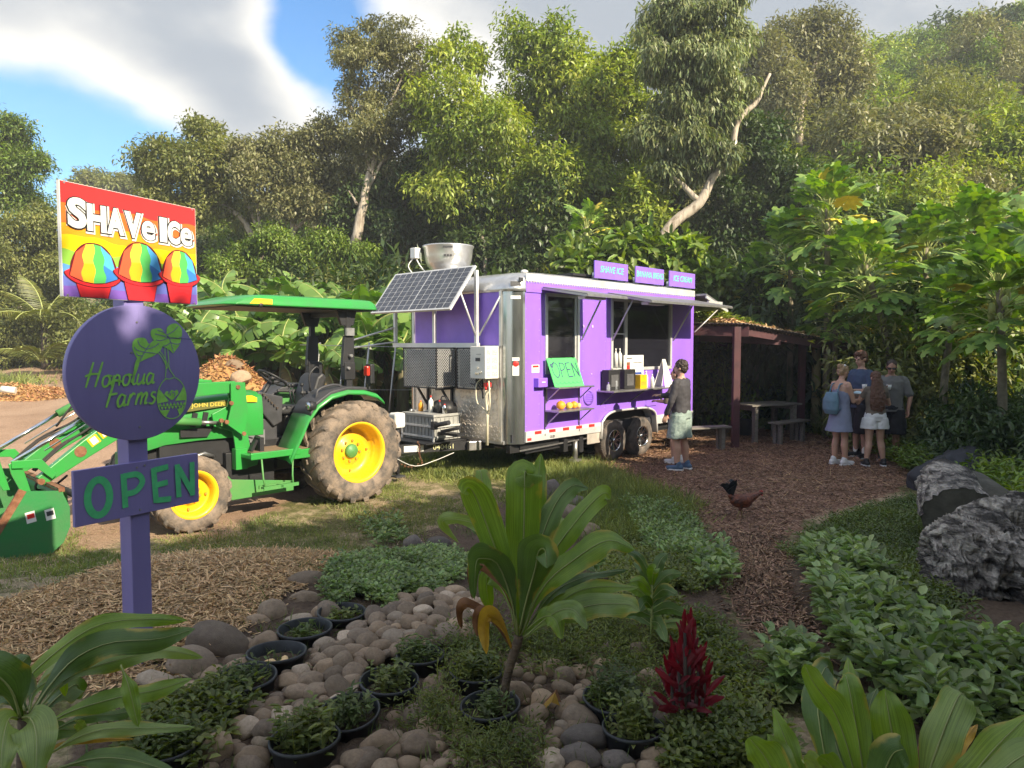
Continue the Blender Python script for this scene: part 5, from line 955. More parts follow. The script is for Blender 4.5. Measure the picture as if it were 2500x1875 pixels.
# ------------------------------------------------------------ green compact tractor (x forward, y to its left side, z up)
TRA = math.atan2(-.733, -.68)
K = thing('tractor', 'green compact tractor with yellow wheels, roof canopy and front loader parked beside the track', 'tractor', (-2.54, 9.48, 0), TRA)
mm('mat_brown', (.22, .15, .09), .9, bump=.3); mm('seat_black', (.03, .03, .032), .55, bump=.05); mm('grey_tank', (.17, .17, .175), .5); mm('decal_dark', (.13, .13, .03), .5); mm('gold', (.62, .48, .08), .45); mm('amber', (.85, .50, .02), .35)
def tyre(r, w, rr, lugs, name, c, side, rimw):
    # c: centre; side: +1 on the left
    ax = (0, side, 0); h = w / 2
    prof = [(rr, h * .72), (rr + .02, h * .86), (rr + (r - rr) * .35, h * 1.0), (r * .90, h * .96), (r * .955, h * .80), (r * .975, h * .4), (r * .98, 0), (r * .975, -h * .4), (r * .955, -h * .80), (r * .90, -h * .96), (rr + (r - rr) * .35, -h), (rr + .02, -h * .86), (rr, -h * .72)]
    m = MB(); m.lathe(prof, (0, 0, 0), ax, 72)
    for s in (1, -1):
        for j in range(lugs):
            a0 = 2 * math.pi * (j + (.5 if s < 0 else 0)) / lugs; rings = []
            for t in (0, .3, .6, .85, 1.0, 1.12):
                yy = s * h * (.03 + .92 * min(t, 1)); a = a0 + t * .34 * (2 * math.pi / lugs) * 2.2; rad = r * (.975 - .02 * min(t, 1) ** 3) if t <= 1 else r * .90; top = (r * 1.012 if t < .95 else r * .985) if t <= 1 else r * .925; wd = r * .030 * (1 + .7 * t)
                yy = yy if t <= 1 else s * h * 1.0
                def P(aa, q, y_): return Vector((math.cos(aa) * q, y_ * side, math.sin(aa) * q))
                da = wd / r; rings.append([P(a - da * 1.3, rad * .98, yy), P(a - da, top, yy), P(a + da, top, yy), P(a + da * 1.3, rad * .98, yy)])
            m.loft(rings, 0, True, False)
    w_ = m.build(name, M['tyre_mud'], K, loc=c)
    w_.rotation_euler = (0, random.uniform(0, 6), 0)
    o = rimw; m = MB()
    m.lathe([(rr + .005, h * .70), (rr + .022, h * .80), (rr + .018, h * .84), (rr - .012, h * .80), (rr - .03, h * .60), (rr - .035, h * .2), (rr * .86, h * .12), (rr * .84, h * .02), (rr * .80, -h * .02 + o), (rr * .48, o), (rr * .45, o + .02), (0, o + .02)], (0, 0, 0), ax, 56)
    m.lathe([(rr + .0, -h * .70), (rr - .03, -h * .5), (rr - .035, h * .2)], (0, 0, 0), ax, 40)
    rim = m.build('rim', M['yellow_paint'], w_); m = MB()
    for j in range(8): a = 2 * math.pi * j / 8; p = Vector((math.cos(a) * rr * .36, 0, math.sin(a) * rr * .36)); m.cyl(p + Vector((0, side * (o + .018), 0)), p + Vector((0, side * (o + .045), 0)), .016, n=6)
    for j in range(4): a = 2 * math.pi * (j + .4) / 4; p = Vector((math.cos(a) * rr * .68, 0, math.sin(a) * rr * .68)); m.cyl(p + Vector((0, side * (o + .0), 0)), p + Vector((0, side * (o + .03), 0)), .014, n=6)
    m.build('wheel_bolts', M['bolt'] if 'bolt' in M else mm('bolt', (.42, .25, .03), .6), w_)
    m = MB(); m.lathe([(rr * .24, o + .018), (rr * .25, o + .05), (rr * .21, o + .075), (0, o + .085)], (0, 0, 0), ax, 24); m.build('hub', M['green_dusty'], w_); return w_
for s in (1, -1):
    tyre(.645, .43, .37, 19, 'rear_wheel', (0, s * .67, .645), s, -.05); tyre(.41, .28, .245, 17, 'front_wheel', (2.05, s * .66, .41), s, .0)
# chassis, engine, axles
m = MB(); m.b2(-.35, 1.1, -.22, .22, .45, .85); m.b2(1.0, 2.35, -.17, .17, .45, .9); m.b2(1.2, 2.2, -.26, .26, .6, 1.0); m.cyl((0, -.55, .645), (0, .55, .645), .12); m.b2(1.95, 2.15, -.5, .5, .36, .50); m.b2(-.2, .9, -.42, .42, .5, .68); m.b2(.9, 1.5, .1, .35, .35, .75); m.cyl((1.55, .1, .55), (1.7, .32, .62), .08); m.cyl((.3, .15, .4), (1.9, .05, .42), .03)
m.b2(-.75, -.3, -.1, .1, .42, .5); m.beam((-.2, .3, .62), (-.85, .35, .5), .04, .05); m.beam((-.2, -.3, .62), (-.85, -.35, .5), .04, .05); m.beam((-.3, .0, 1.0), (-.7, .0, .9), .05, .05); m.b2(-.5, -.3, -.35, .35, .7, 1.0)
m.build('chassis', M['black'], K, bevel=.01)
m = MB(); m.tube([(1.62, .28, .72), (1.75, .36, .78), (1.95, .30, .72)], .02, 8); m.tube([(1.55, .25, .60), (1.8, .33, .62), (2.0, .32, .55)], .014, 8); m.cyl((1.7, .24, .66), (1.7, .37, .66), .05); m.build('engine_parts', M['steel'], K)
# bonnet
def hood_ring(x, w, z0, z1, top): return [Vector((x, y, z)) for y, z in ((w, z0), (w, z0 + (z1 - z0) * .6), (w * .94, z1 - .05), (w * .72, z1), (0, z1 + top), (-w * .72, z1), (-w * .94, z1 - .05), (-w, z0 + (z1 - z0) * .6), (-w, z0))]
m = MB(); m.loft([hood_ring(x, w, z0, z1, .02) for x, w, z0, z1 in ((1.02, .33, .92, 1.43), (1.35, .32, .92, 1.42), (1.8, .30, .92, 1.38), (2.15, .28, .90, 1.30), (2.38, .25, .84, 1.20), (2.48, .20, .76, 1.06))]); m.build('bonnet', M['green_paint'], K, bevel=.008)
m = MB(); m.b2(2.30, 2.50, -.21, .21, .60, .82); m.b2(2.2, 2.62, -.3, .3, .40, .58); m.beam((2.62, -.3, .5), (2.62, .3, .5), .05, .2); m.build('front_weight', M['green_dusty'], K, bevel=.01)
m = MB()
for y in (.331, -.331): m.prism([(1.62, 1.08), (2.0, 1.06), (2.0, .98), (1.7, .96)], (0, y - .003, 0), (1, 0, 0), (0, 0, 1), -.006)
for x in (1.72, 1.84): m.box((x, .312, 1.16), (.055, .02, .16), Euler((0, -.2, 0)))
m.build('bonnet_grille', M['black'], K)
m = MB(); m.prism([(1.10, 1.32), (1.10, 1.37), (1.16, 1.40), (1.30, 1.405), (1.40, 1.40), (1.42, 1.34)], (0, .333, 0), (1, 0, 0), (0, 0, 1), -.003); m.prism([(1.3, 1.26), (1.3, 1.29), (1.34, 1.29), (1.34, 1.26)], (0, .333, 0), (1, 0, 0), (0, 0, 1), -.003); m.build('bonnet_decal', M['amber'], K)
m = MB(); m.prism([(1.44, 1.30), (1.44, 1.37), (2.0, 1.32), (2.26, 1.20), (2.0, 1.25)], (0, .318, 0), (1, 0, 0), (0, 0, 1), -.02); st_ = m.build('name_stripe', M['decal_dark'], K); text_obj('JOHN DEERE', .062, 'lettering', 'gold', st_, (1.67, .340, 1.322), (R(90), 0, R(180)), offset=.0012, ext=.001, sx=1.15)
m = MB(); m.prism([(1.0, .80), (1.0, .98), (1.30, 1.0), (1.34, .78)], (0, .30, 0), (1, 0, 0), (0, 0, 1), -.02); m.b2(1.02, 1.3, .28, .3, .80, .98); m.build('side_panel', M['grey_tank'], K)
m = MB(); m.loft([[Vector((x, y, z)) for x, z in ((.72, 1.36), (1.04, 1.44), (1.10, 1.30), (.85, 1.0), (.74, 1.05))] for y in (-.27, .27)]); m.b2(.78, 1.05, -.22, .22, .78, 1.1); m.build('dashboard', M['dark_grey'], K, bevel=.015)
for i in range(5): pass
m = MB()
for i in range(6): m.beam((.99 - i * .035, .30, 1.40 - i * .035), (.99 - i * .035, .12, 1.43 - i * .035), .02, .02)
m.build('vent_louvres', M['bark_dark'], K)
m = MB(); m.cyl((.90, 0, 1.30), (.74, 0, 1.55), .028); sc = Vector((.72, 0, 1.58)); ax = Vector((-.55, 0, .85)).normalized(); u = Vector((0, 1, 0)); w = ax.cross(u); m.tube([sc + (u * math.cos(a) + w * math.sin(a)) * .19 for a in [2 * math.pi * i / 32 for i in range(33)]], .016, 8, caps=False)
for a in (.4, 2.5, 4.7): m.tube([sc, sc + (u * math.cos(a) + w * math.sin(a)) * .18], .012, 6)
m.ball(sc, (.05, .05, .03), 12); m.build('steering_wheel', M['black'], K)
# floor, pedals, steps
m = MB(); m.b2(.42, 1.38, .22, .70, .70, .745); m.b2(.42, 1.38, -.70, -.22, .70, .745); m.b2(.42, .90, .68, .71, .64, .75); m.b2(.75, 1.38, .69, .715, .69, .77); m.build('platform', M['green_paint'], K, bevel=.01); MB().b2(.45, 1.3, .23, .66, .748, .76).build('floor_mat', M['mat_brown'], K)
m = MB(); m.box((1.16, .38, .85), (.03, .07, .16), Euler((0, -.5, 0))); m.box((1.24, .50, .83), (.03, .06, .14), Euler((0, -.5, 0))); m.beam((1.2, .40, .9), (1.35, .4, .95), .02, .02); m.b2(1.15, 1.2, .45, .58, .76, .92); m.build('pedal', M['black'], K)
m = MB(); m.beam((.85, .72, .36), (1.25, .72, .36), .13, .02); m.tube([(.85, .70, .72), (.86, .70, .46), (.87, .73, .36)], .011, 6); m.tube([(1.25, .70, .72), (1.23, .70, .46), (1.22, .73, .36)], .011, 6); m.b2(.83, 1.27, .66, .68, .34, .38); m.b2(.83, 1.27, .775, .79, .34, .38); m.b2(1.03, 1.06, .66, .79, .345, .375); m.build('step', M['green_dusty'], K)
m = MB(); m.prism([(.72, .22), (.72, .34), (1.50, .46), (1.62, .60), (1.72, .60), (1.66, .34), (1.5, .22)], (0, .46, 0), (1, 0, 0), (0, 0, 1), -.02); m.build('belly_plate', M['green_dusty'], K, bevel=.006)
# fenders
for s in (1, -1):
    m = MB(); rings = []
    for a in range(-8, 88, 8):
        rr = .79; x = -.05 + rr * math.sin(R(a * 1.05 - 12)) ; z = .66 + rr * math.cos(R(a * 1.05 - 12)) if a < 60 else None
    pts = [(-.40, 1.30), (-.30, 1.385), (-.10, 1.44), (.15, 1.455), (.38, 1.41), (.56, 1.30), (.68, 1.14), (.76, .96), (.84, .80), (.90, .66)]
    for x, z in pts:
        rings.append([Vector((x, s * y, z + dz)) for y, dz in ((.40, .0), (.70, .0), (.80, -.015), (.835, -.05), (.83, -.075), (.70, -.035), (.40, -.035))])
    for r2, (x, z) in zip(rings, pts):
        if x > .5:
            k = (x - .5) / .4
            for p in r2: p.x -= 0 ; p.y = s * (abs(p.y) * (1 - .10 * k))
    m.loft(rings); m.build('fender', M['green_paint'], K)
    m = MB(); m.prism([(-.38, .80), (-.38, 1.27), (-.1, 1.40), (.15, 1.42), (.38, 1.37), (.55, 1.26), (.66, 1.1), (.8, .72), (.4, .72)], (0, s * .40, 0), (1, 0, 0), (0, 0, 1), .02); m.build('inner_fender', M['green_dusty'], K)
    m = MB(); m.loft([[Vector((x, s * y, z + dz)) for y, dz in ((.38, .012), (.80, .012), (.80, -.03), (.38, -.03))] for x, z in ((-.15, 1.45), (.15, 1.465), (.38, 1.42), (.58, 1.30), (.66, 1.18))]); m.tube(spline([(.50, s * .66, 1.34), (.47, s * .66, 1.45), (.30, s * .66, 1.50), (.16, s * .66, 1.49), (.12, s * .66, 1.44)], 14), .017, 8); m.build('fender_cover', M['dark_grey'], K, bevel=.006)
    m = MB(); m.lathe([(.0, .02), (.055, .02), (.065, 0), (.05, -.07), (0, -.09)], (.66, s * .77, 1.27), (1, 0, .1), 20); o = m.build('work_light', M['black'], K); MB().lathe([(.0, .024), (.05, .024), (.052, .018)], (.66, s * .77, 1.27), (1, 0, .1), 20).build('lens', M['chrome'], o)
m = MB(); m.loft([[Vector((x, y, z)) for x, z in ((.25, 1.12), (.72, 1.14), (.74, 1.20), (.68, 1.24), (.30, 1.22))] for y in (-.24, .24)]); m.loft([[Vector((x, y, z)) for x, z in ((.34, 1.20), (.22, 1.20), (.06, 1.58), (.12, 1.64), (.20, 1.58))] for y in (-.22, .22)]); m.b2(.25, .65, -.2, .2, .85, 1.12); m.beam((.2, .29, 1.38), (.5, .29, 1.40), .06, .05); m.beam((.2, -.29, 1.38), (.5, -.29, 1.40), .06, .05); m.build('seat', M['seat_black'], K, bevel=.03)
m = MB()
for y, x in ((.33, .6), (.36, .66), (.30, .45)): m.tube([(x, y, 1.28), (x + .03, y, 1.48)], .01, 6); m.ball((x + .03, y, 1.5), .025, 8)
m.tube(spline([(.42, .40, 1.42), (.43, .40, 1.62), (.34, .40, 1.72), (.30, .40, 1.70)], 10), .014, 8); m.build('lever', M['black'], K)
# roll-over frame and canopy
m = MB()
for s in (1, -1): m.beam((-.12, s * .43, .8), (-.12, s * .43, 1.72), .09, .07); m.box((-.12, s * .43, 1.66), (.16, .10, .22)); m.prism([(-.20, 1.72), (-.02, 1.72), (-.04, 1.95), (-.06, 2.12), (-.20, 2.12)], (0, s * .43 + .03, 0), (1, 0, 0), (0, 0, 1), .06); m.beam((-.12, s * .43, 2.1), (-.12, s * .43, 2.44), .07, .06)
m.beam((-.12, -.43, 2.40), (-.12, .43, 2.40), .07, .06); m.prism([(-.25, 2.44), (.05, 2.44), (-.02, 2.25), (-.20, 2.25)], (0, .45, 0), (1, 0, 0), (0, 0, 1), .05); m.prism([(-.25, 2.44), (.05, 2.44), (-.02, 2.25), (-.20, 2.25)], (0, -.40, 0), (1, 0, 0), (0, 0, 1), .05); m.build('roll_bar', M['black'], K, bevel=.006)
m = MB(); m.b2(-.18, -.06, .47, .50, 2.12, 2.22).cyl((-.12, .45, 1.86), (-.12, .52, 1.86), .02).cyl((-.08, .45, 1.70), (-.08, .52, 1.70), .018).build('roll_bar_hinge', M['steel'], K)
def cr_(z, x0, x1, w, c): return [Vector(p) for p in ((x0 + c, -w, z), (x1 - c * 1.6, -w, z), (x1 - c * .4, -w * .8, z), (x1, -w * .4, z), (x1, w * .4, z), (x1 - c * .4, w * .8, z), (x1 - c * 1.6, w, z), (x0 + c, w, z), (x0, w - c, z), (x0, -w + c, z))]
m = MB(); m.loft([cr_(2.45, -.48, 1.56, .61, .07), cr_(2.462, -.50, 1.60, .63, .07), cr_(2.53, -.48, 1.47, .615, .07), cr_(2.575, -.45, 1.32, .58, .09), cr_(2.59, -.38, 1.15, .5, .12)])
m.build('canopy', M['green_paint'], K, bevel=.012)
m = MB(); m.b2(-.42, 1.45, -.56, .56, 2.438, 2.45); m.build('canopy_lining', M['black'], K); MB().add([(1.32, .634, 2.47), (1.04, .637, 2.47), (1.04, .63, 2.53), (1.26, .63, 2.53)], [(0, 1, 2, 3)], 0, False).build('canopy_marker', M['amber'], K, fix=False)
m = MB(); m.ball((1.18, .625, 2.455), (.03, .02, .03), 8); m.build('canopy_plug', M['black'], K)
for s in (1, -1): o = MB().box((-.33, s * .62, 1.62), (.07, .12, .26)).beam((-.33, s * .60, 1.40), (-.33, s * .60, 1.6), .03, .03).build('tail_light', M['black'], K, bevel=.015); MB().box((-.28, s * .62, 1.66), (.05, .09, .13)).build('lens', M['red_light'], o, bevel=.015)
# loader: masts, booms, cylinders, bucket
for s in (1, -1):
    y = .42 * s
    m = MB(); m.prism([(1.50, 1.57), (1.33, 1.57), (1.30, 1.2), (1.26, .95), (1.24, .82), (1.13, .66), (1.15, .58), (1.28, .56), (1.40, .68), (1.44, 1.0), (1.66, 1.08), (1.68, 1.22), (1.50, 1.30), (1.48, 1.38)], (0, y - .035 * s, 0), (1, 0, 0), (0, 0, 1), -.03); mt_ = m.build('loader_mast', M['green_paint'], K, bevel=.005)
    m = MB(); m.prism([(1.50, 1.57), (1.33, 1.57), (1.30, 1.2), (1.36, .95), (1.55, 1.1), (1.50, 1.30)], (0, y + .07 * s, 0), (1, 0, 0), (0, 0, 1), -.02); m.b2(1.3, 1.44, y - .05, y + .05, .56, .8); m.build('mast_plate', M['green_paint'], mt_, bevel=.004)
    m = MB()
    for x, z in ((1.42, 1.52), (1.62, 1.15), (1.56, 1.13), (1.5, 1.34), (1.33, .72), (1.36, .98)): m.cyl((x, y + .07 * s, z), (x, y + .105 * s, z), .024, n=12)
    m.build('pin', M['rust'], mt_)
    if s > 0: MB().b2(1.36, 1.45, y + .071, y + .075, 1.05, 1.18).build('decal', M['white'], mt_); MB().b2(1.37, 1.44, y + .0755, y + .078, 1.06, 1.13).build('decal_print', M['dark_grey'], mt_)
    bm = [(1.42, 1.52), (2.05, 1.50), (2.45, 1.30), (2.95, .98), (3.36, .70)]; wd = [.13, .16, .24, .17, .10]; m = MB(); up = []; dn = []
    for i, (x, z) in enumerate(bm):
        a = bm[max(i - 1, 0)]; b = bm[min(i + 1, 4)]; d = Vector((b[0] - a[0], b[1] - a[1])).normalized(); n_ = Vector((-d.y, d.x)) * wd[i] / 2; up.append((x + n_.x, z + n_.y)); dn.append((x - n_.x, z - n_.y))
    m.prism(up + dn[::-1], (0, y + .045, 0), (1, 0, 0), (0, 0, 1), .09); bo = m.build('loader_boom', M['green_paint'], K, bevel=.008)
    m = MB(); m.cyl((3.02, y - .05, .95), (3.02, y + .05, .95), .055, n=20); m.build('boom_pin', M['rust'], bo); MB().cyl((3.36, y - .06, .70), (3.36, y + .06, .70), .03).build('boom_pin', M['rust'], bo)
    if s > 0:
        for q in (0, .12): MB().box((2.80 + q * .82, y + .047, 1.12 - q * .6), (.10, .003, .09), Euler((0, R(33), 0))).build('decal', M['amber'], bo); MB().box((2.80 + q * .82, y + .05, 1.12 - q * .6), (.06, .003, .07), Euler((0, R(33), 0))).build('decal_print', M['white'], bo)
    # lift cylinder and bucket cylinder
    m = MB(); m.cyl((1.62, y, 1.12), (1.82, y, 1.14), .02, n=12); m.build('lift_rod', M['steel'], K); MB().cyl((1.82, y, 1.14), (2.42, y, 1.22), .045, n=18).cyl((1.58, y - .03, 1.12), (1.58, y + .03, 1.12), .04).build('lift_cylinder', M['green_dusty'], K)
    yy = y + .0; MB().cyl((2.42, yy, 1.56), (2.98, yy, 1.26), .042, n=18).b2(2.36, 2.5, yy - .03, yy + .03, 1.42, 1.6).build('tilt_cylinder', M['green_dusty'], K); MB().cyl((2.98, yy, 1.26), (3.58, yy, .90), .020, n=14).build('tilt_rod', M['chrome'], K)
    m = MB(); m.prism([(3.54, .93), (3.62, .90), (3.60, .80), (3.48, .50), (3.42, .50), (3.50, .82)], (0, yy + .05 * s, 0), (1, 0, 0), (0, 0, 1), -.02); m.prism([(3.60, .93), (3.60, .86), (3.40, .84), (3.28, .72), (3.24, .76), (3.36, .92)], (0, yy + .075 * s, 0), (1, 0, 0), (0, 0, 1), -.02); m.build('tilt_link', M['green_paint'], K, bevel=.004)
MB().cyl((2.72, -.42, 1.10), (2.72, .42, 1.10), .055, n=18).build('boom_crosstube', M['green_dark'], K)
m = MB()
for k, (y0, dz) in enumerate(((-.30, .0), (-.36, .04), (.30, .0), (.36, .03))):
    m.tube(spline([(1.7, y0, 1.45), (2.3, y0, 1.62 + dz), (2.6, y0 * .9, 1.40), (2.85, y0 * .8, 1.15 + dz), (3.15, y0 * 1.1, 1.02), (3.4, y0 * 1.15, .80)], 18), .012, 6)
m.tube(spline([(2.72, .3, 1.15), (2.80, .1, 1.36), (2.9, -.1, 1.38), (3.05, -.2, 1.15)], 12), .011, 6); m.tube(spline([(3.3, .4, .82), (3.35, .2, .60), (3.2, .1, .56), (3.1, .3, .70)], 12), .012, 6); m.build('hydraulic_hose', M['rubber'], K)
MB().tube([(2.45, .36, 1.5), (3.3, .36, .98)], .007, 6).tube([(2.45, -.36, 1.5), (3.3, -.36, .98)], .007, 6).build('hydraulic_line', M['chrome'], K)
# bucket, tipped forward
BP = [(3.30, .66), (3.24, .50), (3.24, .32), (3.30, .18), (3.42, .08), (3.62, .035), (3.98, .02)]
m = MB(); v = []
for x, z in BP: v += [(x, -.86, z), (x, .86, z)]
ins = [(x + .03, z + .02) for x, z in BP]
for x, z in ins: v += [(x, -.86, z), (x, .86, z)]
n = len(BP); fs = [(2 * i, 2 * i + 1, 2 * i + 3, 2 * i + 2) for i in range(n - 1)] + [(2 * n + 2 * i, 2 * n + 2 * i + 2, 2 * n + 2 * i + 3, 2 * n + 2 * i + 1) for i in range(n - 1)] + [(0, 2 * n, 2 * n + 1, 1)]
m.add(v, fs, 0, True)
for y in (-.88, .86): m.prism(BP + [(4.0, .06), (3.78, .38), (3.60, .70)], (0, y + .02, 0), (1, 0, 0), (0, 0, 1), .02)
bk = m.build('bucket', M['green_dark'], K)
m = MB(); m.beam((3.98, -.9, .02), (3.98, .9, .02), .14, .02); m.beam((3.60, .87, .71), (3.99, .87, .05), .03, .06); m.beam((3.60, -.87, .71), (3.99, -.87, .05), .03, .06); m.beam((3.30, -.88, .67), (3.30, .88, .67), .05, .04); m.build('cutting_edge', M['rust'], bk)
m = MB()
for y in (.34, .50, -.34, -.50): m.prism([(3.30, .68), (3.16, .60), (3.15, .48), (3.25, .22), (3.30, .22)], (0, y, 0), (1, 0, 0), (0, 0, 1), .02)
m.build('bucket_bracket', M['green_dusty'], bk, bevel=.004); MB().cyl((3.16, .1, .585), (3.16, .88, .585), .032, n=14).build('bucket_crosstube', M['black'], bk); MB().cyl((3.16, -.88, .585), (3.16, .1, .585), .022, n=14).build('bucket_rod', M['chrome'], bk)
for x, c in ((3.40, 'decal'), (3.55, 'decal')): o = MB().box((x, .883, .46), (.075, .003, .10), Euler((0, .15, 0))).build(c, M['white'], bk); MB().box((x, .886, .47), (.055, .003, .04), Euler((0, .15, 0))).build('decal_print', M['red' if x > 3.5 else 'dark_grey'], bk)
# ------------------------------------------------------------ roadside sign on a purple post
SX, SY = at(318, 900, 3.56).x, 3.56; SZ = g1(SX, SY)
def sframe(name, label, cat, z, deg, off=.0, group=None):
    a = R(deg); nrm = Vector((math.sin(a), -math.cos(a), 0)); return thing(name, label, cat, Vector((SX, SY, z)) + nrm * off, a, group)
PD = 59
P_ = sframe('sign_post', 'square purple wooden post carrying the signs beside the wood chips', 'post', SZ, PD)
MB().b2(-.05, .05, -.05, .05, -.3, 2.02 - SZ + .55).build('post', M['purple_sign'], P_, bevel=.005)
# round farm sign
D = sframe('round_sign', 'round purple board with green leaf emblem and script lettering on the post', 'sign', 1.862, PD - 2, .07)
Rr = .335; m = MB(); m.lathe([(0, .0), (Rr, .0), (Rr, -.035), (0, -.035)], (0, 0, 0), (0, -1, 0), 96); m.build('board', M['purple_sign'], D, bevel=.002)
m = MB(); U3, V3, N3, O3 = (1, 0, 0), (0, 0, 1), (0, -1, 0), (0, -.0012, 0)
def cq(x, y): return ((x - 850) / 408 * Rr, -(y - 583) / 455 * Rr)
k = 1; L = {}
scr = {  # simple brush-script letters, unit height, (strokes, advance)
 'H': ([[(.10, 0), (.32, .95)], [(.52, 0), (.74, .95)], [(.0, .42), (.25, .5), (.62, .50)]], .78), 'o': ([[(.28, .42), (.10, .36), (.05, .15), (.15, 0), (.32, .05), (.38, .28), (.28, .42), (.48, .38)]], .44),
 'n': ([[(.05, 0), (.13, .42)], [(.10, .24), (.24, .41), (.38, .37), (.40, .18), (.41, .0)]], .52), 'l': ([[(.02, .08), (.22, .6), (.28, .95), (.18, .9), (.12, .3), (.14, .02), (.28, .06)]], .30),
 'u': ([[(.08, .42), (.04, .10), (.14, 0), (.30, .14), (.38, .42)], [(.38, .42), (.34, .04), (.46, .06)]], .46), 'a': ([[(.36, .36), (.18, .42), (.05, .22), (.12, 0), (.28, .08), (.38, .40)], [(.38, .40), (.36, .04), (.48, .06)]], .48),
 'F': ([[(.10, 0), (.32, .9)], [(.10, .82), (.34, .95), (.72, .88)], [(.14, .44), (.52, .48)]], .52), 'r': ([[(.05, 0), (.14, .42)], [(.10, .24), (.24, .42), (.36, .38)]], .36),
 'm': ([[(.05, 0), (.14, .42)], [(.10, .22), (.24, .42), (.32, .34), (.28, 0)], [(.30, .22), (.46, .42), (.54, .34), (.48, .04), (.60, .06)]], .62), 's': ([[(.34, .40), (.20, .42), (.14, .32), (.32, .16), (.22, .0), (.04, .04)]], .36)}
def script(word, x, y, size, slope, w):
    global k
    for ch in word:
        S, adv = scr[ch]
        for st in S: ribbon(m, [(x + (px_ + py_ * .18) * size, y + py_ * size * 1.25 + (px_) * size * slope) for px_, py_ in smooth2(st, len(st) * 4)], w, O3, U3, V3, N3, k=k, taper=True); k = k % 8 + 1
        x += adv * size; y += adv * size * slope
script('Honolua', *cq(532, 668), .100, .02, .0105); script('Farms', *cq(640, 803), .108, .02, .0115); m.build('lettering', M['sign_green'], D, fix=False)
def poly(mb, pts, kk): q = [(p[0], -.0012 - .0006 * kk, p[1]) for p in pts]; mb.add(q, [tuple(range(len(q)))], 0, False)
LA = [cq(*p) for p in ((858, 512), (832, 460), (818, 410), (828, 365), (860, 348), (900, 352), (922, 388), (950, 366), (985, 362), (1006, 392), (995, 432), (950, 470), (905, 490))]; LB = [cq(*p) for p in ((1076, 456), (1045, 425), (985, 395), (940, 345), (936, 300), (960, 284), (1000, 282), (1032, 318), (1040, 275), (1070, 250), (1105, 247), (1136, 280), (1138, 330), (1122, 390), (1100, 425))]
m = MB(); poly(m, smooth2(LA + [LA[0]])[:-1], 1); poly(m, smooth2(LB + [LB[0]])[:-1], 2)
V0 = cq(1060, 770)
def vp(x, y): return cq(x, y)
poly(m, [vp(*p) for p in ((972, 700), (990, 715), (1040, 790), (968, 800), (960, 760))], 1); poly(m, [vp(*p) for p in ((1140, 690), (1156, 740), (1156, 790), (1080, 790), (1120, 730))], 1); poly(m, [vp(*p) for p in ((980, 850), (1045, 850), (1020, 895), (1000, 885))], 1); poly(m, [vp(*p) for p in ((1095, 850), (1140, 835), (1125, 875), (1108, 892))], 1)
poly(m, [vp(*p) for p in smooth2([(1010, 740), (1025, 718), (1045, 725), (1060, 712), (1080, 722), (1095, 712), (1105, 735), (1085, 760), (1060, 782), (1035, 762)])], 1)
for i in range(8): x = 972 + i * 23; poly(m, [vp(x, 822), vp(x + 21, 822), vp(x + 10, 798)], 2); poly(m, [vp(x + 12, 826), vp(x + 32, 826), vp(x + 22, 848)] if i < 7 else [vp(x, 826), vp(x + 10, 826), vp(x + 5, 836)], 2)
ribbon(m, [vp(1060 + 96 * math.cos(R(a)), 768 + 146 * math.sin(R(a))) for a in range(-75, 256, 8)], .0045, O3, U3, V3, N3, k=3)
for st in ([(970, 440), (1000, 480), (1025, 540), (1020, 620)], [(985, 432), (1015, 480), (1038, 540), (1030, 560)], [(1022, 420), (1022, 500), (1030, 560)], [(1040, 420), (1045, 500), (1048, 560), (1080, 618)], [(1015, 628), (1045, 634), (1082, 622)]): ribbon(m, [vp(*p) for p in smooth2(st)], .004, O3, U3, V3, N3, k=4)
m.build('emblem', M['sign_green'], D, fix=False); m = MB(); k = 5
for st in ([(858, 505), (905, 420), (925, 395)], [(905, 425), (865, 400), (850, 365)], [(890, 445), (845, 430), (828, 410)], [(905, 425), (950, 410), (985, 385)], [(890, 445), (935, 450), (960, 455)], [(875, 470), (850, 465), (838, 450)], [(1078, 448), (1055, 360), (1035, 325)], [(1048, 345), (1000, 330), (960, 320)], [(1048, 345), (1000, 365), (965, 362)], [(1040, 325), (1080, 300), (1110, 268)], [(1050, 350), (1100, 350), (1136, 340)], [(1060, 380), (1100, 390), (1125, 385)], [(1040, 325), (1010, 305), (975, 295)], [(1060, 380), (1030, 400), (1010, 405)]): ribbon(m, [vp(*p) for p in smooth2(st)], .0035, O3, U3, V3, N3, k=k)
for st in ([(1032, 738), (1040, 728), (1050, 740), (1046, 752)], [(1060, 735), (1070, 728), (1080, 742), (1072, 756)]): ribbon(m, [vp(*p) for p in smooth2(st)], .004, O3, U3, V3, N3, k=6)
m.build('emblem_veins', M['purple_sign'], D, fix=False)['kind'] = 'stuff'; m = MB(); ribbon(m, [vp(*p) for p in ((1035, 338), (1080, 345), (1140, 352), (1215, 356))], .0025, O3, U3, V3, N3, k=9); m.build('crack', M['ink'], D, fix=False)
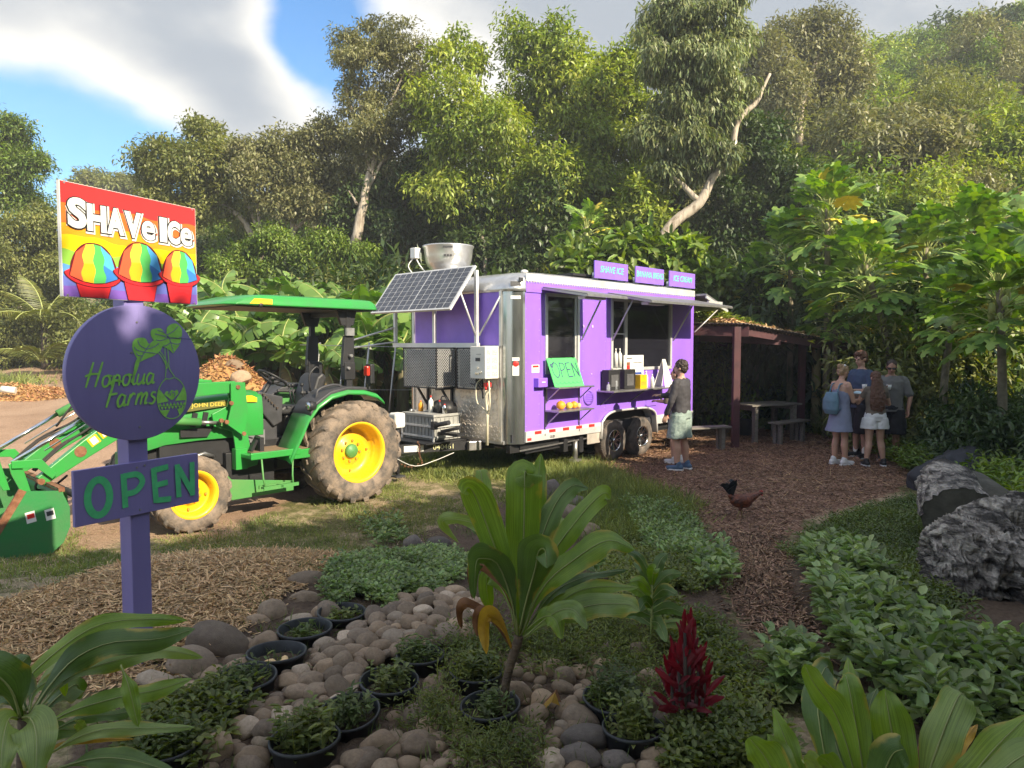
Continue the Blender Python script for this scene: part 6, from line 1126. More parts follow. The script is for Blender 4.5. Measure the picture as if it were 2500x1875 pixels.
# OPEN board
Ob = sframe('open_board', 'oblong purple board lettered OPEN in green, fixed across the post under the round sign', 'sign', 1.285, PD, .065)
w, h = .322, .132; MB().b2(-w, w, -.0, .022, -h, h).build('board', M['purple_sign'], Ob, bevel=.002); m = MB(); O4 = (0, -.0012, 0)
ribbon(m, arc(-.212, -.01, .052, .085, 0, 352, 26), .034, O4, U3, V3, N3, close=True, k=1)
for st, q in (([(-.085, -.085), (-.09, .085)], 2), (smooth2([(-.09, .072), (-.02, .07), (.005, .03), (-.03, -.012), (-.088, -.018)]), 3), ([(.075, -.09), (.065, .09)], 4), ([(.065, .078), (.145, .085)], 5), ([(.07, .0), (.14, .005)], 6), ([(.075, -.078), (.155, -.085)], 7), ([(.20, -.085), (.195, .09)], 8), ([(.202, .07), (.275, -.07)], 9), ([(.278, -.09), (.28, .09)], 10)): ribbon(m, st, .029, O4, U3, V3, N3, k=q)
m.build('lettering', M['open_green'], Ob, fix=False)
# rainbow shave ice sign
S_ = sframe('shave_ice_sign', 'bright rainbow-striped board lettered SHAVE ICE with three coloured ice cones, topmost on the post', 'sign', 2.475, 66, .06)
W, H = .372, .258; MB().b2(-W, W, 0, .02, -H, H).build('board', M['white'], S_, bevel=.001)
for nme, c in (('r1', (.90, .04, .04)), ('r2', (.92, .16, .03)), ('r3', (.94, .36, .02)), ('r4', (.95, .68, .01)), ('r5', (.30, .60, .08)), ('r6', (.13, .36, .78)), ('r7', (.15, .18, .58)), ('r8', (.22, .11, .50)), ('cupred', (.84, .03, .04)), ('cupline', (.13, .015, .02)), ('iceblue', (.10, .45, .90)), ('iceblue2', (.05, .22, .60)), ('icegreen', (.10, .50, .12)), ('iceyel', (.95, .72, .06)), ('iceor', (.95, .45, .02)), ('icered', (.88, .12, .05))): mm(nme, c, .35, var=.03)
ys = [1.0, .62, .30, .07, -.20, -.42, -.62, -.82, -1.0]
def wav(y, x, i): return y * H + .006 * math.sin(x * 17 + i * 2) + .004 * math.sin(x * 41 + i) - (.02 * math.exp(-((x - .05) / .12) ** 2) if i == 3 else 0)
xs = np.linspace(-W + .003, W - .003, 30)
for i in range(8):
    m = MB(); up = [(x, wav(ys[i], x, i) if i else H - .002) for x in xs]; dn = [(x, wav(ys[i + 1], x, i + 1) if i < 7 else -H + .002) for x in xs]
    m.add([(p[0], -.001, p[1]) for p in up] + [(p[0], -.001, p[1]) for p in dn], [(j, j + 30, j + 31, j + 1) for j in range(29)], 0, False); m.build('stripe', M['r%d' % (i + 1)], S_, fix=False)
def flat(name, mt, pts, kk): MB().add([(p[0], -.001 - .0007 * kk, p[1]) for p in pts], [tuple(range(len(pts)))], 0, False).build(name, M[mt], S_, fix=False)
for ci, (cx, cy, sc_) in enumerate(((-.222, -.088, .98), (.022, -.058, 1.03), (.250, -.058, .90))):
    kk = 2 + ci * 7; s = sc_
    cup = [(-.085, -.125), (.085, -.125), (.07, -.26 - (H + cy - .26) if False else -.25), (-.065, -.25)]
    yb = (-H + .003 - cy) / s
    flat('cup', 'cupline', [(cx + x * s, cy + y * s) for x, y in ((-.092, -.105), (.092, -.105), (.072, yb), (-.072, yb))], kk)
    flat('cup', 'cupred', [(cx + x * s, cy + y * s) for x, y in ((-.088, -.108), (.088, -.108), (.068, yb), (-.068, yb))], kk + 1)
    brim = [(x, y) for x, y in [(-.125, -.045), (-.145, -.06), (-.125, -.085), (-.08, -.108), (0, -.12), (.08, -.112), (.125, -.09), (.145, -.06), (.12, -.04)]]
    flat('brim', 'cupline', [(cx + x * s * 1.02, cy + (y - .003) * s) for x, y in smooth2(brim)], kk + 2); flat('brim', 'cupred', [(cx + x * s * .98, cy + y * s) for x, y in smooth2(brim)], kk + 3)
    top = lambda x: .16 * max(0, 1 - (abs(x) / .118) ** 2.3) ** .62 - .075 - .02 * (1 - (x / .118) ** 2)
    bt = lambda x: -.075 - .028 * (1 - (x / .118) ** 2)
    domel = [(x, .163 * max(0, 1 - (abs(x) / .125) ** 2.3) ** .55 - .075) for x in np.linspace(-.125, .125, 24)] + [(x, bt(x) - .004) for x in np.linspace(.121, -.121, 10)]
    flat('ice_outline', 'cupline', [(cx + x * s, cy + y * s) for x, y in domel], kk + 4)
    edges = [-.119, -.06, 0.0, .055, .119]; dome = lambda x: .157 * max(0, 1 - (abs(x) / .1215) ** 2.3) ** .55 - .075
    for j, c in enumerate(('icered', 'iceyel', 'icegreen', 'iceblue')):
        a, b = edges[j], edges[j + 1]; n = 12; L_ = []; R_ = []
        def ed(e, t, jj): # wavy vertical boundary from bottom (t=0) to top (t=1)
            return e * (1 - .26 * t ** 2.2) + (.006 * math.sin(t * 12 + jj * 2) if abs(e) < .1 else 0)
        for q in range(n + 1):
            t = q / n
            for e, out, jj in ((a, L_, j), (b, R_, j + 1)):
                x = ed(e, t, jj); out.append((x, bt(x) + (dome(x) - bt(x)) * t))
        flat('ice', c, [(cx + x * s, cy + y * s) for x, y in L_ + R_[::-1]], kk + 5)
        if c in ('iceyel', 'iceblue'):
            lo = L_[:n // 2 + 1] + R_[:n // 2 + 1][::-1]; flat('ice_shade_colour', 'iceor' if c == 'iceyel' else 'iceblue2', [(cx + x * s, cy + y * s) for x, y in lo], kk + 6)
x = -.350
for i, (ch, wch, sz, dz) in enumerate((('S', .105, .175, .004), ('H', .11, .160, 0), ('A', .105, .160, 0), ('V', .105, .160, -.002), ('e', .09, .185, -.004), (' ', .035, .2, 0), ('I', .055, .160, 0), ('C', .09, .150, -.002), ('e', .088, .185, -.004))):
    if ch != ' ':
        for q, (mt, off, dx) in enumerate((('white', .0165, .005), ('black', .0135, 0), ('white', .0080, 0))):
            off = off * (.62 if ch == 'e' else 1); c_ = .0 if q else -.006; o = text_obj(ch, sz, 'lettering', mt, S_, (x + wch / 2 + dx, -.003 - .0012 * (q + 1), .060 + dz + c_), (R(90), 0, 0), offset=off, ext=.0004, base=True); wd_ = o.dimensions.x
            o.scale = ((wch * .945 - .008 + (.024, .014, 0)[q]) / max(wd_, .01), 1, 1)
    x += wch * .945 - .006
for o_, pts in ((D, ((.0, .25), (.0, -.27), (-.03, .1))), (Ob, ((-.02, .105), (.02, .11), (-.01, -.11))), (S_, ((-.35, .25), (.35, .25), (-.35, -.25), (.35, -.25)))):
    for x, z in pts: MB().cyl((x, .0, z), (x, -.003, z), .005, n=8).build('screw', M['steel'], o_)
MB().b2(-.02, .02, .02, .06, -.45, .1).build('backing_strip', M['purple_sign'], S_)
# ------------------------------------------------------------ solid bodies grown from joined volumes
def solid(name, shapes, voxel, mt, parent, smooth=4, loc=None, noise_=0, decim=None):
    m = MB()
    for s in shapes:
        if s[0] == 'cap':
            p0, p1, r0, r1 = Vector(s[1]), Vector(s[2]), s[3], s[4]; n = 14; ax = (p1 - p0); L_ = ax.length; ax.normalize(); pr = [(max(.0005, r0 * math.sin(R(a))), -r0 * math.cos(R(a))) for a in range(0, 91, 18)] + [(max(.0005, r1 * math.cos(R(a))), L_ + r1 * math.sin(R(a))) for a in range(0, 91, 18)]
            m.lathe(pr, p0, ax, n); b = len(m.v) - n * len(pr); m.f += [tuple(b + j for j in range(n)), tuple(b + (len(pr) - 1) * n + j for j in reversed(range(n)))]; m.m += [0, 0]; m.sm += [True] * 2
        elif s[0] == 'ell': m.ball(s[1], s[2], 18, rot=Euler(s[3]) if len(s) > 3 else None)
        elif s[0] == 'loft': # rings: (cx, cy, z, rx, ry)
            m.loft([[Vector((cx + rx * math.cos(2 * math.pi * j / 28), cy + ry * math.sin(2 * math.pi * j / 28), z)) for j in range(28)] for cx, cy, z, rx, ry in s[1]])
        elif s[0] == 'chain':
            for a, b, ra, rb in zip(s[1][:-1], s[1][1:], s[2][:-1], s[2][1:]): shapes.append(('cap', a, b, ra, rb))
    me = m.mesh(name, M[mt] if isinstance(mt, str) else mt); bm = bmesh.new(); bm.from_mesh(me); bmesh.ops.recalc_face_normals(bm, faces=bm.faces); bm.to_mesh(me); bm.free()
    o = link(name, me, parent); r = o.modifiers.new('r', 'REMESH'); r.mode = 'VOXEL'; r.voxel_size = voxel; r.use_smooth_shade = True; sm = o.modifiers.new('s', 'SMOOTH'); sm.iterations = smooth; sm.factor = .5
    dg = bpy.context.evaluated_depsgraph_get(); dg.update(); me2 = bpy.data.meshes.new_from_object(o.evaluated_get(dg)); o.modifiers.clear(); me2.name = name; o.data = me2; me2.materials.clear(); me2.materials.append(M[mt] if isinstance(mt, str) else mt); me2.polygons.foreach_set('use_smooth', [True] * len(me2.polygons))
    if noise_:
        co = np.zeros(len(me2.vertices) * 3); me2.vertices.foreach_get('co', co); co = co.reshape(-1, 3); nr = np.zeros_like(co).ravel(); me2.vertices.foreach_get('normal', nr); nr = nr.reshape(-1, 3)
        amp, fr = noise_; d = np.array([mnoise.noise(Vector(c) * fr) + .5 * mnoise.noise(Vector(c) * fr * 2.3) for c in co]); co += nr * (d * amp)[:, None]; me2.vertices.foreach_set('co', co.ravel()); me2.update()
    if loc: o.location = loc
    return o
mm('skin', (.52, .31, .22), .5, var=.08, scale=8); mm('skin_tan', (.38, .21, .14), .5, var=.08, scale=8); mm('hair_dark', (.035, .022, .016), .55, var=.4, scale=30, bump=.5, bscale=60); mm('hair_blond', (.34, .22, .12), .5, var=.35, scale=30, bump=.5, bscale=60); mm('hair_brown', (.12, .055, .03), .5, var=.35, scale=25, bump=.5, bscale=60, stretch=(3, 3, .4))
mm('shirt_black', (.045, .042, .048), .75, var=.12, bump=.1, bscale=20); mm('shorts_mint', (.30, .37, .33), .8, c2=(.19, .26, .24), scale=45, bump=.1); mm('dress_blue', (.22, .25, .36), .8, var=.08, bump=.06, bscale=25); mm('tee_blue', (.045, .075, .14), .8, var=.15, bump=.1); mm('tee_grey', (.15, .15, .145), .8, var=.12, bump=.1); mm('shorts_black', (.012, .012, .015), .8); mm('shorts_white', (.72, .72, .72), .7, var=.05); mm('pack_blue', (.12, .22, .30), .7, var=.2); mm('shoe_white', (.75, .75, .75), .6); mm('shoe_blue', (.07, .13, .22), .6); mm('shoe_black', (.02, .02, .022), .6); mm('top_tan', (.16, .13, .10), .8, var=.2)
def hand(S, wrist, d, palm, sc=1., curl=.5, side=1):
    d = Vector(d).normalized(); n = Vector(palm).normalized(); n = (n - d * n.dot(d)).normalized(); s = d.cross(n) * side
    pc = Vector(wrist) + d * .045 * sc
    for k in (-1, -.33, .33, 1): S.append(('cap', Vector(wrist) + s * k * .014 * sc, pc + d * .04 * sc + s * k * .028 * sc, .016 * sc, .0125 * sc))
    for k, L_ in zip((-1, -.33, .33, 1), (.058, .07, .066, .052)):
        a = pc + d * .045 * sc + s * k * .029 * sc; b = a + (d + n * curl * .6).normalized() * L_ * .5 * sc; c = b + (d * .6 + n * curl * 1.4).normalized() * L_ * .5 * sc; S.append(('cap', a, b, .0095 * sc, .009 * sc)); S.append(('cap', b, c, .009 * sc, .0078 * sc))
    a = Vector(wrist) + d * .02 * sc + s * .026 * sc; b = a + (d * .7 + s * .8 + n * .3).normalized() * .04 * sc; S.append(('cap', a, b, .013 * sc, .011 * sc)); S.append(('cap', b, b + (d + n * .5).normalized() * .03 * sc, .011 * sc, .009 * sc))
def head(S, c, f, up=(0, 0, 1), s=1.):      # returns frame; face looks along f
    f = Vector(f).normalized(); up = Vector(up); rt = f.cross(up).normalized(); up = rt.cross(f); M3 = Matrix((rt, f, up)).transposed(); E = tuple(M3.to_euler()); P = lambda x, y, z: Vector(c) + M3 @ Vector((x, y, z)) * s
    S += [('ell', P(0, -.012, .02), (.076 * s, .096 * s, .100 * s), E), ('ell', P(0, .022, -.045), (.056 * s, .066 * s, .066 * s), E), ('cap', P(0, .055, -.085), P(0, .05, -.08), .024 * s, .026 * s), ('cap', P(0, .083, .018), P(0, .104, -.020), .009 * s, .015 * s),
          ('cap', P(-.018, .079, -.052), P(.018, .079, -.052), .010 * s, .010 * s), ('ell', P(-.078, -.008, -.008), (.010 * s, .020 * s, .032 * s), E), ('ell', P(.078, -.008, -.008), (.010 * s, .020 * s, .032 * s), E), ('cap', P(-.035, .074, .032), P(.035, .074, .032), .014 * s, .014 * s)]
    return P, M3
def leg(S, hip, knee, ank, r=(.085, .056, .060, .036)):
    hip, knee, ank = map(Vector, (hip, knee, ank)); S += [('cap', hip, knee, r[0], r[1]), ('cap', knee, knee.lerp(ank, .32) + Vector((0, -.012, 0)), r[1] * .96, r[2]), ('cap', knee.lerp(ank, .32) + Vector((0, -.012, 0)), ank, r[2], r[3])]
def foot(S, ank, yaw, L=.25):
    d = Vector((-math.sin(yaw), math.cos(yaw), 0)); a = Vector(ank); S += [('cap', Vector((a.x, a.y, .045)) - d * .05, Vector((a.x, a.y, .035)) + d * (L - .10), .038, .030), ('cap', a, Vector((a.x, a.y, .05)), .036, .042), ('cap', Vector((a.x, a.y, .03)) + d * .03, Vector((a.x, a.y, .026)) + d * (L - .09), .04, .032)]
def person(label, px, py, H, face, skin, build_, group=None):
    p = G(px, py) if isinstance(py, (int, float)) and py > 50 else Vector((px, py, g1(px, py)))
    t = thing('person', label, 'person', p, math.atan2(-face[0], face[1]), group); k = H / 1.75; build_(t); t.scale = (k, k, k); return t
def std(t, skin, feet, hipx=.09, head_f=(0, 1, -.15), arms=(), head_c=(0, .02, 1.645), torso_w=1., lean=0., neck=True, legr=(.085, .056, .060, .036), hands=(), barefoot=True, armr=(.050, .040, .028)):
    S = [('loft', [(0, 0, .86, .13 * torso_w, .10 * torso_w), (0, 0, .95, .165 * torso_w, .12 * torso_w), (0, lean * .3, 1.08, .145 * torso_w, .105 * torso_w), (0, lean * .6, 1.25, .165 * torso_w, .115 * torso_w), (0, lean, 1.38, .175 * torso_w, .105 * torso_w), (0, lean, 1.45, .12 * torso_w, .075), (0, lean, 1.50, .06, .06)])]
    S += [('cap', (-.15 * torso_w, lean, 1.42), (.15 * torso_w, lean, 1.42), .055, .055), ('cap', (0, lean, 1.44), (head_c[0], head_c[1] - .02, head_c[2] - .06), .056, .050)]
    for s, (kn, an, yaw) in zip((-1, 1), feet): leg(S, (s * hipx, 0, .90), kn, an, legr); foot(S, an, yaw)
    for sh, el, wr in arms: S += [('cap', sh, el, armr[0], armr[1]), ('cap', el, wr, armr[1], armr[2])]
    for h in hands: hand(S, *h)
    P, M3 = head(S, head_c, head_f); solid('body', S, .0088, skin, t, 3); e = MB()
    for s in (-1, 1): e.ball(P(s * .032, .083, .014), .009, 8)
    e.build('eye', M['black'], t); return P, M3
def hair_cap(t, P, M3, mt, extra=(), curly=.006, fr=38, size=1.):
    E = tuple(M3.to_euler()); S = [('ell', P(0, -.026, .042), (.088 * size, .100 * size, .094 * size), E), ('ell', P(0, -.055, .0), (.080 * size, .070 * size, .085 * size), E)] + list(extra); solid('hair', S, .007, mt, t, 1, noise_=(curly, fr))
def shoes(t, mt, feet, sole='shoe_white', L=.255, name='shoe'):
    for kn, an, yaw in feet:
        d = Vector((-math.sin(yaw), math.cos(yaw), 0)); a = Vector(an); b = lambda z: Vector((a.x, a.y, z)); o = solid(name, [('cap', b(.055) - d * .055, b(.042) + d * (L - .11), .045, .036), ('cap', b(.11) - d * .02, b(.055), .048, .05), ('cap', b(.045) + d * .03, b(.036) + d * (L - .12), .048, .040)], .008, mt, t, 2)
        S = [Vector((a.x, a.y, 0)) + d * v + Vector((d.y, -d.x, 0)) * u for u, v in ((-.035, -.10), (.035, -.10), (.045, .0), (.05, .10), (.03, L - .085), (-.02, L - .08), (-.045, .10), (-.042, 0))]; MB().loft([[q + Vector((0, 0, z)) for q in S] for z in (.0, .028)]).build('sole', M[sole], o, bevel=.005)
def shirt(t, mt, sleeves, w=1., lean=0., bottom=.92, r=.013, name='shirt', neck=1.485, slr=(.062, .050)):
    S = [('loft', [(0, 0, bottom, .172 * w + r, .128 * w + r), (0, lean * .3, 1.08, .155 * w + r, .115 * w + r), (0, lean * .6, 1.25, .168 * w + r, .118 * w + r), (0, lean, 1.38, .178 * w + r, .108 * w + r), (0, lean, 1.45, .125 * w + r, .078 + r), (0, lean, neck, .066, .066)]), ('cap', (-.155 * w, lean, 1.42), (.155 * w, lean, 1.42), .064, .064)]
    for ch in sleeves: S += [('cap', a, b, ra, rb) for a, b, ra, rb in ch]
    return solid(name, S, .010, mt, t, 4, noise_=(.011, 8))
def shorts(t, mt, feet, w=1., top=1.0, hem=.52, flare=1.15, name='shorts', hipx=.09, r0=.108, r1=.095):
    S = [('loft', [(0, 0, top, .168 * w, .125 * w), (0, 0, .93, .185 * w, .140 * w), (0, -.005, .84, .18 * w, .135 * w)])]
    for s, (kn, an, yaw) in zip((-1, 1), feet):
        a = Vector((s * hipx, 0, .88)); k = Vector(kn); e = a.lerp(k, (.88 - hem) / (.88 - k.z)); n = 20; d = (e - a).normalized(); S.append(('loft', [(a.x, a.y, .90, r0 * w, r0 * 1.05 * w), (e.x, e.y, e.z, r1 * flare * w, r1 * flare * 1.05 * w)]))
    return solid(name, S, .010, mt, t, 3, noise_=(.012, 9))

# man at the counter
F1 = [((-.10, .03, .49), (-.11, .0, .08), .25), ((.10, .0, .49), (.12, -.05, .08), -.1)]
def b1(t):
    aL = ((-.20, 0, 1.40), (-.27, .03, 1.12), (-.24, .14, .90)); aR = ((.20, 0, 1.40), (.20, .16, 1.18), (.08, .40, 1.18))
    P, M3 = std(t, 'skin', F1, arms=[aL, aR], torso_w=1.10, head_f=(-.25, 1, .0), hands=[((-.24, .14, .90), (0, .25, -1), (.6, .3, 0)), ((.08, .40, 1.18), (-.35, 1, .1), (0, 0, -1), 1., .9)], legr=(.095, .064, .068, .038))
    hair_cap(t, P, M3, 'hair_dark', curly=.014, fr=34, size=1.06); shirt(t, 'shirt_black', [[((-.20, 0, 1.40), (-.27, .03, 1.12), .068, .054), ((-.27, .03, 1.12), (-.245, .125, .93), .054, .042)], [((.20, 0, 1.40), (.20, .16, 1.18), .068, .054), ((.20, .16, 1.18), (.10, .36, 1.18), .054, .042)]], w=1.12, bottom=.93); shorts(t, 'shorts_mint', F1, w=1.12, hem=.52, r0=.115, r1=.112); shoes(t, 'shoe_blue', F1)
    E = tuple(M3.to_euler()); solid('sock', [('cap', (-.11, 0, .09), (-.11, 0, .13), .042, .042)], .008, 'shoe_black', t, 1); solid('sock', [('cap', (.12, -.05, .09), (.12, -.05, .13), .042, .042)], .008, 'shoe_black', t, 1)
person('person in long-sleeved black top and mint patterned shorts, hand raised at the trailer counter', 1660, 1148, 1.74, (-.78, .62), 'skin', b1)
# companion mostly hidden in front of him
F2 = [((-.09, .02, .48), (-.10, .0, .08), .1), ((.09, .0, .48), (.10, -.02, .08), -.1)]
def b2_(t):
    P, M3 = std(t, 'skin', F2, arms=[((-.17, 0, 1.40), (-.22, .10, 1.15), (-.12, .33, 1.14)), ((.17, 0, 1.40), (.20, .05, 1.14), (.16, .16, .95))], torso_w=.9, head_f=(-.1, 1, .1), hands=[((-.12, .33, 1.14), (.1, 1, .1), (0, 0, -1), .95, .8), ((.16, .16, .95), (0, .3, -1), (-.5, .2, 0), .95)])
    hair_cap(t, P, M3, 'hair_dark', [('cap', P(0, -.09, -.0), P(0, -.08, -.16), .05, .035)]); shirt(t, 'top_tan', [[((-.17, 0, 1.40), (-.22, .10, 1.15), .06, .05)], [((.17, 0, 1.40), (.20, .05, 1.14), .06, .05)]], w=.92); shorts(t, 'shorts_black', F2, w=.94, hem=.55); shoes(t, 'shoe_white', F2)
person('person in tan top half hidden behind the one in black, reaching to the counter', at(1652, 1000, 11.95).x, 11.95, 1.60, (-.72, .69), 'skin', b2_)
# group of four
F3 = [((-.09, .02, .48), (-.09, -.02, .08), .05), ((.085, .03, .48), (.09, .05, .08), -.15)]
def b3(t):
    aL = ((-.17, .0, 1.39), (-.20, .12, 1.13), (-.06, .36, 1.17)); aR = ((.17, .0, 1.39), (.19, .10, 1.13), (.05, .36, 1.14))
    P, M3 = std(t, 'skin', F3, arms=[aL, aR], torso_w=1.0, head_f=(.0, 1, -.45), head_c=(0, .05, 1.63), hands=[(aL[2], (.25, 1, .1), (0, 0, 1), .95, .8, -1), (aR[2], (-.1, 1, .0), (0, 0, 1), .95, .8)], legr=(.09, .058, .062, .036))
    hair_cap(t, P, M3, 'hair_blond', [('ell', P(0, -.11, .06), (.05, .05, .055)), ('ell', P(0, -.07, -.05), (.045, .04, .04))], curly=.010, fr=30); solid('hair_band', [('cap', P(-.06, -.07, .10), P(.06, -.07, .10), .018, .018)], .007, 'white', t, 1)
    solid('dress', [('loft', [(0, -.02, .60, .235, .215), (0, -.01, .75, .21, .18), (0, 0, .92, .19, .15), (0, 0, 1.08, .165, .13), (0, .01, 1.24, .178, .136), (0, .01, 1.34, .165, .12), (0, 0, 1.40, .12, .09)]), ('cap', (-.10, 0, 1.36), (-.075, 0, 1.45), .022, .018), ('cap', (.10, 0, 1.36), (.075, 0, 1.45), .022, .018)], .010, 'dress_blue', t, 3, noise_=(.008, 8)); shoes(t, 'shoe_white', F3)
person('person in short sleeveless blue-grey dress and white shoes eating from a bowl, hair pinned up', 2048, 1137, 1.66, (.90, .35), 'skin', b3, 'people standing together eating')
F4 = [((-.10, .02, .49), (-.11, .0, .08), .2), ((.10, .0, .49), (.12, -.03, .08), -.2)]
def b4(t):
    aL = ((-.19, 0, 1.40), (-.24, .05, 1.13), (-.16, .28, 1.14)); aR = ((.19, 0, 1.40), (.23, .05, 1.13), (.12, .28, 1.16))
    P, M3 = std(t, 'skin', F4, arms=[aL, aR], torso_w=1.0, head_f=(-.15, 1, -.3), head_c=(0, .03, 1.65), hands=[(aL[2], (.3, 1, .1), (0, 0, 1), 1., .7, -1), (aR[2], (-.3, 1, .1), (0, 0, 1), 1., .7)])
    hair_cap(t, P, M3, 'hair_brown', [('ell', P(0, -.0, .085), (.085, .09, .05))], curly=.013, fr=30, size=1.07); shirt(t, 'tee_blue', [[(aL[0], Vector(aL[0]).lerp(Vector(aL[1]), .75), .074, .066)], [(aR[0], Vector(aR[0]).lerp(Vector(aR[1]), .75), .074, .066)]], w=1.08, bottom=.84); shorts(t, 'shorts_black', F4, w=1.08, hem=.42, r0=.12, r1=.125); shoes(t, 'shoe_black', F4)
    for kn, an, yw in F4: solid('sock', [('cap', (an[0], an[1], .08), (an[0], an[1], .24), .042, .046)], .008, 'white', t, 1)
person('tall person in navy tee shirt, long black shorts and white socks, bushy brown hair', at(2104, 900, 12.5).x, 12.5, 1.86, (-.72, -.2), 'skin', b4, 'people standing together eating')
F5 = [((-.10, .02, .49), (-.11, .0, .08), .25), ((.10, .0, .49), (.12, .0, .08), -.25)]
def b5(t):
    aL = ((-.20, 0, 1.40), (-.30, .03, 1.13), (-.26, .10, .90)); aR = ((.20, 0, 1.40), (.26, .06, 1.15), (.14, .25, 1.26))
    P, M3 = std(t, 'skin_tan', F5, arms=[aL, aR], torso_w=1.16, head_f=(.1, 1, -.45), head_c=(0, .04, 1.63), hands=[(aL[2], (.0, .2, -1), (.5, .2, 0), 1., .8), (aR[2], (-.5, .8, .3), (0, 0, 1), 1., .8)])
    hair_cap(t, P, M3, 'hair_dark', curly=.002, size=.95); shirt(t, 'tee_grey', [[(aL[0], Vector(aL[0]).lerp(Vector(aL[1]), .8), .078, .072)], [(aR[0], Vector(aR[0]).lerp(Vector(aR[1]), .8), .078, .072)]], w=1.2, bottom=.86); shorts(t, 'shorts_black', F5, w=1.15, hem=.48, r0=.12, r1=.12); shoes(t, 'shoe_black', F5)
    m = MB()
    for s in (-1, 1): m.ball(P(s * .034, .092, .014), (.030, .010, .020), 12); m.beam(P(s * .06, .085, .018), P(s * .08, -.01, .014), .006, .008)
    m.beam(P(-.02, .098, .018), P(.02, .098, .018), .006, .006); m.build('sunglasses', M['black'], t)
person('person in grey tee shirt and dark sunglasses looking down, water bottle held low', at(2176, 900, 12.2).x, 12.2, 1.74, (-.35, -.94), 'skin_tan', b5, 'people standing together eating')
F6 = [((-.10, .0, .48), (-.15, -.03, .08), .1), ((.11, .02, .48), (.17, .0, .08), -.2)]
def b6(t):
    aL = ((-.17, .0, 1.39), (-.27, .10, 1.17), (-.16, .20, 1.36)); aR = ((.17, .0, 1.39), (.27, .08, 1.15), (.10, .25, 1.22))
    P, M3 = std(t, 'skin', F6, arms=[aL, aR], torso_w=1.0, head_f=(.0, 1, -.3), head_c=(0, .03, 1.63), hands=[(aL[2], (.5, .5, .6), (0, 1, 0), .95, .9, -1), (aR[2], (-.5, .8, .2), (0, 0, 1), .95, .8)], legr=(.098, .060, .064, .036))
    hair_cap(t, P, M3, 'hair_brown', [('loft', [(0, -.10, 1.02, .10, .035), (0, -.115, 1.15, .145, .05), (0, -.10, 1.32, .14, .065), (0, -.06, 1.48, .11, .075), (0, -.03, 1.62, .09, .08)])], curly=.014, fr=22); shirt(t, 'top_tan', [[(aL[0], Vector(aL[0]).lerp(Vector(aL[1]), .4), .062, .056)], [(aR[0], Vector(aR[0]).lerp(Vector(aR[1]), .4), .062, .056)]], w=1.0, bottom=.95)
    shorts(t, 'shorts_white', F6, w=1.06, hem=.70, top=1.0, r0=.125, r1=.125); shoes(t, 'shoe_black', F6, L=.24, name='sandal')
person('person seen from behind with long brown hair and white shorts', 2133, 1140, 1.56, (.10, .99), 'skin', b6, 'people standing together eating')
# carried things
d_ = Vector((.90, .35, 0)).normalized(); bp_ = G(2048, 1137)
t = thing('backpack', 'blue backpack worn by the person in the blue-grey dress', 'backpack', bp_ - d_ * .19 + Vector((0, 0, .86)), math.atan2(-.9, .35)); solid('bag', [('loft', [(0, 0, 0, .12, .06), (0, -.02, .08, .15, .09), (0, -.02, .22, .15, .09), (0, 0, .36, .11, .06)])], .01, 'pack_blue', t, 3); MB().tube(spline([(-.09, .04, .05), (-.13, .20, .2), (-.10, .24, .42), (-.08, .1, .5), (-.08, .03, .34)], 14), .013, 6).tube(spline([(.09, .04, .05), (.13, .20, .2), (.10, .24, .42), (.08, .1, .5), (.08, .03, .34)], 14), .013, 6).build('strap', M['pack_blue'], t)
t = thing('bowl', 'pale blue bowl of shave ice held by the person in the dress', 'bowl', bp_ + d_ * .40 + Vector((-.02, -.02, 1.13))); MB().lathe([(0, 0), (.05, 0), (.10, .055), (.105, .055), (.105, .06)], (0, 0, 0), (0, 0, 1), 24).build('dish', M['white'], t); mm('pale_ice', (.55, .75, .85), .4, bump=.3); MB().ball((0, 0, .055), (.088, .088, .045), 16).build('shave_ice', M['pale_ice'], t)
pb = Vector((at(2176, 900, 12.2).x, 12.2, 0)); t = thing('water_bottle', 'clear plastic water bottle hanging from the hand of the person in the grey tee shirt', 'bottle', pb + Vector((.27, .02, .56))); MB().lathe([(0, 0), (.034, 0), (.034, .15), (.012, .19), (.012, .21)], (0, 0, 0), (0, 0, 1), 16).build('body', M['clear'], t); MB().cyl((0, 0, .21), (0, 0, .23), .016).build('cap', M['white'], t)
for i, (dx, dy, z, lb) in enumerate(((-.18, -.28, 1.25, 'small white cup held by the person in the grey tee shirt'), (-.08, .22, 1.26, 'small white cup held up by the person with long hair'))):
    q = (pb if i == 0 else G(2133, 1140)) + Vector((dx, dy, z)); t = thing('paper_cup', lb, 'cup', q); MB().lathe([(0, 0), (.028, 0), (.04, .08), (.036, .08), (.026, .01)], (0, 0, 0), (0, 0, 1), 18).build('cup', M['white'], t)
# rooster
mm('feather_red', (.22, .055, .018), .5, c2=(.04, .014, .01), scale=18, bump=.4, bscale=50); mm('feather_black', (.014, .018, .02), .35, var=.3); mm('comb', (.55, .03, .03), .5); mm('shank', (.30, .22, .08), .6)
rp = G(1812, 1268); t = thing('rooster', 'rust-red rooster with black upright tail pecking across the bark path', 'rooster', rp, R(4)); t.scale = (.88, .88, .80)
solid('body', [('ell', (-.02, 0, .25), (.155, .095, .105), (0, .15, 0)), ('cap', (.05, 0, .27), (.17, 0, .325), .090, .045), ('cap', (.17, 0, .33), (.235, 0, .355), .036, .026), ('ell', (.245, 0, .362), (.032, .022, .025)), ('cap', (-.10, 0, .26), (-.17, 0, .33), .055, .03), ('cap', (-.01, .04, .22), (.0, .045, .13), .042, .018), ('cap', (-.03, -.04, .22), (-.05, -.045, .13), .042, .018)], .006, 'feather_red', t, 3, noise_=(.004, 30))
m = MB(); rr_ = random.Random(3)
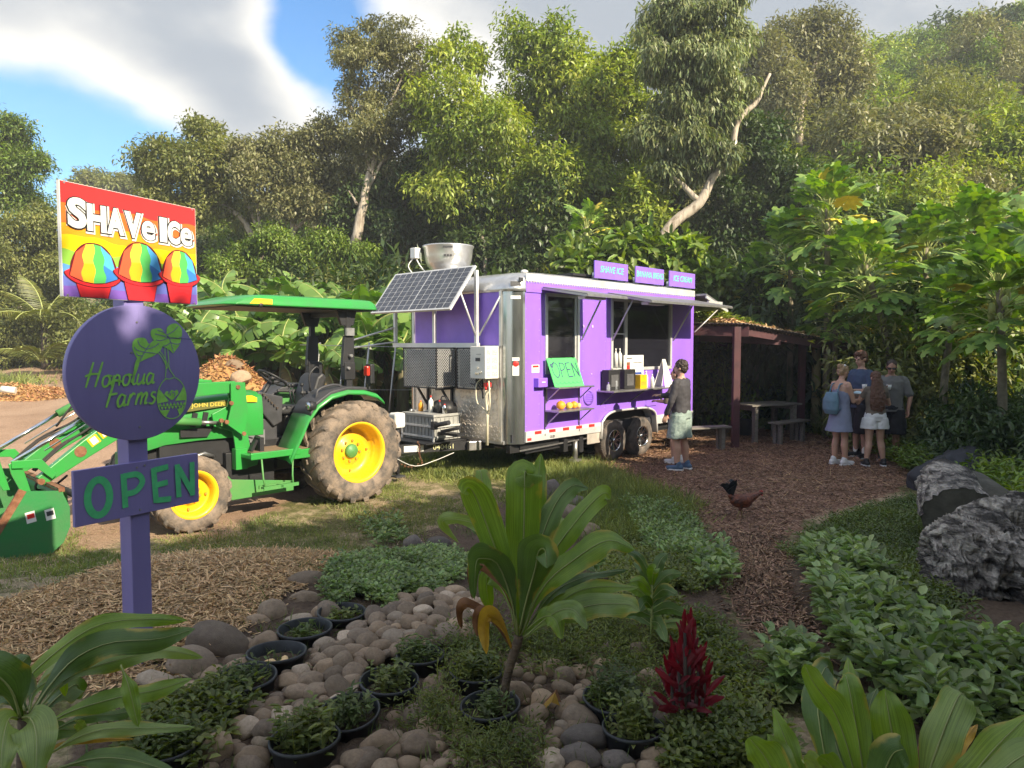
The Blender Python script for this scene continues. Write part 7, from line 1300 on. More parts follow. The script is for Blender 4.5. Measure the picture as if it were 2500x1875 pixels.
for i in range(22):
    a = R(rr_.uniform(62, 112)); L_ = rr_.uniform(.15, .27); y = rr_.uniform(-.03, .03); b = Vector((-.14, y * .6, .31)); tp = b + Vector((-L_ * math.cos(a) * 1.0 * (1 if a < 1.57 else 1) - .03, y, L_ * math.sin(a) * .9)); e = tp + Vector((-.07, y, -.05)); md = b.lerp(tp, .5)
    pts = spline([b, tp, e], 7); ws = [.010, .022, .028, .028, .024, .016, .004]; v = []
    for p, w_ in zip(pts, ws): v += [p + Vector((.5, rr_.uniform(-.3, .3), .5)).normalized() * w_, p - Vector((.5, 0, .5)).normalized() * w_]
    m.add(v, [(2 * j, 2 * j + 1, 2 * j + 3, 2 * j + 2) for j in range(6)], 0)
m.ball((-.02, .062, .25), (.09, .014, .045), 10); m.ball((-.02, -.062, .25), (.09, .014, .045), 10); m.build('tail', M['feather_black'], t, fix=False)
m = MB(); m.prism([(.225, .375), (.23, .405), (.24, .39), (.25, .41), (.26, .39), (.272, .398), (.275, .37)], (0, -.004, 0), (1, 0, 0), (0, 0, 1), -.008); m.ball((.262, 0, .335), (.010, .006, .018), 8); m.build('comb', M['comb'], t); MB().cyl((.268, 0, .360), (.30, 0, .350), .009, .002, 8).build('beak', M['shank'], t)
m = MB()
for x, y, x2 in ((.0, .045, .02), (-.05, -.045, -.09)):
    m.cyl((x, y, .14), (x2, y, .012), .008, .007, 8)
    for a in (-.5, 0, .5, 3.14): m.cyl((x2, y, .012), (x2 + .045 * math.cos(a), y + .045 * math.sin(a), .005), .006, .003, 6)
m.build('leg', M['shank'], t)
# ------------------------------------------------------------ picnic shelter, table, benches
Sh = thing('picnic_shelter', 'open dark red timber shelter with corrugated roof overgrown with vines', 'shelter', (5.2, 15.2, 0), 0); SO = Vector((5.2, 15.2, 0))
A0, A1, B1 = Vector((3.72, 14.42, 2.44)), Vector((4.55, 14.0, 2.42)), Vector((8.0, 15.85, 1.93)); bk_ = Vector((-.9, 2.6, .02))
def W_(p): return Vector(p) - SO
p1 = G(1794, 1093); p2 = at(1954, 1060, 15.7); posts = [(p1.x, p1.y), (p2.x, 15.7), (p1.x - 1.2, p1.y + 2.6), (p2.x - 1.2, 18.0)]
for i, (x, y) in enumerate(posts): MB().b2(x - SO.x - .065, x - SO.x + .065, y - SO.y - .065, y - SO.y + .065, -.1, 2.40 - .42 * min(1, max(0, (x - 4.5) / 2.9)) - .05).build('post', M['dark_red'], Sh, bevel=.006)
m = MB(); m.beam(W_(A0 + Vector((-.3, .1, -.14))), W_(A1 + Vector((.12, .02, -.16))), .05, .20); m.beam(W_(A0 + Vector((.1, .1, -.30))), W_(A1 + Vector((.95, .55, -.36))), .05, .13); m.beam(W_(A1 + Vector((.0, .06, -.15))), W_(B1 + Vector((-.7, -.36, -.02))), .05, .15)
m.beam(W_(A0 + bk_ * .9 + Vector((0, 0, -.2))), W_(B1 + bk_ * .9 + Vector((0, 0, -.1))), .05, .15); m.beam(W_(A1 + Vector((.1, .1, -.12))), W_(A1 + bk_ + Vector((0, 0, -.1))), .05, .1); m.beam(W_(A1.lerp(B1, .5) + Vector((.05, .1, -.10))), W_(A1.lerp(B1, .5) + bk_ + Vector((0, 0, -.1))), .05, .1); m.build('roof_beam', M['dark_red'], Sh, bevel=.004)
mm('roof_tin', (.20, .17, .14), .7, c2=(.10, .08, .06), scale=3, bump=.1)
def tin(P, Q, back, n):
    m = MB(); v = []; nr = (Q - P).cross(back).normalized(); nr = nr if nr.z > 0 else -nr
    for i in range(n * 6 + 1): q = P.lerp(Q, i / (n * 6)) + nr * .012 * math.sin(i / 6 * 2 * math.pi); v += [q - Vector(back) * .04, q + back]
    v2 = [p - nr * .006 for p in v]; k = n * 6; m.add([W_(p) for p in v + v2], [(2 * i, 2 * i + 2, 2 * i + 3, 2 * i + 1) for i in range(k)] + [(2 * k + 2 + 2 * i, 2 * k + 3 + 2 * i, 2 * k + 5 + 2 * i, 2 * k + 4 + 2 * i) for i in range(k)] + [(2 * i, 2 * k + 2 + 2 * i, 2 * k + 4 + 2 * i, 2 * i + 2) for i in range(k)], 0, True); m.build('roof_sheet', M['roof_tin'], Sh)
tin(A0, A1, bk_, 12); tin(A1, B1, bk_, 40)
r = np.random.default_rng(8); n = 8500; u = r.random(n); v_ = r.random(n) ** 1.1; keep = (v_ > .10 + .25 * (u > .45) * r.random(n)); u, v_ = u[keep], v_[keep]
ps = np.where((u < .25)[:, None], np.array(A0) + (np.array(A1) - np.array(A0)) * (u / .25)[:, None], np.array(A1) + (np.array(B1) - np.array(A1)) * ((u - .25) / .75)[:, None]) + np.array(bk_) * v_[:, None]; ps[:, 2] += .02 + r.random(len(u)) * (.05 + .16 * np.maximum(0, np.sin(u * 9) * .5 + .5))
d = r.normal(size=(len(u), 3)); d[:, 2] = d[:, 2] * .4 + .2; Vv_, Ff = leaves(ps, d, r.normal(0, .4, (len(u), 3)) + [0, 0, 1], .09, .05, quads=2); sel = r.random(len(u))
o = link('vine', np_mesh('vine', Vv_ - np.array(SO), Ff, LM['yellowgreen']), Sh); o['kind'] = 'stuff'
n = 9000; u = r.random(n); v_ = r.random(n); ps = np.array(A1) + (np.array(B1) - np.array(A1)) * (u * 1.1 - .1)[:, None] + np.array(bk_) * v_[:, None]; ps[:, 2] += .01 + .05 * r.random(n); d = r.normal(size=(n, 3)); d[:, 2] *= .3; Vv_, Ff = leaves(ps, d, r.normal(0, .4, (n, 3)) + [0, 0, 1], .10, .03, quads=1)
o = link('leaf_litter', np_mesh('leaf_litter', Vv_ - np.array(SO), Ff, M['chip']), Sh); o['kind'] = 'stuff'
def planks(name, t, L_, W2, z, n, th=.035, mt='wood_grey', gap=.008):
    w_ = W2 / n
    for i in range(n): MB().b2(-L_ / 2, L_ / 2, -W2 / 2 + i * w_ + gap / 2, -W2 / 2 + (i + 1) * w_ - gap / 2, z - th + .002 * (i % 2), z + .002 * (i % 2)).build(name, M[mt], t, bevel=.004)
tp = G(1860, 1085); tp = Vector((at(1870, 900, 14.9).x, 14.9, 0)); t = thing('picnic_table', 'weathered grey wooden table standing under the shelter', 'table', tp, R(24)); planks('plank', t, 1.35, .72, .78, 5)
for x in (-.52, .52):
    for y in (-.27, .27): MB().b2(x - .045, x + .045, y - .045, y + .045, -.05, .742).build('leg', M['wood_grey'], t)
    MB().b2(x - .03, x + .03, -.33, .33, .65, .742).build('cross_beam', M['wood_grey'], t)
def bench(label, p, rz, L_):
    t = thing('bench', label, 'bench', p, rz, 'plank benches at the shelter'); planks('plank', t, L_, .26, .45, 2)
    for x in (-L_ * .36, L_ * .36): MB().b2(x - .04, x + .04, -.09, -.02, -.05, .413).build('leg', M['wood_grey'], t); MB().b2(x - .04, x + .04, .02, .09, -.05, .413).build('leg', M['wood_grey'], t)
bench('grey plank bench in front of the right end of the picnic table', Vector((at(1930, 900, 14.45).x, 14.45, 0)), R(38), 1.15)
bench('pale plank bench sticking out behind the person in black', Vector((at(1715, 900, 13.4).x, 13.4, 0)), R(20), 1.2)
t = thing('bucket', 'pale plastic bucket standing behind the picnic table legs', 'bucket', Vector((at(1822, 900, 15.6).x, 15.6, 0))); MB().lathe([(0, 0), (.13, 0), (.16, .34), (.165, .36), (.15, .36), (.12, .02)], (0, 0, 0), (0, 0, 1), 24).build('tub', M['grey_plastic'], t); MB().tube(spline([(-.16, 0, .34), (0, -.03, .48), (.16, 0, .34)], 10), .006, 5).build('handle', M['steel'], t)
mm('log_post', (.50, .42, .20), .8, c2=(.28, .22, .11), scale=3, bump=.3, stretch=(2, 2, .5)); p3 = at(1992, 900, 16.2)
t = thing('bare_tree', 'bare pale sunlit tree stem standing beside the shelter end', 'tree', (p3.x, 16.2, 0)); MB().tube([(0, 0, -.1), (.02, 0, 1.0), (0, .02, 2.4)], [.11, .10, .09], 12).build('trunk', M['log_post'], t); MB().cyl((.05, -.02, 1.5), (.16, -.08, 1.62), .03, .025, 8).build('branch', M['log_post'], t)
# ------------------------------------------------------------ stones
def stone_mesh(seed, mt, sub=4):
    bm = bmesh.new(); bmesh.ops.create_icosphere(bm, subdivisions=sub, radius=1.0); r = random.Random(seed); off = Vector((r.uniform(0, 50), r.uniform(0, 50), r.uniform(0, 50))); pw = r.uniform(.8, 1.0)
    cuts = [(Vector((r.gauss(0, 1), r.gauss(0, 1), r.gauss(0, 1))).normalized(), r.uniform(.72, .92)) for _ in range(r.choice([2, 3, 4]))]
    for v in bm.verts:
        p = v.co.copy(); f = 1 + .16 * mnoise.noise(p * .9 + off) + .07 * mnoise.noise(p * 2.1 + off) + .018 * mnoise.noise(p * 7 + off); q = p * f
        for nrm, d in cuts:
            k = q.dot(nrm) - d
            if k > 0: q -= nrm * k * .72
        v.co = q
    me = bpy.data.meshes.new('stone'); bm.to_mesh(me); bm.free(); me.materials.append(M[mt]); me.polygons.foreach_set('use_smooth', [True] * len(me.polygons)); return me
SM = {(k, s): stone_mesh(hash((len(k), s)) % 1000 + s * 7 + ord(k[3]), k, 4 if s < 3 else 3) for k in ('st_brown', 'st_tan', 'st_grey', 'st_pale', 'st_dark') for s in range(5)}
def ground(x, y): return g1(x, y) + float(chips_h(x, y))
def stone(px, py, w, h, tilt, mt, label, group=None, k=0, lift=0., Y=None):
    # px, py: centre in the photo; w, h: size in px
    p = G(px, py + h * .35); Y = p.y; rx = w * Y / FPX / 2; rz = h * Y / FPX / 2 / .92; c = at(px, py, Y + rz * .5)
    o = link('stone', SM[(mt, k % 5)]); o.location = (c.x, c.y, max(c.z, g1(c.x, c.y) + rz * .25) + lift); ry = min(rx, max(rz, rx * .62)); o.scale = (rx * 1.05, ry, rz * 1.05); o.rotation_euler = (random.uniform(-.15, .15), -R(tilt), random.uniform(-.25, .25)); return tag(o, label, 'stone', group)
big = [(730, 1430, 140, 62, 22, 'st_brown', 'long cigar-shaped brown boulder tilted up to the right at the edge of the wood chips'), (741, 1470, 86, 52, 12, 'st_brown', 'folded brown stone tucked under the long boulder'), (665, 1502, 78, 70, 0, 'st_brown', 'round brown stone left of the pale oblong stone'),
 (625, 1522, 74, 42, 12, 'st_tan', 'wedge-shaped tan stone above the small pale one'), (720, 1521, 82, 36, 10, 'st_pale', 'pale oblong stone beside the topmost pot'), (775, 1505, 30, 46, 0, 'st_tan', 'small orange-brown stone right of the pale oblong stone'), (528, 1571, 165, 96, -14, 'st_grey', 'largest grey-brown pitted boulder near the sign post'),
 (644, 1577, 72, 64, 5, 'st_tan', 'squarish tan stone right of the largest boulder'), (600, 1544, 60, 22, -18, 'st_pale', 'thin pale stone lying on the largest boulder'), (466, 1620, 122, 82, -10, 'st_grey', 'smooth grey boulder in front of the sign post'), (582, 1628, 66, 36, 10, 'st_tan', 'tan stone below the largest boulder'),
 (524, 1656, 66, 54, 20, 'st_tan', 'tan stone propped between the grey boulder and the pots'), (376, 1662, 96, 42, 0, 'st_pale', 'flat pale stone at the foot of the sign post'), (482, 1688, 74, 40, -6, 'st_tan', 'flat tan stone left of the fourth pot'), (577, 1650, 50, 26, 8, 'st_pale', 'small pale stone touching the third pot'), (800, 1500, 62, 60, 0, 'st_grey', 'dark grey stone half hidden by clover weeds'),
 (900, 1386, 56, 48, 0, 'st_grey', 'round grey stone at the top of the clover patch'), (846, 1404, 56, 42, -10, 'st_brown', 'brown stone at the right end of the wood chips'), (860, 1434, 44, 26, 0, 'st_brown', 'small brown stone in the clover'), (940, 1357, 54, 24, 0, 'st_pale', 'flat pale stone at the top edge of the bed'), (1009, 1329, 54, 42, 0, 'st_dark', 'dark stone left of the rough dark boulder'), (1070, 1334, 64, 44, 0, 'st_dark', 'rough dark boulder at the top edge of the bed'),
 (1048, 1360, 36, 30, 0, 'st_brown', 'small brown stone under the rough dark boulder'), (1023, 1362, 30, 24, 0, 'st_pale', 'small pale stone under the dark stones'), (1350, 1205, 60, 64, 5, 'st_dark', 'tall dark boulder behind the top leaves of the big ti plant'), (1407, 1232, 66, 40, -15, 'st_dark', 'dark boulder right of the tall dark one'), (1393, 1259, 88, 50, -20, 'st_grey', 'slanting brown boulder right of the ti plant leaves'), (1431, 1300, 80, 44, 5, 'st_brown', 'flat brown boulder at mid height right of the ti plant'),
 (1444, 1272, 40, 24, 0, 'st_dark', 'small dark stone above the flat brown boulder'), (1460, 1358, 50, 26, 0, 'st_tan', 'tan stone right of the ti plant, lowest of its row'), (1489, 1374, 62, 28, 0, 'st_dark', 'flat dark stone at the end of the boulder row'), (1518, 1358, 56, 26, -8, 'st_brown', 'brown stone at the right end of the boulder row'), (1560, 1600, 62, 58, 0, 'st_brown', 'round pitted stone left of the red plant'), (1585, 1672, 64, 74, 0, 'st_tan', 'tall tan stone touching the red plant'),
 (1379, 1655, 54, 54, 0, 'st_brown', 'round stone in the ferny weeds'), (1259, 1694, 80, 56, -20, 'st_tan', 'broad tan stone behind the potted ti plant'), (1374, 1780, 44, 34, -25, 'st_pale', 'small smooth cream stone near the orange dead leaf'), (1417, 1757, 96, 62, -20, 'st_grey', 'sloping dark stone left of the weedy pot'), (1431, 1804, 128, 62, -5, 'st_dark', 'large dark pitted boulder at the bottom'), (1417, 1854, 120, 56, 0, 'st_dark', 'dark boulder cut by the bottom edge, middle one'), (1508, 1860, 86, 52, 5, 'st_dark', 'dark boulder cut by the bottom edge, right of the middle one'), (1345, 1866, 60, 44, 0, 'st_dark', 'dark boulder cut by the bottom edge, left of the middle one'),
 (1729, 1790, 108, 80, 5, 'st_dark', 'dark wet-looking boulder at the foot of the red plant'), (1800, 1806, 74, 72, -5, 'st_dark', 'darkest pitted boulder right of the wet-looking one'), (1110, 1777, 42, 32, 0, 'st_brown', 'upper of two small striped stones left of the ti pot'), (1122, 1803, 36, 30, 0, 'st_tan', 'lower of two small striped stones left of the ti pot'), (1070, 1826, 44, 30, 0, 'st_tan', 'small tan stone left of the fern clump'),
 (922, 1824, 92, 70, 5, 'st_tan', 'broad reddish tan stone right of the lowest pot'), (1016, 1820, 84, 66, 0, 'st_brown', 'knobbly brown stone in the bottom row'), (615, 1858, 94, 60, 0, 'st_tan', 'speckled tan stone left of the lowest pot'), (530, 1830, 76, 76, 10, 'st_tan', 'speckled round stone below the fifth pot'), (590, 1775, 58, 46, 0, 'st_tan', 'speckled tan stone right of the fifth pot'), (640, 1815, 50, 44, 0, 'st_pale', 'round pale stone above the lowest pot'), (865, 1862, 70, 56, 0, 'st_brown', 'purplish brown stone right of the lowest pot, at the bottom edge'), (690, 1812, 46, 44, 20, 'st_brown', 'ridged brown stone above the lowest pot'),
 (1610, 1850, 90, 50, 0, 'st_tan', 'tan stone inside the bottom right weeds'), (1050, 1700, 66, 44, 0, 'st_grey', 'mossy grey stone below the black pot on the right of the heap')]
for i, b in enumerate(big): stone(*b[:6], b[6], None, i)
# heap of river stones: darts thrown over the bed, large ones first
heapP = gpoly([(820, 1580), (900, 1530), (1000, 1480), (1120, 1470), (1180, 1500), (1190, 1560), (1130, 1600), (980, 1610), (900, 1640), (880, 1700), (860, 1730), (760, 1760), (720, 1830), (600, 1800), (620, 1740), (700, 1700), (700, 1640), (760, 1590)])
restP = gpoly([(420, 1640), (560, 1640), (600, 1560), (760, 1540), (760, 1500), (880, 1500), (1200, 1600), (1350, 1620), (1500, 1600), (1650, 1780), (1600, 1900), (300, 1900), (350, 1720)])
potdef = [(835, 1517, 120), (745, 1564, 134), (676, 1622, 146), (600, 1684, 152), (515, 1738, 152), (1027, 1632, 122), (951, 1694, 148), (853, 1774, 154), (745, 1843, 176), (1197, 1752, 152), (1163, 1672, 134), (1498, 1738, 156), (1545, 1815, 156), (404, 1868, 160)]
pots = []
for px, py, w in potdef:
    p = G(px, py + 6); pots.append((p.x, p.y, w * p.y / FPX / 2))
sp = []; tr = np.random.default_rng(21)
def throw(P, n, r0, r1, pad=.80):
    q = scatter(P, n, 77 + n)
    for x, y in q:
        r = tr.uniform(r0, r1)
        if all((x - a) ** 2 + (y - b) ** 2 > ((r + c) * pad) ** 2 for a, b, c in sp) and all((x - a) ** 2 + (y - b) ** 2 > (r * .75 + c) ** 2 for a, b, c in pots): sp.append((x, y, r))
throw(heapP, 500, .046, .062); throw(heapP, 2000, .032, .046); throw(heapP, 1500, .020, .030)
nh = len(sp); throw(restP, 420, .05, .075, .95); throw(restP, 900, .025, .045, .85)
lab = {'st_brown': 'brown pitted river stone in the heap between the pots', 'st_tan': 'tan river stone in the heap between the pots', 'st_pale': 'pale river stone in the heap between the pots', 'st_grey': 'grey river stone in the heap between the pots'}
lab2 = {k: v.replace('in the heap between the pots', 'half sunk in the weedy part of the bed') for k, v in lab.items()}
small = {}
for i, (x, y, r) in enumerate(sp):
    if i >= nh and r < .046: small.setdefault(random.choice(['st_brown', 'st_tan']), []).append((x, y, r)); continue
    mt = random.choices(['st_brown', 'st_tan', 'st_pale', 'st_grey'], [4, 4, 1.6, 1.8])[0]; o = link('stone', SM[(mt, random.randrange(5))]); a = random.uniform(.75, 1.15)
    o.scale = (r * 1.1 * random.uniform(1, 1.3), r * 1.05, r * random.uniform(.7, .9)); hp = .05 * max(0, math.sin((x + 1.1) * 2.2)) if i < nh else -.01; o.location = (x, y, g1(x, y) + r * (.42 if i < nh else .15) + hp); o.rotation_euler = (random.uniform(-.5, .5), random.uniform(-.5, .5), random.uniform(0, 6.28)); tag(o, (lab if i < nh else lab2)[mt], 'stone', 'river stones heaped between the pots' if i < nh else 'scattered stones in the bed')
for mt, ps in small.items():
    P = []
    for x, y, r in ps:
        me = SM[(mt, random.choice([3, 4]))]; c_ = np.zeros(len(me.vertices) * 3); me.vertices.foreach_get('co', c_); f_ = np.zeros(len(me.polygons) * 3, np.int32); me.polygons.foreach_get('vertices', f_); a = random.uniform(0, 6.28); ca, sa = math.cos(a), math.sin(a); c_ = c_.reshape(-1, 3) * [r * 1.25, r * .95, r * .75]
        P.append((np.column_stack([c_[:, 0] * ca - c_[:, 1] * sa + x, c_[:, 0] * sa + c_[:, 1] * ca + y, c_[:, 2] + g1(x, y) + r * .15]), f_.reshape(-1, 3)))
    v, f = cat_vf(P); o = link('pebbles', np_mesh('pebbles', v, f, M[mt], True)); tag(o, ('brown' if mt == 'st_brown' else 'tan') + ' small stones scattered through the weedy bed', 'stones', kind='stuff')
print('stones', len(sp) + len(big), sum(map(len, small.values())))
# ------------------------------------------------------------ dry stone wall pieces behind the tractor
r_ = random.Random(5); n = 0
for row in range(3):
    px = 585
    while px < 985:
        px += r_.uniform(17, 28); Y = 13.2 + (px - 600) * .0015 + row * .12; c = at(px, 900, Y)
        if row == 3 and r_.random() < .45: continue
        o = link('stone', SM[(r_.choice(['st_brown', 'st_tan', 'st_pale', 'st_grey']), r_.randrange(5))]); s = r_.uniform(.13, .19); o.location = (c.x, Y, g1(c.x, Y) + .08 + row * .17 + r_.uniform(-.03, .03)); o.scale = (s * 1.2, s, s * .8); o.rotation_euler = (r_.random(), r_.random(), r_.uniform(0, 6)); tag(o, 'field stone piled in the rough wall behind the tractor', 'stone', 'stones of the rough wall behind the tractor'); n += 1
for px, py, Y, s, lb in ((588, 915, 14, .15, 'reddish boulder beside the chip heap'), (570, 890, 14.5, .16, 'small boulder topmost beside the chip heap')):
    c = at(px, py, Y); o = link('stone', SM[('st_tan', 2)]); o.location = (c.x, Y, c.z - .05); o.scale = (s * 1.3, s, s); tag(o, lb, 'stone')
# wire fence by the banana patch
m = MB(); xs_ = [at(px, 900, 14.2).x for px in (890, 955, 770, 830)]; z0 = g1(xs_[0], 14.2); t = thing('wire_fence', 'thin wire trellis with leaning metal stakes between the tractor and the trailer nose', 'fence', (0, 14.2, 0))
for x in xs_: MB().tube([(x - .12, 0, 0), (x + .10, 0, 2.05)], .02, 6).build('stake', M['steel'], t)
MB().tube([(xs_[2] - .3, 0, 2.0), (xs_[1] + .5, 0, 1.95)], .008, 5).tube([(xs_[2] - .3, 0, 1.1), (xs_[1] + .5, 0, 1.1)], .006, 5).build('wire', M['steel'], t)
# ------------------------------------------------------------ nursery pots with weeds
mm('pot_black', (.035, .037, .040), .5, var=.25, scale=6); mm('soil', (.07, .045, .03), .95, bump=.5)
PMm = MB(); PMm.lathe([(.80, -1.4), (.93, -.12), (1.0, -.12), (1.0, 0), (.95, .01), (.93, -.02), (.86, -.55), (.80, -1.3)], (0, 0, 0), (0, 0, 1), 48); pot_me = PMm.mesh('pot', M['pot_black'])
soil_me = np_mesh('soil', *(lambda k: (np.array([(0, 0, 0.03)] + [(.9 * math.cos(a), .9 * math.sin(a), random.uniform(-.03, .03)) for a in np.linspace(0, 2 * math.pi, k, endpoint=False)]), np.array([[0, 1 + i, 1 + (i + 1) % k, 1 + (i + 1) % k] for i in range(k)])))(24), M['soil']) if False else None
sm_ = MB(); sm_.lathe([(0, .04), (.3, .02), (.6, .03), (.88, 0)], (0, 0, 0), (0, 0, 1), 24); soil_me = sm_.mesh('soil', M['soil'])
pl = ['topmost black pot beside the clover weeds', 'second black pot from the top, behind the squarish tan stone', 'empty black pot with a few brown husks inside', 'black pot of wiry weeds left of the stone heap', 'black pot half hidden by trailing weeds', 'black pot with a small dark weed at the right of the stone heap', 'black pot of bushy weeds in the middle of the stone heap', 'tilted black pot of weeds below the middle one', 'lowest black pot, overflowing with weeds at the bottom edge', 'black pot holding the tall ti plant', 'black pot hidden behind the tall ti plant trunk', 'black pot overflowing with weeds left of the red plant', 'black pot cut by the stones below the red plant', 'black pot at the bottom left corner under the ti leaves']
for i, ((x, y, r), lb) in enumerate(zip(pots, pl)):
    z = g1(x, y) + .075; t = thing('plant_pot', lb, 'plant pot', (x, y, z), 0, 'black nursery pots in the stone bed'); ti = (random.uniform(-.05, .05), random.uniform(-.05, .05)) if i != 7 else (.1, -.12); t.rotation_euler = (*ti, i)
    o = link('pot', pot_me, t); o.scale = (r, r, r * .9); s = link('soil', soil_me, t); s.location = (0, 0, -r * .42); s.scale = (r * .93, r * .93, r)
    if i == 2:
        for k in range(6): h = MB().ball((random.uniform(-.5, .3) * r, random.uniform(-.5, .5) * r, -r * .36), (.035, .02, .010), 8, rot=Euler((0, .3, k))).build('husk', M['chip'], t)
        continue
    full = i in (8, 11, 12); nn = 60 if full else (14 if i in (0, 1) else 34); q = np.random.default_rng(i).normal(0, r * .42, (nn, 2)); q = q[(q ** 2).sum(1) < (r * .85) ** 2]; n_ = len(q)
    rr = np.random.default_rng(i + 50); hh = (.16 if full else .05 if i in (0, 1) else .11) * rr.uniform(.5, 1.2, n_); b0 = np.column_stack([q, np.full(n_, -r * .38)]); per = 9; kk = np.tile(np.arange(per), n_); f_ = (kk + 1) / per; B = np.repeat(b0, per, 0); B[:, 2] += np.repeat(hh, per) * f_; a = rr.uniform(0, 6.28, n_ * per)
    d = np.column_stack([np.cos(a), np.sin(a), rr.uniform(-.1, .8, n_ * per)]); P = [leaves(B, d, np.tile([0, 0, 1.], (n_ * per, 1)), (.045 if i % 3 else .035) * rr.uniform(.6, 1.3, n_ * per), .014 if i % 2 else .02)]; P.append(leaves(b0, rr.normal(0, .25, (n_, 3)) + [0, 0, 1], unit(rr, n_), hh * 1.1, .004, curl=0))
    v, f = cat_vf(P); o = link('weeds', np_mesh('weeds', v, f, LM['fine' if i % 2 else 'weed']), t); o['kind'] = 'stuff'

# ------------------------------------------------------------ ti plants: long blades set one by one
mm('ti', (.27, .38, .06), .44, c2=(.14, .235, .035), scale=2.2, thr=(.3, .7), trans=.3, stretch=(3, 3, .8)); mm('ti_dark', (.14, .22, .05), .46, c2=(.07, .125, .03), scale=2.5, trans=.2)
mm('ti_light', (.30, .38, .12), .38, c2=(.19, .27, .07), scale=3, trans=.25); mm('ti_yellow', (.60, .36, .03), .5, c2=(.35, .20, .03), scale=9, trans=.25); mm('ti_brown', (.26, .12, .05), .7, c2=(.16, .07, .03), scale=12, trans=.1); mm('ti_red', (.28, .018, .03), .45, c2=(.11, .012, .018), scale=6, trans=.3)
mm('ti_stem', (.16, .11, .065), .8, c2=(.09, .06, .04), scale=3, bump=.6, bscale=10, stretch=(1, 1, 12)); mm('midrib', (.30, .33, .12), .4)
for k_ in ('ti', 'ti_dark', 'ti_light'):         # parallel veins, scuffs and yellowed margins
    t = M[k_].node_tree; b = t.nodes['Principled BSDF']; src = b.inputs['Base Color'].links[0].from_socket; users = [l.to_socket for l in src.links]; A = N(t, 'ShaderNodeAttribute', attribute_name='across'); g = N(t, 'ShaderNodeNewGeometry')
    cx = N(t, 'ShaderNodeCombineXYZ'); t.links.new(mth(t, 'MULTIPLY', A.outputs['Fac'], 9), cx.inputs[0]); vm = N(t, 'ShaderNodeVectorMath', operation='ADD'); sc = N(t, 'ShaderNodeVectorMath', operation='SCALE'); t.links.new(g.outputs['Position'], sc.inputs[0]); sc.inputs['Scale'].default_value = 1.5; t.links.new(cx.outputs[0], vm.inputs[0]); t.links.new(sc.outputs[0], vm.inputs[1])
    nz = N(t, 'ShaderNodeTexNoise'); t.links.new(vm.outputs[0], nz.inputs['Vector']); nz.inputs['Scale'].default_value = 2.4; nz.inputs['Detail'].default_value = 4; h = N(t, 'ShaderNodeHueSaturation'); t.links.new(src, h.inputs['Color']); t.links.new(mth(t, 'ADD', .35, mth(t, 'MULTIPLY', nz.outputs[0], 1.3)), h.inputs['Value'])
    n5 = N(t, 'ShaderNodeTexNoise'); t.links.new(g.outputs['Position'], n5.inputs['Vector']); n5.inputs['Scale'].default_value = 9; n5.inputs['Detail'].default_value = 5; ed = sstep(t, mth(t, 'ADD', mth(t, 'ABSOLUTE', A.outputs['Fac']), mth(t, 'MULTIPLY', mth(t, 'SUBTRACT', n5.outputs[0], .5), 2.2)), .92, 1.25)
    q = N(t, 'ShaderNodeMixRGB'); t.links.new(mth(t, 'MULTIPLY', ed, .8), q.inputs[0]); t.links.new(h.outputs[0], q.inputs[1]); q.inputs[2].default_value = (.42, .33, .07, 1)
    for u_ in users: t.links.new(q.outputs[0], u_)
    bpn = N(t, 'ShaderNodeBump'); bpn.inputs['Strength'].default_value = .35; bpn.inputs['Distance'].default_value = .004; t.links.new(nz.outputs[0], bpn.inputs['Height']); t.links.new(bpn.outputs[0], b.inputs['Normal'])
def blade(name, mt, pts, wid, par, origin, roll=0., prof='ti', fold=.22, wave=.02, seed=0, rib=True, facing=None):
    r = random.Random(seed); n = 30; P = spline(pts, n); m = MB(); vs = []; cols = 7; ph = r.uniform(0, 6)
    cv = Vector((0, 0, 2)); prevS = None; ribp = []
    for i, p in enumerate(P):
        t = i / (n - 1); tg = (P[min(i + 1, n - 1)] - P[max(i - 1, 0)]).normalized(); vw = facing or (p - cv).normalized(); S = tg.cross(vw).normalized()
        if prevS is not None:
            if S.dot(prevS) < 0: S = -S
            S = (S * .35 + prevS * .65); S = (S - tg * S.dot(tg)).normalized()
        prevS = S; Nn = S.cross(tg); S2 = S * math.cos(roll) + Nn * math.sin(roll); N2 = S2.cross(tg)
        if prof == 'ti': w = .16 + .84 * _s(min(1, max(0, (t - .10) / .34))) if t < .55 else math.cos((t - .55) / .45 * math.pi / 2) ** .62
        else: w = math.sin(math.pi * min(1, t * .93 + .05)) ** .7
        w = max(w, .01) * wid / 2
        for c in range(cols):
            u = (c / (cols - 1)) * 2 - 1; z = fold * abs(u) * w + wave * abs(u) ** 2 * math.sin(t * 17 + ph + (2 if u > 0 else 0)) * min(1, w / .03) + .10 * w * math.cos(u * 9) * 0
            vs.append(p + S2 * u * w + N2 * z)
        ribp.append(p - N2 * .0025)
    m.add(vs, [(i * cols + c, i * cols + c + 1, (i + 1) * cols + c + 1, (i + 1) * cols + c) for i in range(n - 1) for c in range(cols - 1)], 0, True)
    if rib: m.tube(ribp[::2], [max(.0008, wid * .035 * (1 - .9 * i / 15)) for i in range(len(ribp[::2]))], 5, 1)
    m.v = [tuple(Vector(v) - origin) for v in m.v]; o = m.build(name, [M[mt], M['midrib'] if mt.startswith('ti') and mt not in ('ti_red', 'ti_brown', 'ti_yellow') else M[mt]], par, fix=False)
    a_ = o.data.attributes.new('across', 'FLOAT', 'POINT'); w_ = np.zeros(len(m.v), np.float32); w_[:n * cols] = np.tile(np.linspace(-1, 1, cols), n); a_.data.foreach_set('value', w_); return o
def _s(t): return t * t * (3 - 2 * t)
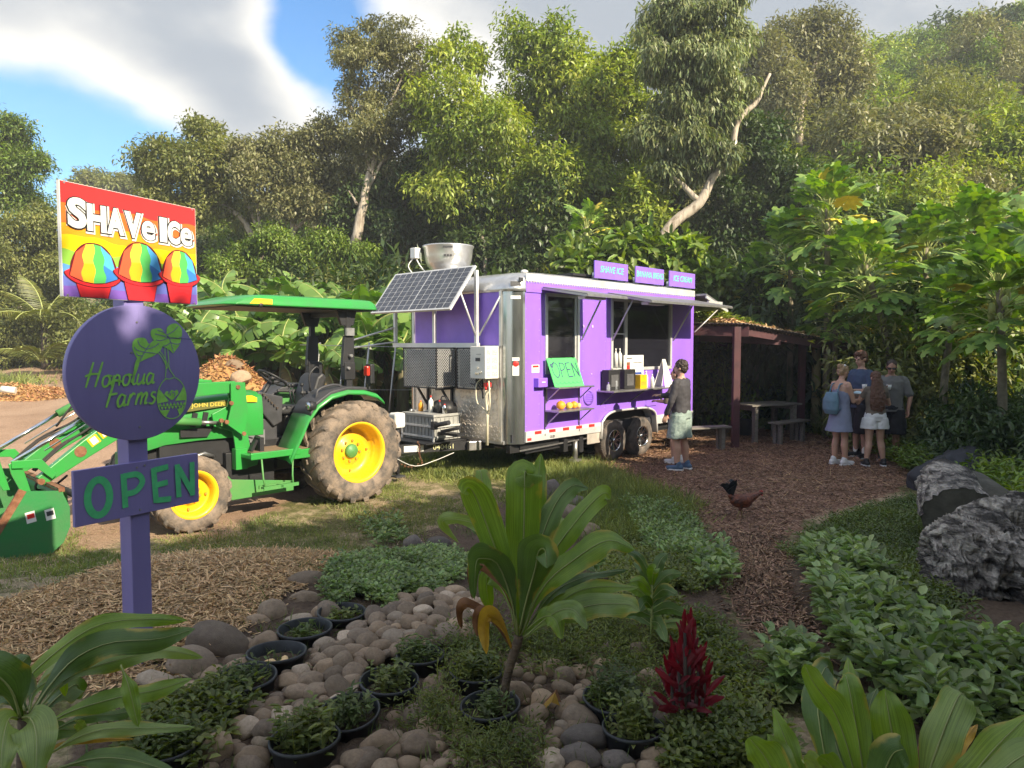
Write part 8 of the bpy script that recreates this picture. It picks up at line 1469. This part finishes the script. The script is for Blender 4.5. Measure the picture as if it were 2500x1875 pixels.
def ti_px(t, org, base, lst, Y0, mt0='ti', sc=1.0):
    for i, (path, w, dY, mt, roll) in enumerate(lst):
        n = len(path); pts = [at(a, b, Y0 + dY * (j / (n - 1)) ** .8) for j, (a, b) in enumerate(path)]; wid = w * Y0 / FPX
        blade('leaf', mt or mt0, pts, wid, t, org, roll=roll, seed=i, wave=.010 + .05 * wid)
# tall ti plant in its pot
bx, by, br = pots[9]; Y0 = by; org = Vector((bx, by, g1(bx, by))); t = thing('ti_plant', 'tall green ti plant with long upright leaves and thin bent trunk, in a central pot', 'ti plant', org)
q = lambda x, y: (1000 + x / 2.086, 1080 + y / 2.086)
MB().tube([p - org for p in spline([at(*q(425, 1435), Y0), at(*q(475, 1330), Y0), at(*q(492, 1220), Y0), at(*q(520, 1110), Y0), at(*q(560, 985), Y0)], 16)], [.022, .021, .021, .02, .02, .019, .019, .019, .019, .019, .019, .02, .021, .021, .022, .018], 10).build('trunk', M['ti_stem'], t)
B = q(555, 1010)
T1 = [([(B), q(525, 780), q(430, 520), q(345, 290), q(300, 228), q(272, 262)], 70, -.15, 'ti', .35), ([B, q(570, 760), q(582, 430), q(585, 190), q(590, 150), q(600, 185)], 88, .05, 'ti', -.2), ([q(575, 900), q(620, 500), q(650, 250), q(668, 55)], 52, .3, 'ti', .1), ([q(565, 950), q(640, 600), q(725, 350), q(820, 225), q(910, 232)], 56, .2, 'ti_dark', .5),
 ([q(570, 980), q(700, 620), q(850, 400), q(980, 262), q(1028, 285)], 52, .05, 'ti', .35), ([q(570, 980), q(680, 740), q(850, 590), q(1010, 500), q(1145, 548)], 66, -.1, 'ti', .5), ([q(580, 970), q(720, 780), q(880, 690), q(1110, 648)], 34, .2, 'ti_dark', .8), ([q(580, 980), q(720, 850), q(900, 745), q(1165, 738)], 48, .1, 'ti', .6), ([q(580, 990), q(740, 890), q(930, 830), q(1100, 825), q(1172, 860)], 60, -.1, 'ti_light', .4),
 ([q(580, 1000), q(720, 880), q(830, 850), q(905, 950)], 44, -.2, 'ti_light', .4), ([q(590, 960), q(680, 890), q(740, 900), q(775, 1000)], 46, -.15, 'ti', .3), ([q(560, 960), q(590, 820), q(640, 640), q(655, 555), q(690, 545), q(700, 640)], 86, -.25, 'ti_dark', -.3), ([q(545, 960), q(520, 800), q(450, 620), q(370, 590), q(335, 620), q(330, 800)], 66, -.2, 'ti_dark', .7), ([q(540, 920), q(480, 760), q(400, 680), q(395, 780), q(420, 880)], 40, .15, 'ti', .5),
 ([q(530, 900), q(470, 640), q(400, 400), q(365, 160), q(350, 150)], 46, .35, 'ti', .2), ([q(540, 900), q(470, 660), q(370, 480), q(310, 420)], 40, .3, 'ti_dark', .7), ([q(545, 900), q(460, 560), q(360, 430), q(230, 390), q(165, 410), q(250, 510)], 34, .35, 'ti_light', .6), ([q(545, 900), q(450, 700), q(320, 640), q(320, 800)], 22, .1, 'ti_brown', .7), ([q(560, 920), q(560, 700), q(520, 600), q(490, 420)], 50, .35, 'ti', .6), ([q(600, 900), q(700, 640), q(760, 430), q(770, 375)], 40, .4, 'ti', .4), ([q(570, 950), q(650, 700), q(700, 520)], 52, .25, 'ti', .2), ([q(590, 960), q(700, 900), q(780, 830), q(850, 700)], 36, .3, 'ti_light', .3),
 ([q(530, 1080), q(480, 950), q(430, 890), q(390, 880), q(380, 960), q(392, 1080)], 36, -.1, 'ti_yellow', .3), ([q(525, 1060), q(450, 930), q(370, 860), q(340, 900), q(345, 990)], 24, .0, 'ti_brown', .4), ([q(525, 1060), q(400, 880), q(290, 820), q(258, 860), q(265, 950)], 26, .1, 'ti_brown', .6), ([q(580, 900), q(650, 760), q(750, 720), q(860, 670)], 18, .35, 'ti_yellow', .6)]
ti_px(t, org, B, [(a, w * 1.05, d, e, f * .8) for a, w, d, e, f in T1], Y0)
# left bottom ti plant
q = lambda x, y: (x / 3.493, 1400 + y / 3.493); Y0 = 2.1; c = at(*q(180, 1500), Y0); org = Vector((c.x, c.y, g1(c.x, c.y))); t = thing('ti_plant', 'green ti plant sweeping its leaves across the sign post foot, bottom left corner', 'ti plant', org)
c0 = at(*q(215, 1215), Y0); MB().tube([(0, 0, -.05), (c0 - org) * .5, (c0 - org)], [.03, .028, .02], 10).build('trunk', M['ti_stem'], t)
B = q(215, 1215)
T2 = [([B, q(200, 950), q(520, 640), q(850, 440), q(1250, 390), q(1600, 400)], 50, .5, 'ti', .5), ([q(260, 1200), q(430, 950), q(650, 720), q(950, 590), q(1350, 560), q(1665, 470)], 66, .3, 'ti_dark', .25), ([q(300, 1180), q(600, 880), q(1000, 740), q(1400, 660), q(1735, 720)], 44, .5, 'ti_light', .5), ([q(300, 1350), q(600, 1180), q(1000, 1060), q(1350, 990), q(1640, 895)], 44, .2, 'ti', .4), ([q(300, 1420), q(700, 1230), q(1000, 1200), q(1295, 1120)], 28, .3, 'ti_dark', .6), ([q(300, 1620), q(620, 1420), q(900, 1330), q(1250, 1320), q(1665, 1310)], 34, .1, 'ti_light', .5),
 ([q(500, 1660), q(800, 1580), q(1100, 1590), q(1500, 1700)], 50, .0, 'ti_dark', .4), ([q(1030, 780), q(1090, 940), q(1130, 1100), q(1180, 1310)], 32, -.05, 'ti', .1), ([q(180, 1250), q(100, 1000), q(-60, 850), q(-300, 820)], 90, -.1, 'ti_dark', .3), ([q(215, 1180), q(150, 1020), q(60, 900), q(250, 700)], 84, .1, 'ti_dark', .2), ([q(190, 1230), q(260, 1240), q(310, 1400), q(300, 1750)], 76, -.25, 'ti_light', .2), ([q(160, 1230), q(70, 1240), q(20, 1450), q(0, 1750)], 60, -.3, 'ti_light', .3), ([q(300, 1260), q(330, 1500), q(380, 1800)], 24, -.1, 'ti_yellow', .2),
 ([q(230, 1150), q(350, 950), q(600, 620), q(880, 350)], 22, .7, 'ti_light', .6), ([q(320, 1230), q(500, 1050), q(650, 950), q(700, 1060)], 60, .5, 'ti_dark', .6), ([q(250, 1180), q(300, 1000), q(520, 880), q(560, 1050)], 30, .2, 'ti', .8), ([q(640, 1250), q(690, 1300), q(725, 1385)], 22, .1, 'ti_light', .2), ([q(300, 1600), q(600, 1440), q(1150, 1410)], 14, .3, 'ti_yellow', .5), ([q(220, 1500), q(420, 1350), q(640, 1330), q(760, 1300)], 40, .4, 'ti_dark', .5)]
ti_px(t, org, B, [(a, w * 1.18, d, e, f * .7) for a, w, d, e, f in T2], Y0)
# right bottom ti plant
q = lambda x, y: (1700 + x / 2.141, 1100 + y / 2.141); Y0 = 2.0; c = at(*q(900, 2100), Y0); org = Vector((c.x, c.y, g1(c.x, c.y))); t = thing('ti_plant', 'glossy green ti plant of upright leaves rising from the bottom right corner', 'ti plant', org)
for k in range(3): MB().tube([(.1 * (k - 1), 0, -.1), (.12 * (k - 1), 0, .25)], [.03, .02], 8).build('trunk', M['ti_stem'], t)
T3 = [([q(880, 2000), q(820, 1650), q(730, 1380), q(620, 1220), q(565, 1115)], 62, .0, 'ti', .5), ([q(820, 2000), q(700, 1700), q(640, 1400), q(640, 1230), q(680, 1130), q(720, 1180)], 76, .3, 'ti_dark', .3), ([q(900, 2000), q(870, 1650), q(820, 1350), q(790, 1200), q(770, 1170)], 62, .15, 'ti', .2), ([q(870, 2000), q(850, 1500), q(810, 1250), q(790, 1080)], 44, .35, 'ti', .2), ([q(920, 2000), q(900, 1600), q(905, 1350), q(945, 1240)], 38, .3, 'ti_dark', .5), ([q(1100, 2100), q(1060, 1700), q(1010, 1400), q(985, 1245)], 92, .1, 'ti', .2), ([q(1000, 2050), q(960, 1800), q(1020, 1600), q(1090, 1560)], 90, -.15, 'ti_dark', .5),
 ([q(1100, 2050), q(1210, 1700), q(1300, 1450), q(1370, 1290), q(1400, 1270)], 86, .1, 'ti_light', .3), ([q(1100, 2000), q(1180, 1700), q(1215, 1500), q(1262, 1365)], 42, .25, 'ti_brown', .3), ([q(1150, 2050), q(1380, 1780), q(1560, 1560), q(1740, 1380)], 90, .05, 'ti', .4), ([q(1150, 2050), q(1400, 1850), q(1700, 1600), q(1900, 1560)], 80, -.1, 'ti_light', .5), ([q(700, 2050), q(560, 1760), q(470, 1520), q(400, 1345)], 50, .2, 'ti', .4), ([q(660, 2050), q(470, 1800), q(360, 1600), q(275, 1500)], 84, .0, 'ti', .4), ([q(680, 2050), q(540, 1780), q(450, 1600), q(370, 1480)], 50, .12, 'ti_light', .5),
 ([q(1150, 2000), q(1300, 1700), q(1400, 1520), q(1470, 1430)], 28, .25, 'ti_yellow', .4), ([q(800, 2050), q(700, 1800), q(620, 1640), q(560, 1600)], 46, -.1, 'ti_light', .4), ([q(900, 2050), q(800, 1820), q(700, 1640), q(640, 1600)], 44, -.15, 'ti', .3), ([q(1300, 2000), q(1340, 1750), q(1345, 1560)], 40, .15, 'ti_brown', .4), ([q(850, 2000), q(780, 1700), q(720, 1500), q(680, 1350)], 60, .35, 'ti_dark', .4)]
ti_px(t, org, None, [(a, w * 1.12, d, e, f * .8) for a, w, d, e, f in T3], Y0)
# red cordyline
g = G(1675, 1790); org = Vector((g.x, g.y, g.z)); t = thing('red_plant', 'crimson-leaved cordyline in dense upright spikes beside the dark boulders', 'plant', org); r = random.Random(9)
for k in range(7):
    x = -.075 + .025 * k + r.uniform(-.01, .01); y = r.uniform(-.05, .05); h = (.26, .34, .45, .38, .42, .30, .24)[k]; MB().tube([(x * .5, y, -.02), (x, y, h)], [.010, .007], 7).build('stem', M['bark_dark'], t)
    for i in range(14):
        a = i * 2.4 + k; z = h * (.25 + .75 * i / 13); el = .45 + .95 * i / 13 + r.uniform(-.15, .15); L_ = r.uniform(.09, .165); b = Vector((x, y, z)); d = Vector((math.cos(a) * math.cos(el), math.sin(a) * math.cos(el), math.sin(el))); blade('leaf', 'ti_red', [org + b, org + b + d * L_ * .5, org + b + d * L_ - Vector((0, 0, L_ * .12))], .024, t, org, roll=r.uniform(-.8, .8), prof='x', seed=i, rib=False, wave=.003)
# smaller green plants
for px, py, Hh, n, lb, wd in ((1590, 1600, .46, 18, 'dark green broad-leaved young plant behind the ferny weeds', .065), (1455, 1420, .20, 8, 'low green leafy sprout right of the big ti plant', .05)):
    g = G(px, py); org = Vector((g.x, g.y, g.z)); t = thing('leafy_plant', lb, 'plant', org); MB().tube([(0, 0, -.02), (0, 0, Hh * .8)], [.010, .006], 7).build('stem', M['stalk'], t)
    for i in range(n):
        a = i * 2.4; z = Hh * (.3 + .6 * i / n); el = .2 + .9 * i / n; L_ = Hh * r.uniform(.42, .6); b = Vector((0, 0, z)); d = Vector((math.cos(a) * math.cos(el), math.sin(a) * math.cos(el), math.sin(el))); blade('leaf', 'ti_dark' if i % 3 else 'ti', [org + b, org + b + d * L_ * .5, org + b + d * L_ - Vector((0, 0, L_ * .3))], wd, t, org, roll=r.uniform(-.7, .7), prof='x', seed=i, wave=.004)
for i, (px, py) in enumerate(((1349, 1742), (1345, 1757))):
    g = G(px, py); o = link('fallen_leaf', MB().add([(-.04, -.02, .02), (0, -.03, .05), (.04, 0, .03), (.02, .03, .06), (-.03, .02, .03)], [(0, 1, 2, 3), (0, 3, 4)], 0, False).mesh('fallen_leaf', M['ti_yellow'] if i else M['ti_brown'])); o.location = g; o.scale = (1, 1, 1.6); tag(o, ['curled brown dead leaf beside the cream stone', 'orange dead leaf lying just under the curled brown one'][i], 'leaf')
# ------------------------------------------------------------ weathered logs and root mass at the right
def drift(name, label, c, rad, sub, seed, amp, freq, stretch, rot=(0, 0, 0), mt='driftwood', ridged=True):
    bm = bmesh.new(); bmesh.ops.create_icosphere(bm, subdivisions=sub, radius=1.0); off = Vector((seed * 3.7, seed, 5)); E = Euler(rot).to_matrix()
    for v in bm.verts:
        p = v.co.copy(); n1_ = mnoise.noise(p * 1.3 + off); qd = Vector((p.x * stretch[0], p.y * stretch[1], p.z * stretch[2])) * freq + off + Vector((n1_, -n1_, n1_)) * 1.4; rg = 1 - abs(mnoise.noise(qd)) * 2; rg2 = 1 - abs(mnoise.noise(qd * 2.3)) * 2; v.co = E @ Vector(p * (1 + .28 * n1_ + amp * rg + amp * .5 * rg2 + .12 * mnoise.noise(p * 3 + off)) * 1.0)
        v.co.x *= rad[0]; v.co.y *= rad[1]; v.co.z *= rad[2]
    me = bpy.data.meshes.new(name); bm.to_mesh(me); bm.free(); me.materials.append(M[mt]); me.polygons.foreach_set('use_smooth', [True] * len(me.polygons)); o = link(name, me); o.location = c; return tag(o, label, 'driftwood')
def drift_mat():
    m = M['driftwood']; t = m.node_tree; b = t.nodes['Principled BSDF']; tcn = [n for n in t.nodes if n.type == 'TEX_COORD'][0]
    w = N(t, 'ShaderNodeTexWave'); w.inputs['Scale'].default_value = 6; w.inputs['Distortion'].default_value = 9; w.inputs['Detail'].default_value = 5; w.inputs['Detail Scale'].default_value = 1.6; t.links.new(tcn.outputs['Object'], w.inputs['Vector'])
    src = b.inputs['Base Color'].links[0].from_socket; mixn = N(t, 'ShaderNodeMixRGB', blend_type='MULTIPLY'); r2 = N(t, 'ShaderNodeValToRGB'); t.links.new(w.outputs['Fac'], r2.inputs[0]); r2.color_ramp.elements[0].color = (.18, .16, .15, 1); r2.color_ramp.elements[1].color = (1.15, 1.12, 1.1, 1); r2.color_ramp.elements[0].position = .15; r2.color_ramp.elements[1].position = .55
    mixn.inputs[0].default_value = .3; t.links.new(src, mixn.inputs[1]); t.links.new(r2.outputs[0], mixn.inputs[2]); t.links.new(mixn.outputs[0], b.inputs['Base Color']); bp = [n for n in t.nodes if n.type == 'BUMP'][0]; t.links.new(mth(t, 'ADD', bp.inputs['Height'].links[0].from_socket, mth(t, 'MULTIPLY', w.outputs['Fac'], 1.2)), bp.inputs['Height'])
drift_mat()
c = at(2405, 1405, 4.9); drift('tree_stump', 'large furrowed grey root stump with pale splintered edge at the right', Vector((c.x, 4.95, c.z)), (.30, .36, .31), 6, 2, .26, 2.9, (1.8, 1, .8))
c = at(2480, 1360, 5.1); drift('tree_stump', 'dark hollow end of a weathered log behind the furrowed stump, cut by the right edge', Vector((c.x + .12, 5.35, c.z)), (.36, .36, .34), 5, 5, .20, 2.2, (1, 1.5, 1))
c = at(2350, 1480, 4.6); drift('tree_stump', 'pale broken root piece at the foot of the furrowed stump', Vector((c.x, 4.75, c.z)), (.15, .18, .22), 6, 8, .26, 2.4, (1, 1, .5), (.2, .3, 0))
c = at(2445, 1500, 4.6); drift('tree_stump', 'black charred underside lump below the furrowed stump', Vector((c.x + .05, 5.0, c.z)), (.30, .3, .22), 5, 12, .10, 2, (1, 1, 1), mt='log_end')
p0 = at(2330, 1235, 6.6); t = thing('log', 'sawn grey log with pale bark and dark flat end, upper one at the right', 'log', Vector((p0.x, 6.6, p0.z)), 0)
m = MB(); rings = []; dr = Vector((.35, .75, .10)).normalized(); rt = Vector((dr.y, -dr.x, 0)).normalized(); upv = rt.cross(dr)
for i in range(22):
    f = i / 21; ring = []
    for j in range(64):
        a = 2 * math.pi * j / 64; rr = .25 * (1 + .16 * mnoise.noise(Vector((math.cos(a), math.sin(a), f * 2))) + .12 * (1 - 2 * abs(mnoise.noise(Vector((math.cos(a) * 4, math.sin(a) * 4, f * 3)))))) * (1 - .12 * (f - .5)); ring.append(dr * (f - .35) * 1.1 + rt * math.cos(a) * rr * 1.05 + upv * math.sin(a) * rr)
    rings.append(ring)
m.loft(rings, 0, False); bo = m.build('bark', M['driftwood'], t); m = MB(); m.add([rings[0][j] + dr * .01 for j in range(64)], [tuple(range(64))], 0, False); m.build('cut_face', M['log_end'], t)
p0 = at(2440, 1270, 6.4); t = thing('log', 'short dark sawn log end half under vines, right of the upper grey log', 'log', Vector((p0.x + .1, 6.7, p0.z)), 0); MB().tube([Vector((-.1, -.5, -.02)), Vector((.2, .6, .05))], [.24, .25], 32).build('bark', M['log_end'], t)
p0 = at(2310, 1165, 7.2); o = link('stone', SM[('st_grey', 1)]); o.location = (p0.x, 7.0, p0.z); o.scale = (.16, .14, .08); tag(o, 'flat round stone resting on top of the upper grey log', 'stone')
for i, (x, y, z, s) in enumerate(((5.9, 9.7, .12, .36), (6.35, 9.9, .18, .42))): drift('rock', ['left half of the dark mossy boulder pair beyond the upper log', 'right half of the dark mossy boulder pair beyond the upper log'][i], Vector((x, y, z)), (s, s * .8, s * .85), 4, 30 + i, .05, 1.5, (1, 1, 1), mt='dark_in')['category'] = 'boulder'
# white plastic roll far left on the chips
c = at(18, 878, 18.0); t = thing('roll', 'small white roll lying on the chips beside the track', 'roll', Vector((c.x, 18.0, g1(c.x, 18.0) + .30)), R(15)); MB().cyl((-.16, 0, 0), (.16, 0, -.04), .085, n=18).build('cloth', M['white_plastic'], t); MB().cyl((-.17, 0, 0), (-.165, 0, 0), .04, n=12).build('core', M['grey_plastic'], t)
# ------------------------------------------------------------ copies that look alike are told apart by their place
def _ord(n): return {1: 'leftmost', 2: 'second from the left', 3: 'third from the left', 4: 'fourth from the left', 5: 'fifth from the left', 6: 'sixth from the left'}.get(n, '%d%s from the left' % (n, 'th' if 10 < n % 100 < 14 else {1: 'st', 2: 'nd', 3: 'rd'}.get(n % 10, 'th')))
bpy.context.view_layer.update(); by = {}
for o in bpy.data.objects:
    if o.parent is None and o.get('group') and o.get('label'): by.setdefault((o['group'], o['label']), []).append(o)
for (g_, l_), os_ in by.items():
    if not 1 < len(os_) <= 30 or 'outside' in g_: continue
    if g_.startswith('stones of') or g_.startswith('scattered'): continue
    os_.sort(key=lambda o: o.matrix_world.translation.x / max(.5, o.matrix_world.translation.y))
    for i, o in enumerate(os_):
        s = l_ + ', ' + _ord(i + 1); w_ = s.split()
        if len(w_) > 16: s = ' '.join(l_.split()[:16 - len(_ord(i + 1).split())]) + ', ' + _ord(i + 1)
        o['label'] = s
# ------------------------------------------------------------ thin humid air that lifts the far shade
hz = MB().b2(-113, 113, -33, 133, -3, 46).build('haze', bpy.data.materials.new('haze')); hm = hz.data.materials[0]; hm.use_nodes = True; ht = hm.node_tree; ht.nodes.clear(); ho = ht.nodes.new('ShaderNodeOutputMaterial'); pv = ht.nodes.new('ShaderNodeVolumePrincipled'); pv.inputs['Color'].default_value = (.92, .95, 1, 1); pv.inputs['Density'].default_value = .0018; pv.inputs['Anisotropy'].default_value = 0; ht.links.new(pv.outputs[0], ho.inputs['Volume']); hz['kind'] = 'stuff'; hz['label'] = 'thin humid haze over the clearing and the hillside'
scene.cycles.volume_step_rate = 10; scene.cycles.volume_bounces = 0
